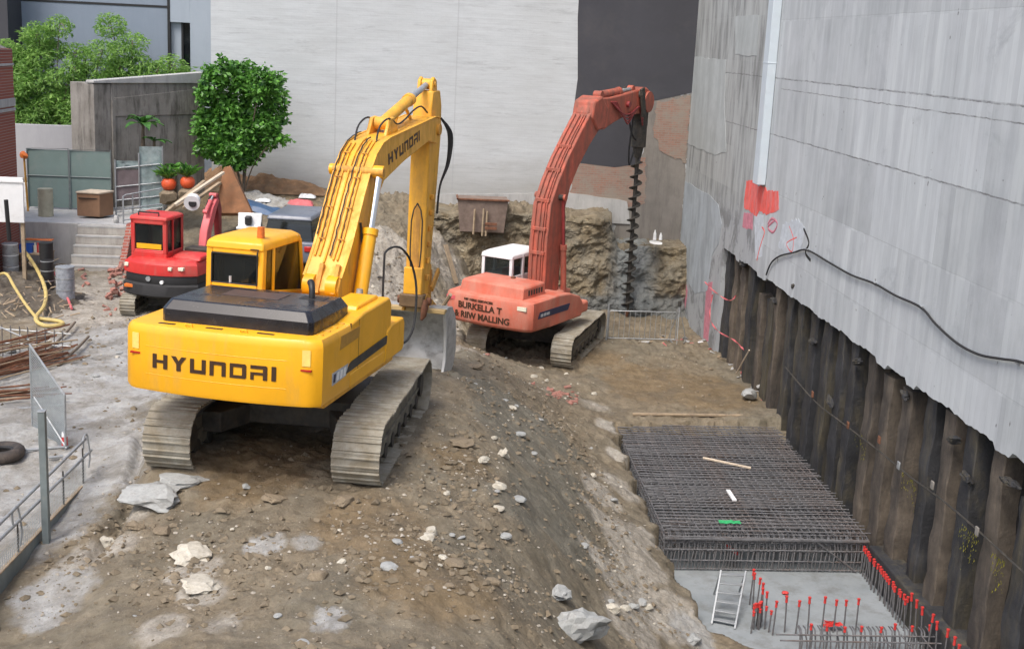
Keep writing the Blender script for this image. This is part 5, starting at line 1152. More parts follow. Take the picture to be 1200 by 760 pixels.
mb = Q(); mb.tube([(-.56, -.78, 2.38), (-.56, -.78, 2.48), (-.05, -.78, 2.48), (-.05, -.78, 2.38)], .02, 6); mb.build('roof_rail', 'rubber', mc, smooth=True)
# boom folded up in front
bmn = outl([(.10, 1.3), (.4, 1.3), (.52, 1.9), (.85, 2.45), (.98, 2.62), (.88, 2.70), (.62, 2.5), (.26, 1.95)], .48, .68, 'boom', 'pinkred', mi, .02, Q)
outl([(.86, 2.74), (.98, 2.80), (1.16, 2.4), (1.16, 1.5), (1.04, 1.45), (.96, 2.3)], .52, .66, 'arm', 'darkred', mi, .015, Q)
cylinder(mi, (.58, .40, 2.40), (.58, .84, 2.76), .05, .6, Q, 'pinkred', 'arm_cylinder', 'galv')
mb = Q(); mb.tube(catm([(.56, .45, 2.1), (.52, .6, 2.55), (.56, .8, 2.75), (.6, .95, 2.6)]), .018, 6); mb.build('hose', 'rubber', bmn, smooth=True)
outl([(.95, 1.50), (1.2, 1.45), (1.27, 1.2), (1.05, .95), (.85, 1.0), (.87, 1.1), (1.07, 1.08), (1.17, 1.25), (1.13, 1.38)], .38, .80, 'bucket', 'dark_steel', mi, .01, Q)
mb = Q(); mb.box(.3, .92, -.2, .2, .7, 1.6); mb.build('hydraulic_tank', 'dark_steel', mi, bevel=.03)
# depths used on the left and at the back of the site
_K = ((10, 14.5), (14, 19.5), (19, 26.8), (22, 30.2), (22.6, 31), (23, 33), (23.5, 33.3), (24.5, 34.3), (25, 34.9), (25.5, 35.5), (26, 36.0), (26.5, 36.5), (27, 36.9), (28, 43), (29, 44.5), (31, 47), (34, 52))
def YN(y): return float(np.interp(y, [k[0] for k in _K], [k[1] for k in _K]))
def at_yo(px, py, Y): return at_y(px, py, YN(Y))
# ================================================================== pit contents
r = random.Random(17)
# --- big reinforcement mat
x0, x1, y0, y1, zt = 4.85, 8.97, 21.45, 28.0, -2.78
rc = empty('rebar_cage', (7, 25, -3.6), 0, 'large dark mat of crossed reinforcing steel lying in the pit beside the piles', 'rebar cage')
Z0 = 3.6
def barmesh(L, rad, axis, seed):
    rr_ = random.Random(seed); b_ = MB(); n = 6; pts = []
    for i in range(n + 1):
        t = -L / 2 + L * i / n; w = (rr_.uniform(-.012, .012), rr_.uniform(-.012, .012))
        pts.append({'x': (t, w[0], w[1]), 'y': (w[0], t, w[1]), 'z': (w[0] * .6, w[1] * .6, t)}[axis])
    b_.tube(pts, rad, 6)
    o = b_.build('bar', 'rebar', None, smooth=True); me_ = o.data; bpy.data.objects.remove(o); return me_
bxm = [barmesh(x1 - x0, .013, 'x', i) for i in range(4)]; bym = [barmesh(y1 - y0, .014, 'y', i) for i in range(4)]
def addbar(name, me_, loc, parent, rot=None, s=None):
    o = bpy.data.objects.new(name, me_); COL.objects.link(o); o.parent = parent; o.location = loc
    if rot: o.rotation_euler = rot
    if s: o.scale = s
    return o
Y = y0
while Y < y1:
    addbar('bar', bxm[r.randrange(4)], ((x0 + x1) / 2 - 7.0 + r.uniform(-.04, .04), Y - 25, zt + Z0 + .02), rc, (0, r.uniform(-.004, .004), r.uniform(-.012, .012))); Y += r.uniform(.13, .19)
X = x0
while X < x1:
    addbar('bar', bym[r.randrange(4)], (X - 7.0, (y0 + y1) / 2 - 25 + r.uniform(-.05, .05), zt + Z0 - .01), rc, (0, 0, r.uniform(-.012, .012))); X += r.uniform(.13, .19)
# lower layers
b_ = MB()
for lay, z in enumerate((zt - .12, zt - .25, zt - .42)):
    Y = y0
    while Y < y1: b_.tube([(x0 - 7.0, Y - 25, z + Z0), (x1 - 7.0, Y - 25 + r.uniform(-.04, .04), z + Z0 + r.uniform(-.02, .02))], .014, 5); Y += .15
    X = x0
    while X < x1: b_.tube([(X - 7.0, y0 - 25, z + Z0 - .03), (X - 7.0 + r.uniform(-.04, .04), y1 - 25, z + Z0 - .03)], .014, 5); X += .17
tag(b_.build('lower_bars', 'rebar', rc), 'lower layers of crossed bars', kind='stuff')
# vertical hooked bars along the front face
vm = []
for i in range(4):
    b_ = MB(); rr_ = random.Random(i); b_.tube(catm([(0, 0, 0), (rr_.uniform(-.02, .02), -.015, .3), (rr_.uniform(-.03, .03), .01, .62), (rr_.uniform(-.01, .01), .02, .82), (.02, .12, .87), (.03, .28, .86)], 3), .014, 6); o = b_.build('stirrup', 'rebar', smooth=True); vm.append(o.data); bpy.data.objects.remove(o)
X = x0
while X < x1 + .02: addbar('stirrup', vm[r.randrange(4)], (X - 7.0, y0 - 25 - .03 + r.uniform(-.02, .02), .01), rc, (0, r.uniform(-.05, .05), 0), (1, 1, .8)); X += r.uniform(.055, .085)
b_ = MB()
for z in (.04, .22, .45, .66): b_.tube([(x0 - 7.0, y0 - 25 - .05, z), (x1 - 7.0, y0 - 25 - .05, z + .01)], .014, 6)
for yy in np.arange(y0, y1, .3):
    for xx in (x0, x1): b_.tube([(xx - 7.0, yy - 25, 0), (xx - 7.0, yy - 25, .70)], .014, 5)
for row in (.35, .75, 1.2):
    for xx in np.arange(x0, x1, .14): b_.tube([(xx - 7.0, y0 + row - 25, 0), (xx - 7.0 + r.uniform(-.04, .04), y0 + row - 25, .68)], .013, 5)
b_.tube([(x1 - 1.1 - 7.0, y0 - 25 - .07, .68), (x1 - .2 - 7.0, y0 - 25 - .07, .02)], .014, 5)
tag(b_.build('tie_bars', 'rebar', rc), 'bars inside and along the front of the cage', kind='stuff')
b_ = MB(); b_.box(x0 - 7.0, x1 - 7.0, y0 - 25 - .09, y0 - 25 - .05, .66, .70); b_.build('edge_plate', 'rebar', rc, bevel=.004)
b_ = MB()
for k in range(5): b_.box(x0 + .3 - 7.0 + k * .62, x0 + .8 - 7.0 + k * .62, y1 - 25 - .5 + .1 * (k % 2), y1 - 25 - .42 + .1 * (k % 2), .9, .92)
zz = zt + .05
def plank(name, mat, p0, p1, w, h, label, cat, group=None):
    p0 = Vector(p0); p1 = Vector(p1); o = empty(name + '_tmp'); bpy.data.objects.remove(o)
    b_ = MB(); b_.bar((0, 0, 0), p1 - p0, w, h); q = b_.build(name, mat, None, bevel=min(w, h) * .15, loc=p0); return tag(q, label, cat, group)
plank('timber_batten', 'paletimber', at_z(824, 536, zz), at_z(880, 548, zz), .06, .04, 'long pale timber batten lying on the dark steel mat', 'timber')
plank('timber_offcut', 'white', at_z(853, 574, zz), at_z(861, 586, zz), .09, .04, 'short white offcut lying on the dark steel mat', 'timber')
b_ = MB(); p = at_z(855, 612, zz + .02)
n = 8; vs = []; fs = []
for i in range(n + 1):
    for j in range(4): vs.append((-.22 + .44 * i / n, -.08 + .05 * j, .03 * noise.noise(Vector((i * .9, j * .9, 0))) + .02))
for i in range(n):
    for j in range(3): fs.append((i * 4 + j, i * 4 + 4 + j, i * 4 + 5 + j, i * 4 + j + 1))
b_.v = vs; b_.f = fs; tag(b_.build('cloth', 'greencloth', loc=p), 'crumpled green cloth at the near edge of the steel mat', 'cloth')
# long rail lying at far edge of the pit
plank('edge_plank', 'timber', hit(742, 489) + Vector((0, .12, .05)), hit(900, 498) + Vector((0, .35, .05)), .10, .05, 'long weathered plank along the far edge of the pit', 'plank')
# --- starter bars with red caps
bs = MB(); bs.tube([(0, 0, -.25), (.005, 0, .3), (0, 0, .62)], .014, 6); bso = bs.build('starter_bar', 'rebar', smooth=True); 
cs = MB(); cs.cyl((0, 0, .57), (0, 0, .67), .024, .020, 10); cs.cyl((0, 0, .665), (0, 0, .69), .029, .029, 10); cso = cs.build('plastic_cap', 'cap', bso, smooth=True)
used = [False]
def starter(p, h=1.0, label='', group='', tilt=0):
    if not used[0]: o = bso; used[0] = True
    else: o = copy_tree(bso)
    o.location = p; o.scale = (1, 1, h); o.rotation_euler = (tilt, r.uniform(-.06, .06), 0)
    tag(o, label, 'starter bar', group)
SL = 'red capped bar in the evenly spaced row standing in the pit slab'
for px in (905, 919, 932, 946, 962, 976, 988, 1002): starter(at_z(px, 742 + r.uniform(-2, 2), -3.6), r.uniform(.9, 1.05), SL, 'spaced row of capped bars')
for k in range(12): starter(at_z(872 + r.uniform(-2, 30), 738 + r.uniform(-5, 4), -3.6), r.uniform(.55, .75), 'short red capped bar in the crowded cluster beside the ladder', 'cluster of short capped bars')
for k in range(6): starter(at_z(878 + k * 3.6, 708 + k * 5, -3.6), r.uniform(.95, 1.05), 'taller red capped bar in the slanting line behind the crowded cluster', 'slanting line of capped bars')
for k in range(5): starter(at_z(852 + k * 3, 664 + k * .8, -3.6) + Vector((0, .1, 0)), .62 - .03 * k, 'red capped bar standing against the front of the steel mat', 'capped bars against the steel mat')
for k in range(22):
    t = k / 21; p = at_x(1010 + 54 * t + 0, 640 + 62 * t, 8.82)
    starter((p.x + r.uniform(-.03, .03), p.y, -3.6), (p.z + 3.6) / .68, 'tall red capped bar in the dense row along the foot of the piles', 'dense row of capped bars by the piles')
yl_ = at_x(1064, 702, 8.82).y
for k in range(10):
    starter((8.8 + r.uniform(-.03, .03), yl_ - .26 * (k + 1), -3.6), 1.25, 'tall red capped bar in the dense row along the foot of the piles', 'dense row of capped bars by the piles')
# near cage at the bottom edge
nl = at_z(1040, 749, -3.2)
nc = empty('rebar_cage', (nl.x, nl.y - .1, -3.6), 0, 'low fence like cage of upright bars at the bottom edge of the pit', 'rebar cage')
for k in range(44): addbar('bar', vm[k % 4], (-1.5 + k * .072, .25 + r.uniform(-.02, .02), -.25), nc, (0, r.uniform(-.05, .05), 0), (1, 1, .78))
b_ = MB(); b_.tube([(-1.9, .24, .40), (1.1, .22, .40)], .014, 6); b_.tube([(-.75, .23, .1), (1.1, .23, .1)], .014, 6); b_.tube([(-1.9, .0, .42), (1.1, -.05, .42)], .014, 6)
for k in range(5): b_.tube([(-.4 + .35 * k, -.6, .41), (-.4 + .35 * k, .26, .41)], .012, 5)
b_.build('rail_bar', 'rebar', nc, smooth=True)
for k in range(9): starter((nl.x - 1.3 + k * .3, nl.y + .15 + r.uniform(-.03, .03), -3.6), r.uniform(.8, .9), 'red capped bar standing behind the low cage at the bottom edge', 'capped bars behind the low cage')
# --- ladder
la = empty('ladder', at_z(850, 735, -3.6), 0, 'aluminium step ladder leaning on the steel mat in the pit', 'ladder')
pA, pB = at_z(834, 731, -3.6), at_z(861, 737, -3.6); tA, tB = at_z(845, 668, -2.95), at_z(874, 669, -2.95); o0 = la.location
for a, c in ((pA, tA), (pB, tB)): b_ = MB(); b_.bar(a - o0, c - o0, .035, .06); b_.build('rail', 'alu', la, bevel=.004)
for k in range(6):
    t = (k + .6) / 6; a = pA.lerp(tA, t) - o0; c = pB.lerp(tB, t) - o0; b_ = MB(); b_.bar(a, c, .09, .022); b_.build('rung', 'alu', la, bevel=.004)
for a, c in ((pA, tA), (pB, tB)): b_ = MB(); b_.bar(c - o0, Vector((c.x - o0.x, c.y - o0.y + .35, .0)), .03, .03); b_.build('rear_leg', 'alu', la, bevel=.004)
def blob(name, mat, p, s, label, cat, seed=1, parent=None):
    me_ = rock_mesh(seed, .7, 6, 2, .15); me_.materials.append(M[mat]); o = bpy.data.objects.new(name, me_); COL.objects.link(o)
    o.location = p; o.scale = s; o.rotation_euler = (0, 0, seed)
    if parent: o.parent = parent; return o
    return tag(o, label, cat)
blob('glove', 'cap', at_z(920, 694, -3.56), (.07, .05, .05), 'small red glove lying on the pit slab', 'glove', 3)
b_ = MB()
for _ in range(14): a = r.uniform(0, 6.3); b_.add([(r.uniform(-.2, .2), r.uniform(-.12, .12), r.uniform(0, .06)) for _ in range(4)], [(0, 1, 2, 3)])
tag(b_.build('tape_heap', 'cap', loc=at_z(975, 732, -3.5), norm=False), 'heap of bright red plastic strips lying by the spaced row of capped bars', 'plastic strips')

# --- crowd barrier, tripod and tape in the far corner
cbp = at_z(712, 400, -2.6); cbe = at_z(791, 402, -2.6)
ba = empty('crowd_barrier', cbp, 0, 'galvanised steel crowd barrier standing in front of the rock bank', 'barrier')
L = (cbe - cbp).length; b_ = MB(); b_.tube([(0, 0, .1), (0, 0, .95), (.05, 0, 1.0), (L - .05, 0, 1.0), (L, 0, .95), (L, 0, .1), (L, 0, .12), (0, 0, .12)], .018, 6); b_.build('frame', 'galv', ba, smooth=True)
for k in range(1, 13): b_ = MB(); b_.tube([(L * k / 13, 0, .12), (L * k / 13, 0, 1.0)], .009, 5); b_.build('bar', 'galv', ba)
for xx in (.1, L - .1): b_ = MB(); b_.box(xx - .02, xx + .02, -.25, .25, 0, .05); b_.build('foot', 'galv', ba, bevel=.008)
ba.rotation_euler.z = math.atan2(cbe.y - cbp.y, cbe.x - cbp.x)
b_ = MB(); p0 = at_z(710, 402, -2.6); b_.tube([(0, 0, 0), (.02, 0, 1.25)], .03, 7); tag(b_.build('steel_post', 'galv', loc=p0, smooth=True), 'thin upright steel post at the left end of the crowd barrier', 'post')
tp_ = at_z(793, 402, -2.6); tri = empty('tripod', tp_, 0, 'light metal tripod standing in the far corner beside the crowd barrier', 'tripod')
for a in (.3, 2.4, 4.5): b_ = MB(); b_.tube([(.34 * math.cos(a), .34 * math.sin(a), 0), (0, 0, 1.25)], .014, 6); b_.build('leg', 'alu', tri, smooth=True)
b_ = MB(); b_.cyl((0, 0, 1.2), (0, 0, 1.36), .06, seg=12); b_.build('head', 'dark_steel', tri, smooth=True)
def strip(name, mat, pts, w, label, cat, group=None):
    pts = [Vector(p) for p in pts]; o0 = pts[0].copy(); b_ = MB(); vs = []
    for i, p in enumerate(pts):
        d = (pts[min(i + 1, len(pts) - 1)] - pts[max(0, i - 1)]).normalized(); n_ = d.cross(Vector((0, .3, 1))).normalized(); n_ = (n_ * math.cos(i * 1.1) + d.cross(n_) * math.sin(i * 1.1)) * w / 2
        vs += [p - o0 - n_, p - o0 + n_]
    for sgn in (1,): b_.add(vs, [(2 * i, 2 * i + 1, 2 * i + 3, 2 * i + 2) for i in range(len(pts) - 1)])
    return tag(b_.build(name, mat, None, loc=o0, norm=False), label, cat, group)
G = [('hanging from the first dark pile down to the floor', [at_x(826,330, 8.85), at_x(838,342, 8.85), at_x(855,352, 8.80), at_x(863,345, 8.90)]),
     ('looped down the corner beside the pale concrete', [at_x(835,345, 8.90), at_x(832,372, 8.85), at_x(842,388, 8.80), at_x(860,398, 8.80), at_x(872,410, 8.75)]),
     ('running along the floor below the piles', [hit(790,398), hit(812,402), hit(835,398), hit(850,406), hit(868,412)])]
for lab, pp in G: strip('barrier_tape', 'tapepink', catm(pp, 4), .05, 'faded red barrier tape ' + lab, 'barrier tape')
def stick(px0, py0, px1, py1, z0, z1, rad, mat, label, cat='stick', x=None, name='stick'):
    a, c = (at_z(px0, py0, z0), at_z(px1, py1, z1)) if x is None else (at_x(px0, py0, x), at_x(px1, py1, x))
    b_ = MB(); b_.tube([(0, 0, 0), (c - a) * .5 + Vector((0, 0, .01)), c - a], rad, 6); return tag(b_.build(name, mat, loc=a, smooth=True), label, cat)
stick(863, 437, 878, 410, 0, 0, .022, 'paletimber', 'pale stick leaning against the dark piles', x=8.75)
r = random.Random(8)
labs = ['white scrap of plastic in the litter at the foot of the piles', 'pink scrap of plastic in the litter at the foot of the piles', 'grey board scrap in the litter at the foot of the piles', 'brown timber scrap in the litter at the foot of the piles']
for k in range(34):
    u = r.random(); px = 745 + 150 * u; p = hit(px, 397 + 10 * u + (max(0, u - .55)) * 130 + r.uniform(-5, 5))
    mt = r.choice([0, 1, 2, 3, 3, 2]); b_ = MB(); s = r.uniform(.05, .17)
    b_.box(-s, s, -s * .3, s * .3, 0, .02); b_.v = [(x, y, z + .06 * noise.noise(Vector((x * 9 + k, y * 9, 0)))) for x, y, z in b_.v]
    o = b_.build('scrap', ('white', 'tapepink', 'paleconc', 'timber')[mt], bevel=.004, loc=p); o.rotation_euler = (r.uniform(-.4, .4), r.uniform(-.4, .4), r.uniform(0, 3)); tag(o, labs[mt], 'scrap', 'litter at the foot of the piles %s' % ('white', 'pink', 'grey', 'brown')[mt])
blob('cement_bag', 'paleconc', at_z(893, 452, -2.5), (.16, .2, .10), 'torn pale cement bag lying against the dark piles', 'cement bag', 5)
blob('cement_bag', 'rock_grey', at_z(878, 462, -2.5), (.22, .3, .22), 'grey lump of set concrete at the foot of the piles', 'concrete lump', 6)
# white bottles / stones on the ledge by the drill
blob('white_slab', 'white', at_y(768, 284, 39.3), (.42, .25, .05), 'flat white slab lying on the rock ledge beside the auger', 'slab', 8)
for px, h in ((767, .34), (774, .24)): b_ = MB(); b_.cyl((0, 0, 0), (0, 0, h * .7), .06, .05, 10); b_.cyl((0, 0, h * .7), (0, 0, h), .035, .02, 10); tag(b_.build('white_bottle', 'white', loc=at_y(px, 281, 39.35), smooth=True), ('taller' if h > .3 else 'shorter') + ' white plastic bottle on the rock ledge beside the auger', 'bottle')

# --- rusty formwork box on top of the bank
sk = empty('steel_formwork_box', (1.82, 39.45, -.02), 0, 'brown open formwork box standing on the bank in front of the party wall', 'formwork box')
b_ = MB(); b_.prism_z([(-.74, -.05), (.76, -.05), (.76, .75), (-.74, .75)], .15, 1.28, top=[(-.84, -.12), (.86, -.12), (.86, .82), (-.84, .82)]); M['form'] = pbr('brown_formwork', (.22, .165, .135), .75, .1, .25, 4, .2, 20, dirt=(.12, .09, .07), damt=.5); b_.build('box_body', 'form', sk, bevel=.015)
b_ = MB(); b_.box(-.88, .90, -.18, -.12, 1.24, 1.30); b_.box(-.88, -.82, -.18, .8, 1.24, 1.30); b_.build('rim', 'rust', sk, bevel=.01)
for xx, zz0, zz1 in ((-.28, .1, .95), (.02, .05, .98), (.14, .05, .9)): b_ = MB(); b_.bar((xx, -.22, zz0), (xx + .02, -.20, zz1), .06, .05); b_.build('upright_batten', 'timber', sk, bevel=.006)
for z in (.42, .28): b_ = MB(); b_.box(.1, .5, -.26, -.22, z, z + .1); b_.build('cross_board', 'rust', sk, bevel=.006)
for k, (xa, xb_, ya) in enumerate(((.3, .75, 24.8), (1.9, 2.0, 25.0))):
    pass
stick(500, 388, 528, 345, -1.1, .2, .05, 'timber', 'weathered pole leaning on the rubble slope behind the bucket', 'pole', name='timber_pole')
plank('leaning_board', 'timber', hit(535, 332) + Vector((0, -.1, 0)), hit(535, 332) + Vector((-.4, .3, 1.2)), .18, .04, 'brown board leaning on the bank below the formwork box', 'board')

# ================================================================== left-hand side of the site
# stairs and platform
P_ = 0.90
struct(MB().box(-17, -8.35, 33.62, 43.5, -.4, P_).build('platform', 'paleconc', bevel=.02))
sw = empty('concrete_stairs', (-9.12, 33.10, -.32), 0, 'short flight of five concrete steps up to the platform', 'stairs')
for k in range(5):
    b_ = MB(); b_.box(-.66, .66, -.62 + k * .225, .52, k * .24, k * .24 + .24); b_.build('step', 'stepconc', sw, bevel=.012)
    b_ = MB(); b_.box(-.66, .66, -.628 + k * .225, -.56 + k * .225, k * .24 + .19, k * .24 + .244); b_.build('nosing', 'paleconc', sw, bevel=.006)
b_ = MB(); b_.prism_x([(-.9, -.3), (.6, -.3), (.6, 1.28), (.3, 1.28), (-.55, .35), (-.9, .2)], .68, .86); tag(b_.build('brick_stair_wall', 'brick', loc=(-9.12, 33.10, -.32), bevel=.008), 'sloping red brick side wall along the right of the steps', 'low wall')
r = random.Random(31)
for k in range(24):
    p = at_z(136 + r.uniform(-9, 14), 345 - r.uniform(0, 34), -.1); h = r.random() * .35
    o = pb[k % 3].copy(); COL.objects.link(o); o.location = (p.x, p.y, float(gz(p.x, p.y)) + .04 + h * .5); o.rotation_euler = (r.uniform(-.6, .6), r.uniform(-.6, .6), r.uniform(0, 6)); o.scale = (.9, .9, 1.2); tag(o, 'red brick tumbled in the pile at the foot of the stair wall', 'broken brick', 'bricks piled by the stair wall')
# concrete garden wall with return
wl0, wl1 = at_y(130, 95, 36.9), at_y(239, 85, 39.6); wlen = math.hypot(wl1.x - wl0.x, wl1.y - wl0.y); dz1 = wl1.z - wl0.z
cwl = empty('concrete_boundary_wall', (wl0.x, wl0.y, .8), math.atan2(wl1.y - wl0.y, wl1.x - wl0.x), 'old streaked concrete boundary wall with a pale coping beside the bush', 'wall')
zt0 = wl0.z - .8 - .06; xl = at_y(106, 94, 36.9).x - wl0.x
def slab_x(x0, x1, y0, y1, za, zb0, zb1):   # box whose top slopes from zb0 to zb1 along x
    return [(x0, y0, za), (x1, y0, za), (x1, y1, za), (x0, y1, za), (x0, y0, zb0), (x1, y0, zb1), (x1, y1, zb1), (x0, y1, zb0)], [(0, 3, 2, 1), (4, 5, 6, 7), (0, 1, 5, 4), (1, 2, 6, 5), (2, 3, 7, 6), (3, 0, 4, 7)]
sl = lambda x: zt0 + dz1 * x / wlen
b_ = MB(); b_.add(*slab_x(0, wlen, 0, .28, -1.5, zt0, zt0 + dz1)); b_.add(*slab_x(xl, -.003, .02, 1.2, -1.5, zt0 - .02, zt0 - .02)); b_.build('wall_body', 'oldwall', cwl, bevel=.02)
b_ = MB(); b_.add(*slab_x(xl - .03, wlen + .03, -.05, .34, zt0 + .0, sl(0) + .07, sl(wlen) + .07)); b_.build('coping', 'paleconc', cwl, bevel=.01)
b_ = MB(); b_.add(*slab_x(.1, wlen, -.03, .002, sl(0) - 1.0, sl(0) - .45, sl(wlen) - .45)); b_.add(*slab_x(0.0, .12, -.032, .002, -.5, sl(0) - .5, sl(0) - .5)); b_.build('raised_band', 'oldwall', cwl, bevel=.01)
# low curved grey wall left
b_ = MB(); prof = [(-16.2, 43.2), (-14.7, 43.0), (-13.3, 43.1), (-12.2, 43.5), (-11.5, 44.2)]; back = [(x + .05, y + .25) for x, y in prof][::-1]
b_.prism_z(prof + back, .9, 2.82); tag(b_.build('curved_wall', 'greyrender', bevel=.01), 'smooth grey curved wall below the bamboo', 'wall')
# blue grey building behind
bb = empty('blue_grey_building', (-11.85, 47, 0), 0, 'blue grey clad building behind the bamboo with a recessed window bay', 'building')
b_ = MB(); b_.box(-9, 1.75, 0, 6, -1, 13); b_.build('cladding', 'bluegrey', bb)
b_ = MB(); b_.box(-9, 1.74, -.02, .0, 7.12, 7.2); b_.build('panel_joint', 'black', bb)
b_ = MB(); b_.box(2.55, 4.6, -.12, .2, -1, 13); b_.box(1.75, 2.55, -.10, .2, 6.6, 13); b_.build('pale_pier', 'bluegrey2', bb, bevel=.01)
b_ = MB(); b_.box(1.76, 2.54, .12, .2, -1, 6.6); b_.build('recess_window', 'glass', bb)
b_ = MB(); b_.box(1.70, 1.80, -.12, .1, -1, 13); b_.box(2.18, 2.26, .05, .11, -1, 6.6); b_.build('window_frame', 'black', bb, bevel=.004)
b_ = MB(); b_.box(1.80, 2.18, .09, .11, 1.2, 6.6); b_.build('pale_pane', 'bluegrey2', bb)  # opaque pane in the pale cladding colour, left half of the recess
db_ = tag(MB().box(-21, -15.6, 45.5, 50, -1, 14).build('dark_building', 'blackpaint', bevel=.01), 'dark building corner at the upper left edge behind the bamboo', 'building')
# brick pillar building at left edge
bp_ = empty('brick_building', (-12.0, 30.5, 0), 0, 'red brick building corner with pale stone bands at the left edge', 'building')
xr = at_y(18, 150, 33.5).x + 12.0; bz = lambda y: at_y(8, y, 30.9).z
b_ = MB(); b_.box(-4, xr, .5, 3.0, -.6, bz(60)); b_.build('brick_wall', 'brick', bp_)
for za, zb_ in ((bz(81), bz(78)), (bz(132), bz(122)), (bz(138), bz(134))): b_ = MB(); b_.box(-4.02, xr + .03, .46, 3.02, za, zb_); b_.build('stone_band', 'paleconc', bp_, bevel=.008)
b_ = MB(); b_.prism_z([(-4.1, .35), (xr - .12, .35), (xr - .12, 3.1), (-4.1, 3.1)], bz(60), bz(60) + .3, top=[(-4.1, .9), (xr - .6, .9), (xr - .6, 2.6), (-4.1, 2.6)]); b_.build('roof', 'oldwall', bp_, bevel=.03)
blob('roof_finial', 'paleconc', (xr - .1, .45, bz(60) + .1), (.14, .14, .2), '', '', 4, bp_)
# white hoarding
hc = at_y(27, 262, 30.2)
hq = empty('site_hoarding', (hc.x, 30.3, hc.z), 0, 'white painted hoarding board below the brick building', 'hoarding'); b_ = MB(); b_.box(-1.6, 0, 0, .06, 0, 1.15); b_.build('board', 'white', hq, bevel=.01); b_ = MB(); b_.box(-1.6, 0.02, -.03, -.002, 1.02, 1.08); b_.build('top_rail', 'white', hq, bevel=.005)
for xx in (-1.5, -.12): b_ = MB(); b_.box(xx, xx + .09, .062, .15, -hc.z - .4, 1.1); b_.build('post', 'timber', hq, bevel=.005)
# green gate sheets
gg = empty('sheet_metal_gate', (-12.0, 36.1, .9), 0, 'grey green sheet metal gate panels behind the brown box', 'gate')
for k in range(2):
    xa = .02 + k * 1.24; b_ = MB(); b_.box(xa, xa + 1.2, 0, .04, .05, 1.78); b_.build('sheet', 'greengate', gg, bevel=.006)
    b_ = MB(); b_.tube([(xa, -.02, 0), (xa, -.02, 1.8), (xa + 1.2, -.02, 1.83), (xa + 1.2, -.02, 0)], .02, 6); b_.tube([(xa, -.02, 1.0), (xa + 1.2, -.02, 1.0)], .015, 6); b_.build('frame', 'fencegrey', gg, smooth=True)
# brown box with white lid on the platform
bx = empty('brown_crate', (-9.68, 34.8, P_), 0, 'brown cabinet box with a pale lid on the platform by the steps', 'box')
b_ = MB(); b_.prism_z([(-.44, -.25), (.22, -.32), (.48, .2), (-.2, .3)], .06, .72); b_.build('body', 'cardboard', bx, bevel=.015)
b_ = MB(); b_.prism_z([(-.46, -.28), (.24, -.35), (.51, .21), (-.21, .33)], .72, .78); b_.build('lid', 'paletimber', bx, bevel=.02)
b_ = MB(); b_.box(-.38, .15, -.33, -.27, .58, .60); b_.build('lid_gap', 'black', bx)
# fence panels and railing between gate and machine
fp = empty('mesh_fence_panel', (-9.2, 35.3, P_), 0, 'tall mesh fence panel with pale green shade cloth between the box and the plants', 'fence')
q = at_yo(180, 240, 26.6); 
A1 = Vector((0, 0, 0)); B1 = Vector((1.30, .32, 0))
for u0, u1, z0_, z1_, mt, nm in ((.0, .5, .45, 1.35, 'purple', 'mesh_sheet'), (.5, 1.0, .2, 2.05, 'shade', 'shade_cloth'), (.0, .5, 1.40, 1.62, 'shade', 'shade_cloth')):
    a, c = A1.lerp(B1, u0), A1.lerp(B1, u1); b_ = MB(); nn_ = 10; vs = []; fs = []
    for i in range(nn_ + 1):
        for j in range(7):
            p = a.lerp(c, i / nn_); off_ = .03 * noise.noise(Vector((i * .5, j * .6, u0))); vs.append((p.x - off_, p.y + off_, z0_ + (z1_ - z0_) * j / 6))
    for i in range(nn_):
        for j in range(6): fs.append((i * 7 + j, i * 7 + 7 + j, i * 7 + 8 + j, i * 7 + j + 1))
    b_.v = vs; b_.f = fs; b_.build(nm, mt, fp, smooth=True)
b_ = MB()
for u in (0, .5, 1): p = A1.lerp(B1, u); b_.tube([(p.x, p.y - .03, -.4), (p.x, p.y - .03, 1.65 + .42 * u)], .025, 6)
for z in (.1, .45, .85, 1.4): b_.tube([(0, -.03, z), (B1.x, B1.y - .03, z + .15)], .018, 6)
b_.build('frame', 'galv', fp, smooth=True)
rl = empty('step_handrail', (-8.62, 33.8, P_), 0, 'grey tube handrail at the head of the steps', 'handrail')
b_ = MB(); b_.tube([(0, 0, 0), (0, 0, .78), (.06, .05, .82), (.9, .75, .95)], .022, 6); b_.tube([(0, 0, .42), (.9, .75, .5)], .02, 6); b_.tube([(0, 0, .1), (.9, .75, .2)], .02, 6); b_.build('rails', 'galv', rl, smooth=True)
b_ = MB(); b_.tube([(.22, .2, -.1), (.22, .2, .86)], .02, 6); b_.build('post', 'galv', rl, smooth=True)
blob('cement_sack', 'paleconc', (-8.85, 33.9, P_ + .1), (.09, .08, .2), 'small upright pale sack at the top of the steps', 'sack', 7)
# drums, bins, crate, bottles
def drum(loc, r_, h, mat, label, cat='drum', rim=None, name='drum'):
    d = empty(name, loc, 0, label, cat); b_ = MB(); b_.cyl((0, 0, 0), (0, 0, h), r_, seg=22); b_.build('body', mat, d, smooth=True)
    for z in (h * .02, h * .34, h * .67, h * .98): b_ = MB(); b_.cyl((0, 0, z - .012), (0, 0, z + .012), r_ * 1.03, seg=22); b_.build('hoop', rim or mat, d, smooth=True)
    return d
drum(at_z(54, 253, P_), .21, .80, 'creamdrum', 'tall cream drum standing on the platform left of the brown box', rim='creamdrum')
p = at_z(13, 318, -.2); drum((p.x, p.y, float(gz(p.x, p.y)) - .05), .2, .95, 'galv', 'pale grey bin with a white rim at the left edge', 'bin', 'white', 'bin')
p = at_z(56, 333, -.1); drum((p.x, p.y, float(gz(p.x, p.y))), .16, .78, 'black', 'black plastic drum with wire hoops standing left of the steps, the lower of two', rim='galv')
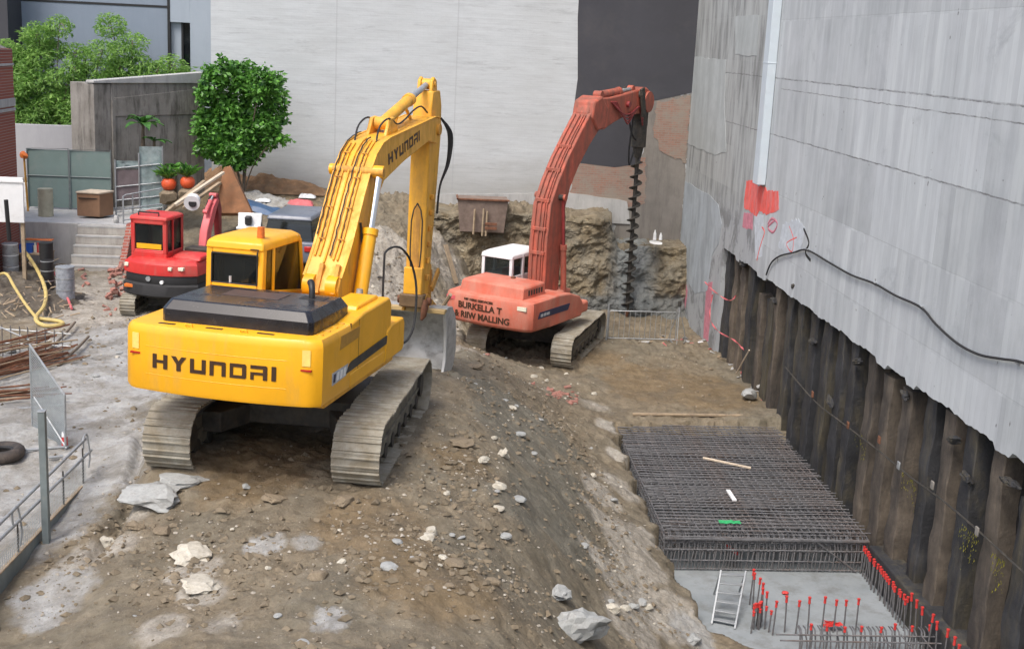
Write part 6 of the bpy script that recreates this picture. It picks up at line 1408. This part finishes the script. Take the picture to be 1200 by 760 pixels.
drum((p.x - .12, p.y + .35, float(gz(p.x, p.y)) + .45), .17, .72, 'black', 'black plastic drum left of the steps, the taller one behind', rim='black')
p = at_z(77, 345, -.1); drum((p.x, p.y, float(gz(p.x, p.y))), .22, .85, 'plastic_wrap', 'grey barrel wrapped in clear plastic beside the steps', 'barrel', 'galv', 'barrel')
p = at_z(38, 300, .1)
tb_ = empty('work_table', (p.x, p.y, -.12), 0, 'low table of boards carrying bottles and a blue crate at the left', 'table')
b_ = MB(); b_.box(-.5, .5, -.3, .35, .30, .34); b_.build('tabletop', 'timber', tb_, bevel=.006)
for sx in (-.45, .45):
    for sy in (-.25, .3): b_ = MB(); b_.box(sx - .03, sx + .03, sy - .03, sy + .03, 0, .30); b_.build('leg', 'timber', tb_, bevel=.004)
bc_ = empty('bottle_crate', (p.x - .12, p.y - .05, .19), 0, 'bright blue plastic crate on the low table', 'crate')
b_ = MB(); b_.box(-.16, .16, -.12, .12, 0, .02)
for a in ((-.16, .16, -.13, -.115), (-.16, .16, .115, .13)): b_.box(*a, .0, .26)
for a in ((-.165, -.15, -.13, .13), (.15, .165, -.13, .13)): b_.box(*a, .0, .26)
b_.build('crate_body', 'bluecrate', bc_, bevel=.006)
for k in range(6):
    o = MB(); o.cyl((0, 0, 0), (0, 0, .22), .045, seg=12); o.cyl((0, 0, .22), (0, 0, .30), .02, .018, 10); mt = ('decal_white', 'cap', 'white', 'beacon', 'cap', 'white')[k]
    tag(o.build('bottle', mt, loc=(p.x + .1 + .07 * k, p.y + .03 * (k % 2) - .05, .19), smooth=True), ['cream bottle nearest the blue crate', 'red bottle second from the blue crate', 'white bottle between two coloured ones on the low table', 'orange bottle in the middle of the low table', 'red bottle near the right end of the low table', 'white bottle at the right end of the low table'][k], 'bottle')
lb = MB(); lb.box(-.35, .4, -.12, .12, 0, .03); tag(lb.build('tool_board', 'beacon', loc=(p.x + .1, p.y + .2, .52), bevel=.01), 'orange board lying above the bottles at the left', 'board')
stick(8, 232, 12, 275, 0, 0, .05, 'black', '', x=None) if False else None
a, c = at_y(7, 234, 29.8), at_y(11, 282, 29.8); b_ = MB(); b_.tube([(0, 0, 0), c - a], .055, 8); tag(b_.build('black_post', 'black', loc=a, smooth=True), 'thick black post in front of the white hoarding', 'post')
a, c = at_yo(28, 182, 25.5), at_yo(34, 262, 25.5); lp = empty('orange_lamp_post', c, 0, 'thin yellow post carrying a small orange warning lamp', 'lamp post')
b_ = MB(); b_.tube([(0, 0, 0), a - c], .03, 8); b_.build('post', 'yellow_rust', lp, smooth=True); blob('warning_lamp', 'beacon', a - c, (.14, .1, .2), '', '', 9, lp)
# plants, pots and timber behind the small excavator
for k, (px, py) in enumerate(((198, 216), (220, 214))):
    p = at_yo(px, py + 6, 25.4); d = empty('plant_pot', (p.x, p.y, p.z), 0, ('left' if k == 0 else 'right') + ' one of two round orange pots with leafy plants behind the red cab', 'potted plant')
    b_ = MB(); prof = [(.0, .12), (.03, .17), (.12, .215), (.22, .215), (.30, .17), (.32, .14)]; n = 18; vs = [(rr_ * math.cos(2 * math.pi * i / n), rr_ * math.sin(2 * math.pi * i / n), z) for z, rr_ in prof for i in range(n)]
    b_.add(vs, [tuple(range(n))[::-1], tuple(range(5 * n, 6 * n))] + [(j * n + i, j * n + (i + 1) % n, (j + 1) * n + (i + 1) % n, (j + 1) * n + i) for j in range(5) for i in range(n)]); b_.build('pot', 'terracotta', d, smooth=True)
    b_ = MB()
    for i in range(60):
        a = r.uniform(0, 6.28); e_ = r.uniform(.5, 1.5); L_ = r.uniform(.25, .62); dx, dy, dz = math.cos(a) * math.cos(e_), math.sin(a) * math.cos(e_), math.sin(e_); b0 = Vector((dx * .05, dy * .05, .3 + r.random() * .1)); m0 = b0 + Vector((dx, dy, dz)) * L_ * .55; t0 = b0 + Vector((dx * 1.2, dy * 1.2, dz * .75)) * L_; s_ = Vector((-dy, dx, 0)).normalized() * .045
        b_.add([b0, m0 + s_, t0, m0 - s_], [(0, 1, 2), (0, 2, 3)])
    b_.build('leaves', 'leaf_bush', d, norm=False)
    blob('pot_support', 'rock_brown', (0, 0, -.25), (.3, .3, .4), '', '', 11, d)
rt_ = random.Random(77)
for k, (a, c, mt, lab) in enumerate([((205,240),(262,202),'paletimber','long pale timber leaning over the pile behind the red cab'),((190,252),(240,212),'timber','weathered beam lying under the pale timber behind the red cab'),((182,256),(232,228),'timber','dark weathered plank lowest on the timber pile behind the red cab'),((215,244),(258,214),'timber','brown plank in the middle of the timber pile behind the red cab')]):
    plank('timber_beam', mt, at_yo(*a, 23.6 + .1 * k), at_yo(*c, 24.8 + .1 * k), .12, .07, lab, 'timber')
M['rustsheet'] = pbr('rust_brown_sheet', (.26, .12, .055), .85, 0, .3, 3, .3, 14, dirt=(.16, .09, .05), damt=.5)
b_ = MB(); pz = [at_yo(252,250,24.9), at_yo(262,196,25.2), at_yo(270,194,25.3), at_yo(296,250,24.9)]; o0 = pz[0]; b_.add([p - o0 for p in pz] + [p - o0 + Vector((0, .5, -.15)) for p in pz], [(0, 1, 2, 3), (4, 7, 6, 5), (0, 4, 5, 1), (1, 5, 6, 2), (2, 6, 7, 3), (3, 7, 4, 0)]); tag(b_.build('brown_sheet', 'rustsheet', loc=o0, bevel=.02), 'rust brown board propped up below the bush', 'board')
p = at_y(225, 238, 29.9); o = MB().cyl((0, -.03, 0), (0, .22, .06), .20, .17, seg=24).build('flood_lamp', 'white', loc=(p.x, p.y, p.z), smooth=True); tag(o, 'round white flood lamp lying beside the raised red boom', 'lamp'); MB().cyl((.02, -.04, 0), (.02, .0, 0), .10, seg=20).build('lamp_lens', 'black', o, smooth=True)
# blue tarp-covered sheet, pink bags, white seat, parked car
def lump(name, mat, c, sx, sy, sz, label, cat, seed=0, flat=1):
    vs = []; fs = []; n = 16; m_ = 10
    for i in range(n + 1):
        for j in range(m_ + 1):
            u, v = i / n * 2 - 1, j / m_ * 2 - 1; e = max(0, 1 - max(abs(u), abs(v)) ** 4) ** .5
            vs.append((u * sx, v * sy, e * sz * (.75 + .45 * noise.noise(Vector((u * 2 + seed, v * 2, seed)))) ))
    for i in range(n):
        for j in range(m_): a = i * (m_ + 1) + j; fs.append((a, a + m_ + 1, a + m_ + 2, a + 1))
    b_ = MB(); b_.v = vs; b_.f = fs; return tag(b_.build(name, mat, loc=c, smooth=True), label, cat)
p = hit(302, 246); lump('tarpaulin', 'tarp', (p.x, p.y, p.z + .02), .85, .5, .22, 'dark blue tarpaulin spread over a low heap by the party wall', 'tarpaulin', 3).rotation_euler = (0, .22, -.15)
p = hit(308, 240); lump('white_bag', 'white', (p.x, p.y, p.z + .12), .25, .15, .10, 'crumpled white bag lying on the blue tarpaulin', 'bag', 5)
p = hit(352, 240); lump('pink_bag', 'tapepink', (p.x, p.y, p.z + .0), .42, .22, .2, 'pink and white bag lying behind the parked car', 'bag', 8)
p = hit(360, 235); lump('white_bag', 'white', (p.x, p.y, p.z + .1), .28, .18, .14, 'white bag resting behind the pink bag', 'bag', 9)
p = at_y(292, 262, 32.6); ch = empty('white_plastic_seat', (p.x, p.y, p.z - .35), 0, 'white moulded plastic seat left of the parked car', 'seat')
b_ = MB(); b_.prism_x([(-.2, .2), (.2, .2), (.25, .62), (.18, .62), (.14, .28), (-.2, .28)], -.33, .33); b_.build('shell', 'white', ch, bevel=.05, seg=3)
b_ = MB(); b_.box(-.12, .06, -.03, .18, .3, .55); b_.build('dark_cushion', 'black', ch, bevel=.04)
for sx in (-.25, .25): b_ = MB(); b_.box(sx - .03, sx + .03, -.15, .2, -.4, .22); b_.build('leg', 'white', ch, bevel=.01)
# dull blue van seen over the yellow cab
va = empty('parked_van', (-3.62, 33.6, float(gz(-3.62, 33.0)) - .02), R(-8), 'dull blue grey van parked below the party wall behind the yellow cab', 'van')
zt_ = 1.56 - va.location.z
b_ = MB(); b_.add(*frust([rect(-.72, .72, -1.5, 1.5, .22), rect(-.76, .76, -1.55, 1.55, .4), rect(-.76, .76, -1.5, 1.5, .80)])); b_.build('body', 'carblue', va, bevel=.05, seg=3)
b_ = MB(); b_.add(*frust([rect(-.70, .70, -1.35, 1.0, .78), rect(-.60, .60, -1.2, .7, zt_ - .14)])); b_.build('windows', 'glass', va, bevel=.03)
b_ = MB(); b_.add(*frust([rect(-.64, .64, -1.26, .76, zt_ - .16), rect(-.60, .60, -1.2, .7, zt_ - .04), rect(-.48, .48, -1.05, .55, zt_)])); b_.build('roof', 'carblue', va, bevel=.04, seg=3)
for sx in (-.72, .72):
    for sy in (-.95, .95): b_ = MB(); b_.cyl((sx - .09, sy, .24), (sx + .09, sy, .24), .25, seg=22); b_.build('wheel', 'rubber', va, smooth=True)
for sx in (-.6, .6): b_ = MB(); b_.box(sx - .1, sx + .1, -1.57, -1.5, .55, .7); b_.build('tail_light', 'red_refl', va, bevel=.02)

# ================================================================== near-left fence, hoses, steel
FX = -5.08
def fx(px, py): return at_x(px, py, FX)
ff = empty('site_guard_fence', (FX, 15.5, -.45), 0, 'leaning grey tube guard fence with a toe board at the lower left', 'fence'); F0 = Vector(ff.location)
for a, c in (((-60, 672), (100, 514)), ((-60, 690), (107, 527))): b_ = MB(); b_.tube([fx(*a) - F0, fx(*c) - F0], .022, 8); b_.build('rail', 'galv', ff, smooth=True)
q0, q1 = at_x(-70, 745, FX), at_x(100, 566, FX); b_ = MB(); b_.bar(q0 - F0 + Vector((0, 0, -.12)), q1 - F0 + Vector((0, 0, -.12)), .04, .26); b_.build('toe_board', 'fencegrey', ff, bevel=.006)
b_ = MB(); b_.bar(q0 - F0 + Vector((0, 0, .015)), q1 - F0 + Vector((0, 0, .015)), .055, .02); b_.build('board_edge', 'timber', ff, bevel=.004)
for px, t in ((98, .98), (78, .8), (27, .45)):
    y = q0.y + (q1.y - q0.y) * t; zt2 = fx(px, 520).z; b_ = MB(); b_.tube([(0, y - F0.y, -.05), (0, y - F0.y + .02, .62)], .012, 6); b_.build('upright', 'dark_steel', ff)
for (px, py) in ((100, 514), (18, 600)):
    p = fx(px, py) - F0; b_ = MB(); b_.tube(catm([p + Vector((0, -.1, -.12)), p + Vector((0, -.12, .02)), p + Vector((0, 0, .07)), p + Vector((0, .1, .0)), p + Vector((.02, .14, -.3)), p + Vector((0, .12, -.5))]), .014, 6); b_.build('hook', 'galv', ff, smooth=True)
M['mesh'] = pbr('fine_fence_wire', (.30, .34, .35), .5, .4, .15, 8)
b_ = MB(); yy0, yy1 = q0.y + .6, q1.y
for k in range(70): y = yy0 + (yy1 - yy0) * k / 69 - F0.y; b_.tube([(.01, y, -.1), (.01, y, .48)], .0025, 4)
for k in range(12): b_.tube([(.01, yy0 - F0.y, -.05 + k * .05), (.01, yy1 - F0.y, -.05 + k * .05)], .0025, 4)
b_.build('wire_mesh', 'mesh', ff)
p = at_z(55, 640, -.45); t = at_y(51, 482, p.y); ps = empty('fence_post', p, 0, 'square grey green post standing behind the guard fence at the lower left', 'post')
b_ = MB(); b_.box(-.045, .045, -.045, .045, 0, t.z - p.z); b_.build('shaft', 'fencegrey', ps, bevel=.006); b_ = MB(); b_.box(-.05, .05, -.05, .05, t.z - p.z, t.z - p.z + .015); b_.build('cap', 'galv', ps, bevel=.004)
# upright mesh panel
a, c = at_z(38, 500, -.38), at_z(77, 528, -.38); ta, tc = at_y(35, 404, a.y), at_y(76, 463, c.y); up_ = empty('mesh_fence_panel', a, 0, 'fine grey mesh fence panel standing on edge behind the square post', 'fence panel')
b_ = MB(); b_.tube([Vector((0, 0, 0)), ta - a, tc - a, c - a, Vector((0, 0, 0))], .018, 6); b_.build('frame', 'galv', up_, smooth=True)
b_ = MB(); N1 = 34
for k in range(1, N1): u = k / N1; b_.tube([(c - a) * u, (ta - a).lerp(tc - a, u)], .0045, 4)
for k in range(1, 30): v_ = k / 30; b_.tube([(ta - a) * v_, (c - a).lerp(tc - a, v_)], .0045, 4)
b_.build('wire_mesh', 'mesh', up_)
p = at_z(76, 522, -.33); b_ = MB(); b_.cyl((0, 0, 0), (0, 0, .16), .05, .045, 10); mk_ = b_.build('marker_block', 'cap', loc=p, smooth=True); tag(mk_, 'small red and white marker at the foot of the mesh panel', 'marker')
b_ = MB(); b_.cyl((0, 0, .16), (0, 0, .24), .046, .04, 10); b_.build('white_band', 'white', mk_, smooth=True)
for (a, c, lab) in (((15, 479), (75, 474), 'thin pale tube lying on the ground left of the mesh panel'), ((28, 527), (80, 523), 'pale tube lying beside the foot of the square post'), ((57, 536), (74, 534), 'short pale tube lying just below the longer one by the post')):
    A_, C_ = at_z(*a, -.33), at_z(*c, -.33); b_ = MB(); b_.tube([(0, 0, 0), C_ - A_], .022, 8); tag(b_.build('steel_tube', 'galv', loc=A_, smooth=True), lab, 'tube')
A_, C_ = at_z(40, 465, .3), at_z(78, 525, -.33); b_ = MB(); b_.tube([(0, 0, 0), C_ - A_], .016, 8); tag(b_.build('steel_tube', 'galv', loc=A_, smooth=True), 'thin tube leaning diagonally across the mesh panel', 'tube')
# coil of dark hose/tyre at the left edge
p = at_z(2, 537, -.4); ty = empty('old_tyre', (p.x, p.y, -.40), 0, 'muddy black tyre lying flat at the left edge', 'tyre')
def torus(R_, r_, z, n=32, m_=12, sq=1):
    vs = []; fs = []
    for i in range(n):
        for j in range(m_): a, b2_ = 2 * math.pi * i / n, 2 * math.pi * j / m_; vs.append(((R_ + r_ * math.cos(b2_)) * math.cos(a), (R_ + r_ * math.cos(b2_)) * math.sin(a), z + r_ * sq * math.sin(b2_)))
    for i in range(n):
        for j in range(m_): fs.append((i * m_ + j, i * m_ + (j + 1) % m_, ((i + 1) % n) * m_ + (j + 1) % m_, ((i + 1) % n) * m_ + j))
    return vs, fs
b_ = MB(); b_.add(*torus(.26, .1, .1, sq=1.0)); M['mudrubber'] = pbr('muddy_rubber', (.035, .03, .027), .75, 0, .4, 6, .5, 14, dirt=(.13, .10, .08), damt=.5, ds=5); b_.build('tread', 'mudrubber', ty, smooth=True)
b_ = MB(); b_.add(*torus(.17, .03, .13)); b_.build('bead', 'rubber', ty, smooth=True)
# piled rusty reinforcing bars at left
def barpile(p, n, L, ang, spread, h, label, name='rebar_bundle'):
    o = empty(name, p, 0, label, 'rebar bundle'); rr_ = random.Random(int(n + L * 7))
    for k in range(n):
        a = ang + rr_.gauss(0, .09); off_ = rr_.gauss(0, spread); zz_ = abs(rr_.gauss(0, h)) + .02; b_ = MB(); l = L * rr_.uniform(.6, 1); cx_ = -math.sin(ang) * off_; cy_ = math.cos(ang) * off_; sh = rr_.uniform(-.2, .2)
        P = [(cx_ + math.cos(a) * (t + sh), cy_ + math.sin(a) * (t + sh), zz_ + .05 * math.sin(t * 2 + k) * .5 + (.02)) for t in np.linspace(-l / 2, l / 2, 6)]
        b_.tube(P, rr_.uniform(.010, .020), 5); b_.build('bar', 'rust' if k % 3 else 'timber', o, smooth=True)
    return o
p = at_z(20, 428, -.25); barpile((p.x, p.y, -.27), 48, 2.6, R(58), .38, .16, 'untidy stack of rusty reinforcing bars at the left behind the mesh panel')
p = at_z(30, 470, -.3); barpile((p.x - .5, p.y, -.3), 16, 2.2, R(25), .25, .05, 'thin scatter of rusty bars in front of the larger stack at the left')
# fence of bars behind the stack
st2 = empty('rebar_starter_grid', at_z(30, 418, -.25), 0, 'row of thin upright rusty bars tied by rails behind the stack of bars', 'rebar grid')
for k in range(13): b_ = MB(); x = -1.3 + k * .17; b_.tube([(x, 0, 0), (x + r.uniform(-.02, .02), .0, .72 - .012 * k)], .011, 5); b_.build('upright', 'rebar', st2)
b_ = MB(); b_.tube([(-1.4, 0, .62), (.9, .03, .5)], .012, 5); b_.tube([(-1.4, .02, .3), (.9, 0, .25)], .012, 5); b_.tube([(-1.9, .02, 1.15), (-.9, 0, .8), (.1, .0, .35)], .016, 5); b_.build('rail', 'galv', st2)
for (a, c, lab) in (((57, 412), (88, 385), 'brown branch lying on the wet ground, the upper of two'), ((68, 430), (104, 402), 'brown branch lying on the wet ground, the lower of two'), ((0, 250), (1, 251), '')):
    if not lab: continue
    A_, C_ = hit(*a) + Vector((0, 0, .03)), hit(*c) + Vector((0, 0, .14)); b_ = MB(); b_.tube(catm([Vector((0, 0, 0)), (C_ - A_) * .5 + Vector((.05, 0, .03)), C_ - A_]), .03, 6); tag(b_.build('branch', 'bark', loc=A_, smooth=True), lab, 'branch')
# yellow hoses
def hose(pp, rad, mat, lab, lift=.04, closed=False):
    P = [Vector(p) for p in pp]; o0 = P[0].copy(); b_ = MB(); b_.tube([p - o0 for p in catm(P)], rad, 8); return tag(b_.build('hose', mat, loc=o0, smooth=True), lab, 'hose')
hz = lambda px, py, up=.05: hit(px, py) + Vector((0, 0, up))
hose([hz(20, 299, .45), hz(33, 318, .45), hz(46, 338, .42), hz(54, 356, .32), hz(52, 368, .2), hz(42, 378, .1), hz(52, 384), hz(72, 383), hz(70, 379), hz(46, 376)], .045, 'hose', 'yellow hose curving down from the bins and coiling on the mud')
hose([hz(-5, 342, .4), hz(8, 340, .42), hz(18, 354, .36), hz(30, 368, .25), hz(44, 379, .1)], .035, 'hose', 'thinner yellow hose coming in from the left edge')
hose([hz(50, 322, .4), hz(66, 336, .3), hz(78, 352, .12), hz(84, 364)], .03, 'tapepink', 'faded pink pipe running down beside the wrapped barrel')
# rubble heap at left between drums and hoses
def heap(name, px, py, Z, sx, sy, h, mat, seed, label):
    p = at_z(px, py, Z); n = 44; vs = []; fs = []
    for i in range(n + 1):
        for j in range(n + 1):
            u, v = i / n * 2 - 1, j / n * 2 - 1; d = math.hypot(u, v); e = max(0, 1 - d) ** .8; x, y = u * sx, v * sy
            vs.append((x, y, h * e * (1 + .5 * noise.fractal(Vector((u * 2.2 + seed, v * 2.2, seed)), 1, 2, 5)) + (.08 * (noise.ridged_multi_fractal(Vector((u * 4, v * 4, seed)), 1, 2, 4, 1, 2) - 1) if e > 0 else 0) - .12))
    for i in range(n):
        for j in range(n): a = i * (n + 1) + j; fs.append((a, a + n + 1, a + n + 2, a + 1))
    b_ = MB(); b_.v = vs; b_.f = fs; return tag(b_.build(name, mat, loc=(p.x, p.y, float(gz(p.x, p.y))), smooth=True), label, 'heap')
heap('rubble_heap', 45, 352, -.2, 1.5, 1.8, .30, 'darkheap', 4, 'dark heap of wet soil and rubble under the yellow hoses')
heap('rubble_heap', 15, 330, -.2, 1.5, 1.6, .4, 'darkheap', 9, 'darker heap of soil at the left edge behind the hoses')
heap('soil_heap', 300, 232, 1.1, 1.5, .9, .4, 'soil', 12, 'low brown heap of soil under the blue tarpaulin by the party wall')
heap('soil_heap', 272, 222, 1.0, 1.5, 1.2, .75, 'warmsoil', 14, 'heap of orange brown earth behind the propped brown board')
heap('soil_heap', 318, 222, 1.15, 1.9, .9, .5, 'warmsoil', 17, 'long low bank of orange brown earth along the foot of the party wall')
r = random.Random(55); b_ = MB()
for k in range(90):
    q = at_z(r.uniform(0, 84), r.uniform(300, 372), -.1); z = float(gz(q.x, q.y)) + r.uniform(.0, .4) * .7; a = r.uniform(0, 3.1); l = r.uniform(.08, .3); b_.tube([(q.x, q.y, z), (q.x + l * math.cos(a), q.y + l * math.sin(a), z + r.uniform(-.05, .12))], r.uniform(.008, .022), 4)
tag(b_.build('wood_debris', 'timber'), 'broken sticks and splinters scattered over the heap by the drums', 'debris', kind='stuff')

# ================================================================== vegetation
def leaves(n, pick, size, mat, name, parent, droop=.3, seed=1, aspect=.45):
    rr_ = np.random.RandomState(seed); V = []; F_ = []
    for k in range(n):
        p = pick(rr_); s = size * rr_.uniform(.6, 1.3); a = rr_.uniform(0, 6.283); e = rr_.uniform(-.9, .5) - droop
        d = np.array([math.cos(a) * math.cos(e), math.sin(a) * math.cos(e), math.sin(e)]); w = np.cross(d, rr_.normal(0, 1, 3)); w /= np.linalg.norm(w) + 1e-6
        u = np.cross(d, w); b0 = p; m0 = p + d * s * .5 + u * s * .06; t0 = p + d * s; i = len(V)
        V += [tuple(b0), tuple(m0 + w * s * aspect / 2), tuple(t0), tuple(m0 - w * s * aspect / 2)]; F_ += [(i, i + 1, i + 2), (i, i + 2, i + 3)]
    b_ = MB(); b_.v = V; b_.f = F_; return b_.build(name, mat, parent, norm=False)
def clump_pick(cl):
    wts = np.array([c[3] * c[4] * c[5] for c in cl]); wts = wts / wts.sum()
    def f(rr_):
        c = cl[rr_.choice(len(cl), p=wts)]; v = rr_.normal(0, 1, 3); v /= np.linalg.norm(v); rad = rr_.uniform(.45, 1.05) ** .6
        return np.array(c[:3]) + v * rad * np.array(c[3:6])
    return f
# bush against the party wall
bu = empty('broadleaf_bush', (-6.1, 38.8, 1.6), 0, 'dense dark green broadleaf bush growing against the party wall', 'bush'); B0 = Vector(bu.location)
cl = []
rr = random.Random(4)
for px, py, rad in ((250,98,.42),(262,85,.35),(285,92,.45),(305,100,.45),(318,92,.3),(325,115,.35),(300,125,.5),(270,125,.5),(248,125,.38),(255,155,.42),(285,155,.5),(315,145,.4),(322,160,.25),(270,178,.45),(250,165,.42),(290,170,.5),(312,160,.4),(262,172,.34),(280,184,.26),(236,150,.3),(238,172,.28),(330,135,.28),(326,95,.22),(244,82,.22),(292,76,.2),(240,110,.3),(295,178,.34),(255,178,.3),(242,140,.35),(280,190,.25),(265,135,.5),(310,82,.22),(275,78,.2)):
    p = at_y(px, py, 38.8 + rr.uniform(-.4, .4)) - B0; cl.append((p.x, p.y, p.z, rad * 1.05, rad * 1.0, rad * 1.05))
for _ in range(26):
    c = cl[rr.randrange(18)]; a_ = rr.uniform(0, 6.28); q_ = rr.uniform(1.0, 1.45); cl.append((c[0] + math.cos(a_) * c[3] * q_, c[1] - .1, c[2] + math.sin(a_) * c[3] * q_, rr.uniform(.12, .26), .16, rr.uniform(.12, .24)))
leaves(11000, clump_pick(cl), .2, 'leaf_bush', 'crown', bu, .1, 3, .55)
b_ = MB()
for c in cl[:18:3]: b_.tube(catm([(0.05, .1, -.5), (c[0] * .3, .1, c[2] * .3), (c[0] * .8, c[1], c[2] * .8), (c[0], c[1], c[2])], 3), [.05] * 0 or .022, 5)
b_.build('stems', 'bark', bu, smooth=True)
# bamboo, each clump a plant
bl = [(-15.6, 44.6, 3.6, 'bamboo clump with arching feathery tops at the far left edge', [(8,60),(20,100),(30,140),(12,120),(30,80),(45,45)]),
      (-14.0, 44.8, 4.2, 'bamboo clump with the tallest pale feathery top in the middle left', [(45,40),(60,60),(75,100),(55,120),(70,30),(90,60),(85,130),(50,150)]),
      (-12.8, 44.6, 3.6, 'leafy bamboo clump directly left of the concrete boundary wall', [(100,70),(95,110),(120,100),(105,140),(120,60),(140,80),(100,165),(85,80)]),
      (-11.2, 45.0, 3.2, 'lighter bamboo clump rising behind the concrete boundary wall', [(130,30),(150,80),(170,90),(155,50),(185,80),(200,78),(135,95),(215,90)])]
for k, (x, y, h, lab, tops) in enumerate(bl):
    o = empty('bamboo', (x, y, .9), 0, lab, 'bamboo'); o0 = Vector(o.location); cl = []; sb = MB()
    for i, (px, py) in enumerate(tops):
        t = at_y(px, py, y + rr.uniform(-.35, .35)) - o0; base = Vector((rr.uniform(-.2, .2), rr.uniform(-.2, .2), 0)); mid = base.lerp(t, .6) + Vector((0, 0, .5))
        sb.tube(catm([base, mid, t, t + Vector((rr.uniform(-.3, .3), -.1, -.15))], 5), .018, 5)
        s_ = rr.uniform(.34, .5); cl.append((t.x, t.y, t.z, s_ * 1.25, s_, s_ * 1.0))
        for q in (.45, .6, .78): m_ = base.lerp(t, q) + Vector((rr.uniform(-.35, .35), rr.uniform(-.3, .3), .35)); cl.append((m_.x, m_.y, m_.z, s_ * 1.1, s_, s_ * .85))
    sb.build('canes', 'bark', o, smooth=True)
    leaves(11000, clump_pick(cl), .2, 'leaf_bamboo', 'foliage', o, .25, 20 + k, .26)
# big-leaved plant in front of the wall
def bigleaf(px, py, Y, n, L, lab, name='banana_plant', mat='leaf_dark'):
    p = at_yo(px, py, Y); o = empty(name, p, 0, lab, 'plant'); b_ = MB(); rr_ = random.Random(int(px))
    for k in range(n):
        a = k * 2.4; e = rr_.uniform(.5, 1.3); l = L * rr_.uniform(.7, 1.1); d = Vector((math.cos(a), math.sin(a), 0)); s_ = Vector((-d.y, d.x, 0)); prev = None; vs = []; m_ = 7
        for i in range(m_ + 1):
            t = i / m_; c = d * (l * math.cos(e) * t + .15 * t) + Vector((0, 0, .1 * L + l * math.sin(e) * t - l * .65 * t * t)); w = .17 * L * math.sin(math.pi * min(1, t * .92 + .06)) ; vs += [c - s_ * w + Vector((0, 0, .03)), c, c + s_ * w + Vector((0, 0, .03))]
        b_.add(vs, [f for i in range(m_) for f in ((3 * i, 3 * i + 1, 3 * i + 4, 3 * i + 3), (3 * i + 1, 3 * i + 2, 3 * i + 5, 3 * i + 4))])
    b_.build('leaves', mat, o, norm=False, smooth=True); b_ = MB(); b_.tube([(0, 0, -.7), (.02, 0, .15)], [.07, .04], 8); b_.build('stem', 'bark', o, smooth=True)
bigleaf(167, 150, 26.05, 13, .85, 'large leaved plant hanging in front of the streaked boundary wall')
bigleaf(180, 168, 26.0, 8, .5, 'smaller broad leaved plant just below the large leaved plant')
bigleaf(205, 200, 25.9, 14, .5, 'leafy plant standing over the two orange pots', 'leafy_plant', 'leaf_bush')
bigleaf(186, 205, 25.9, 10, .4, 'low leafy plant behind the shade cloth fence', 'leafy_plant', 'leaf_bush')
# weeds on walls and slopes
# ================================================================== light
w = bpy.data.worlds.new('World'); SC.world = w; w.use_nodes = True; nt = w.node_tree
sky = nt.nodes.new('ShaderNodeTexSky'); sky.sky_type = 'NISHITA'; sky.sun_disc = False
EL, AZ = R(58), R(215)     # sun high, behind and a little left of the camera
sky.sun_elevation = EL; sky.sun_rotation = AZ; sky.air_density = 1.0; sky.dust_density = 4.5; sky.ozone_density = 1.0
bg = nt.nodes['Background']; bg.inputs[1].default_value = .15; nt.links.new(sky.outputs[0], bg.inputs[0])
sd_ = bpy.data.lights.new('sun', 'SUN'); sd_.energy = 1.15; sd_.angle = R(16); sd_.color = (1, .98, .94)
so = bpy.data.objects.new('sun', sd_); COL.objects.link(so)
# direction from which light comes: azimuth AZ measured clockwise from +Y
dx, dy, dz = math.sin(AZ) * math.cos(EL), math.cos(AZ) * math.cos(EL), math.sin(EL)
so.rotation_euler = Vector((dx, dy, dz)).to_track_quat('Z', 'Y').to_euler(); so.location = (-5, -5, 20)
SC.view_settings.view_transform = 'Standard'; SC.view_settings.look = 'None'; SC.view_settings.exposure = .72; SC.view_settings.gamma = 1
SC.render.engine = 'CYCLES'
SC.cycles.max_bounces = 6; SC.cycles.diffuse_bounces = 3; SC.cycles.glossy_bounces = 3
SC.cycles.use_denoising = True
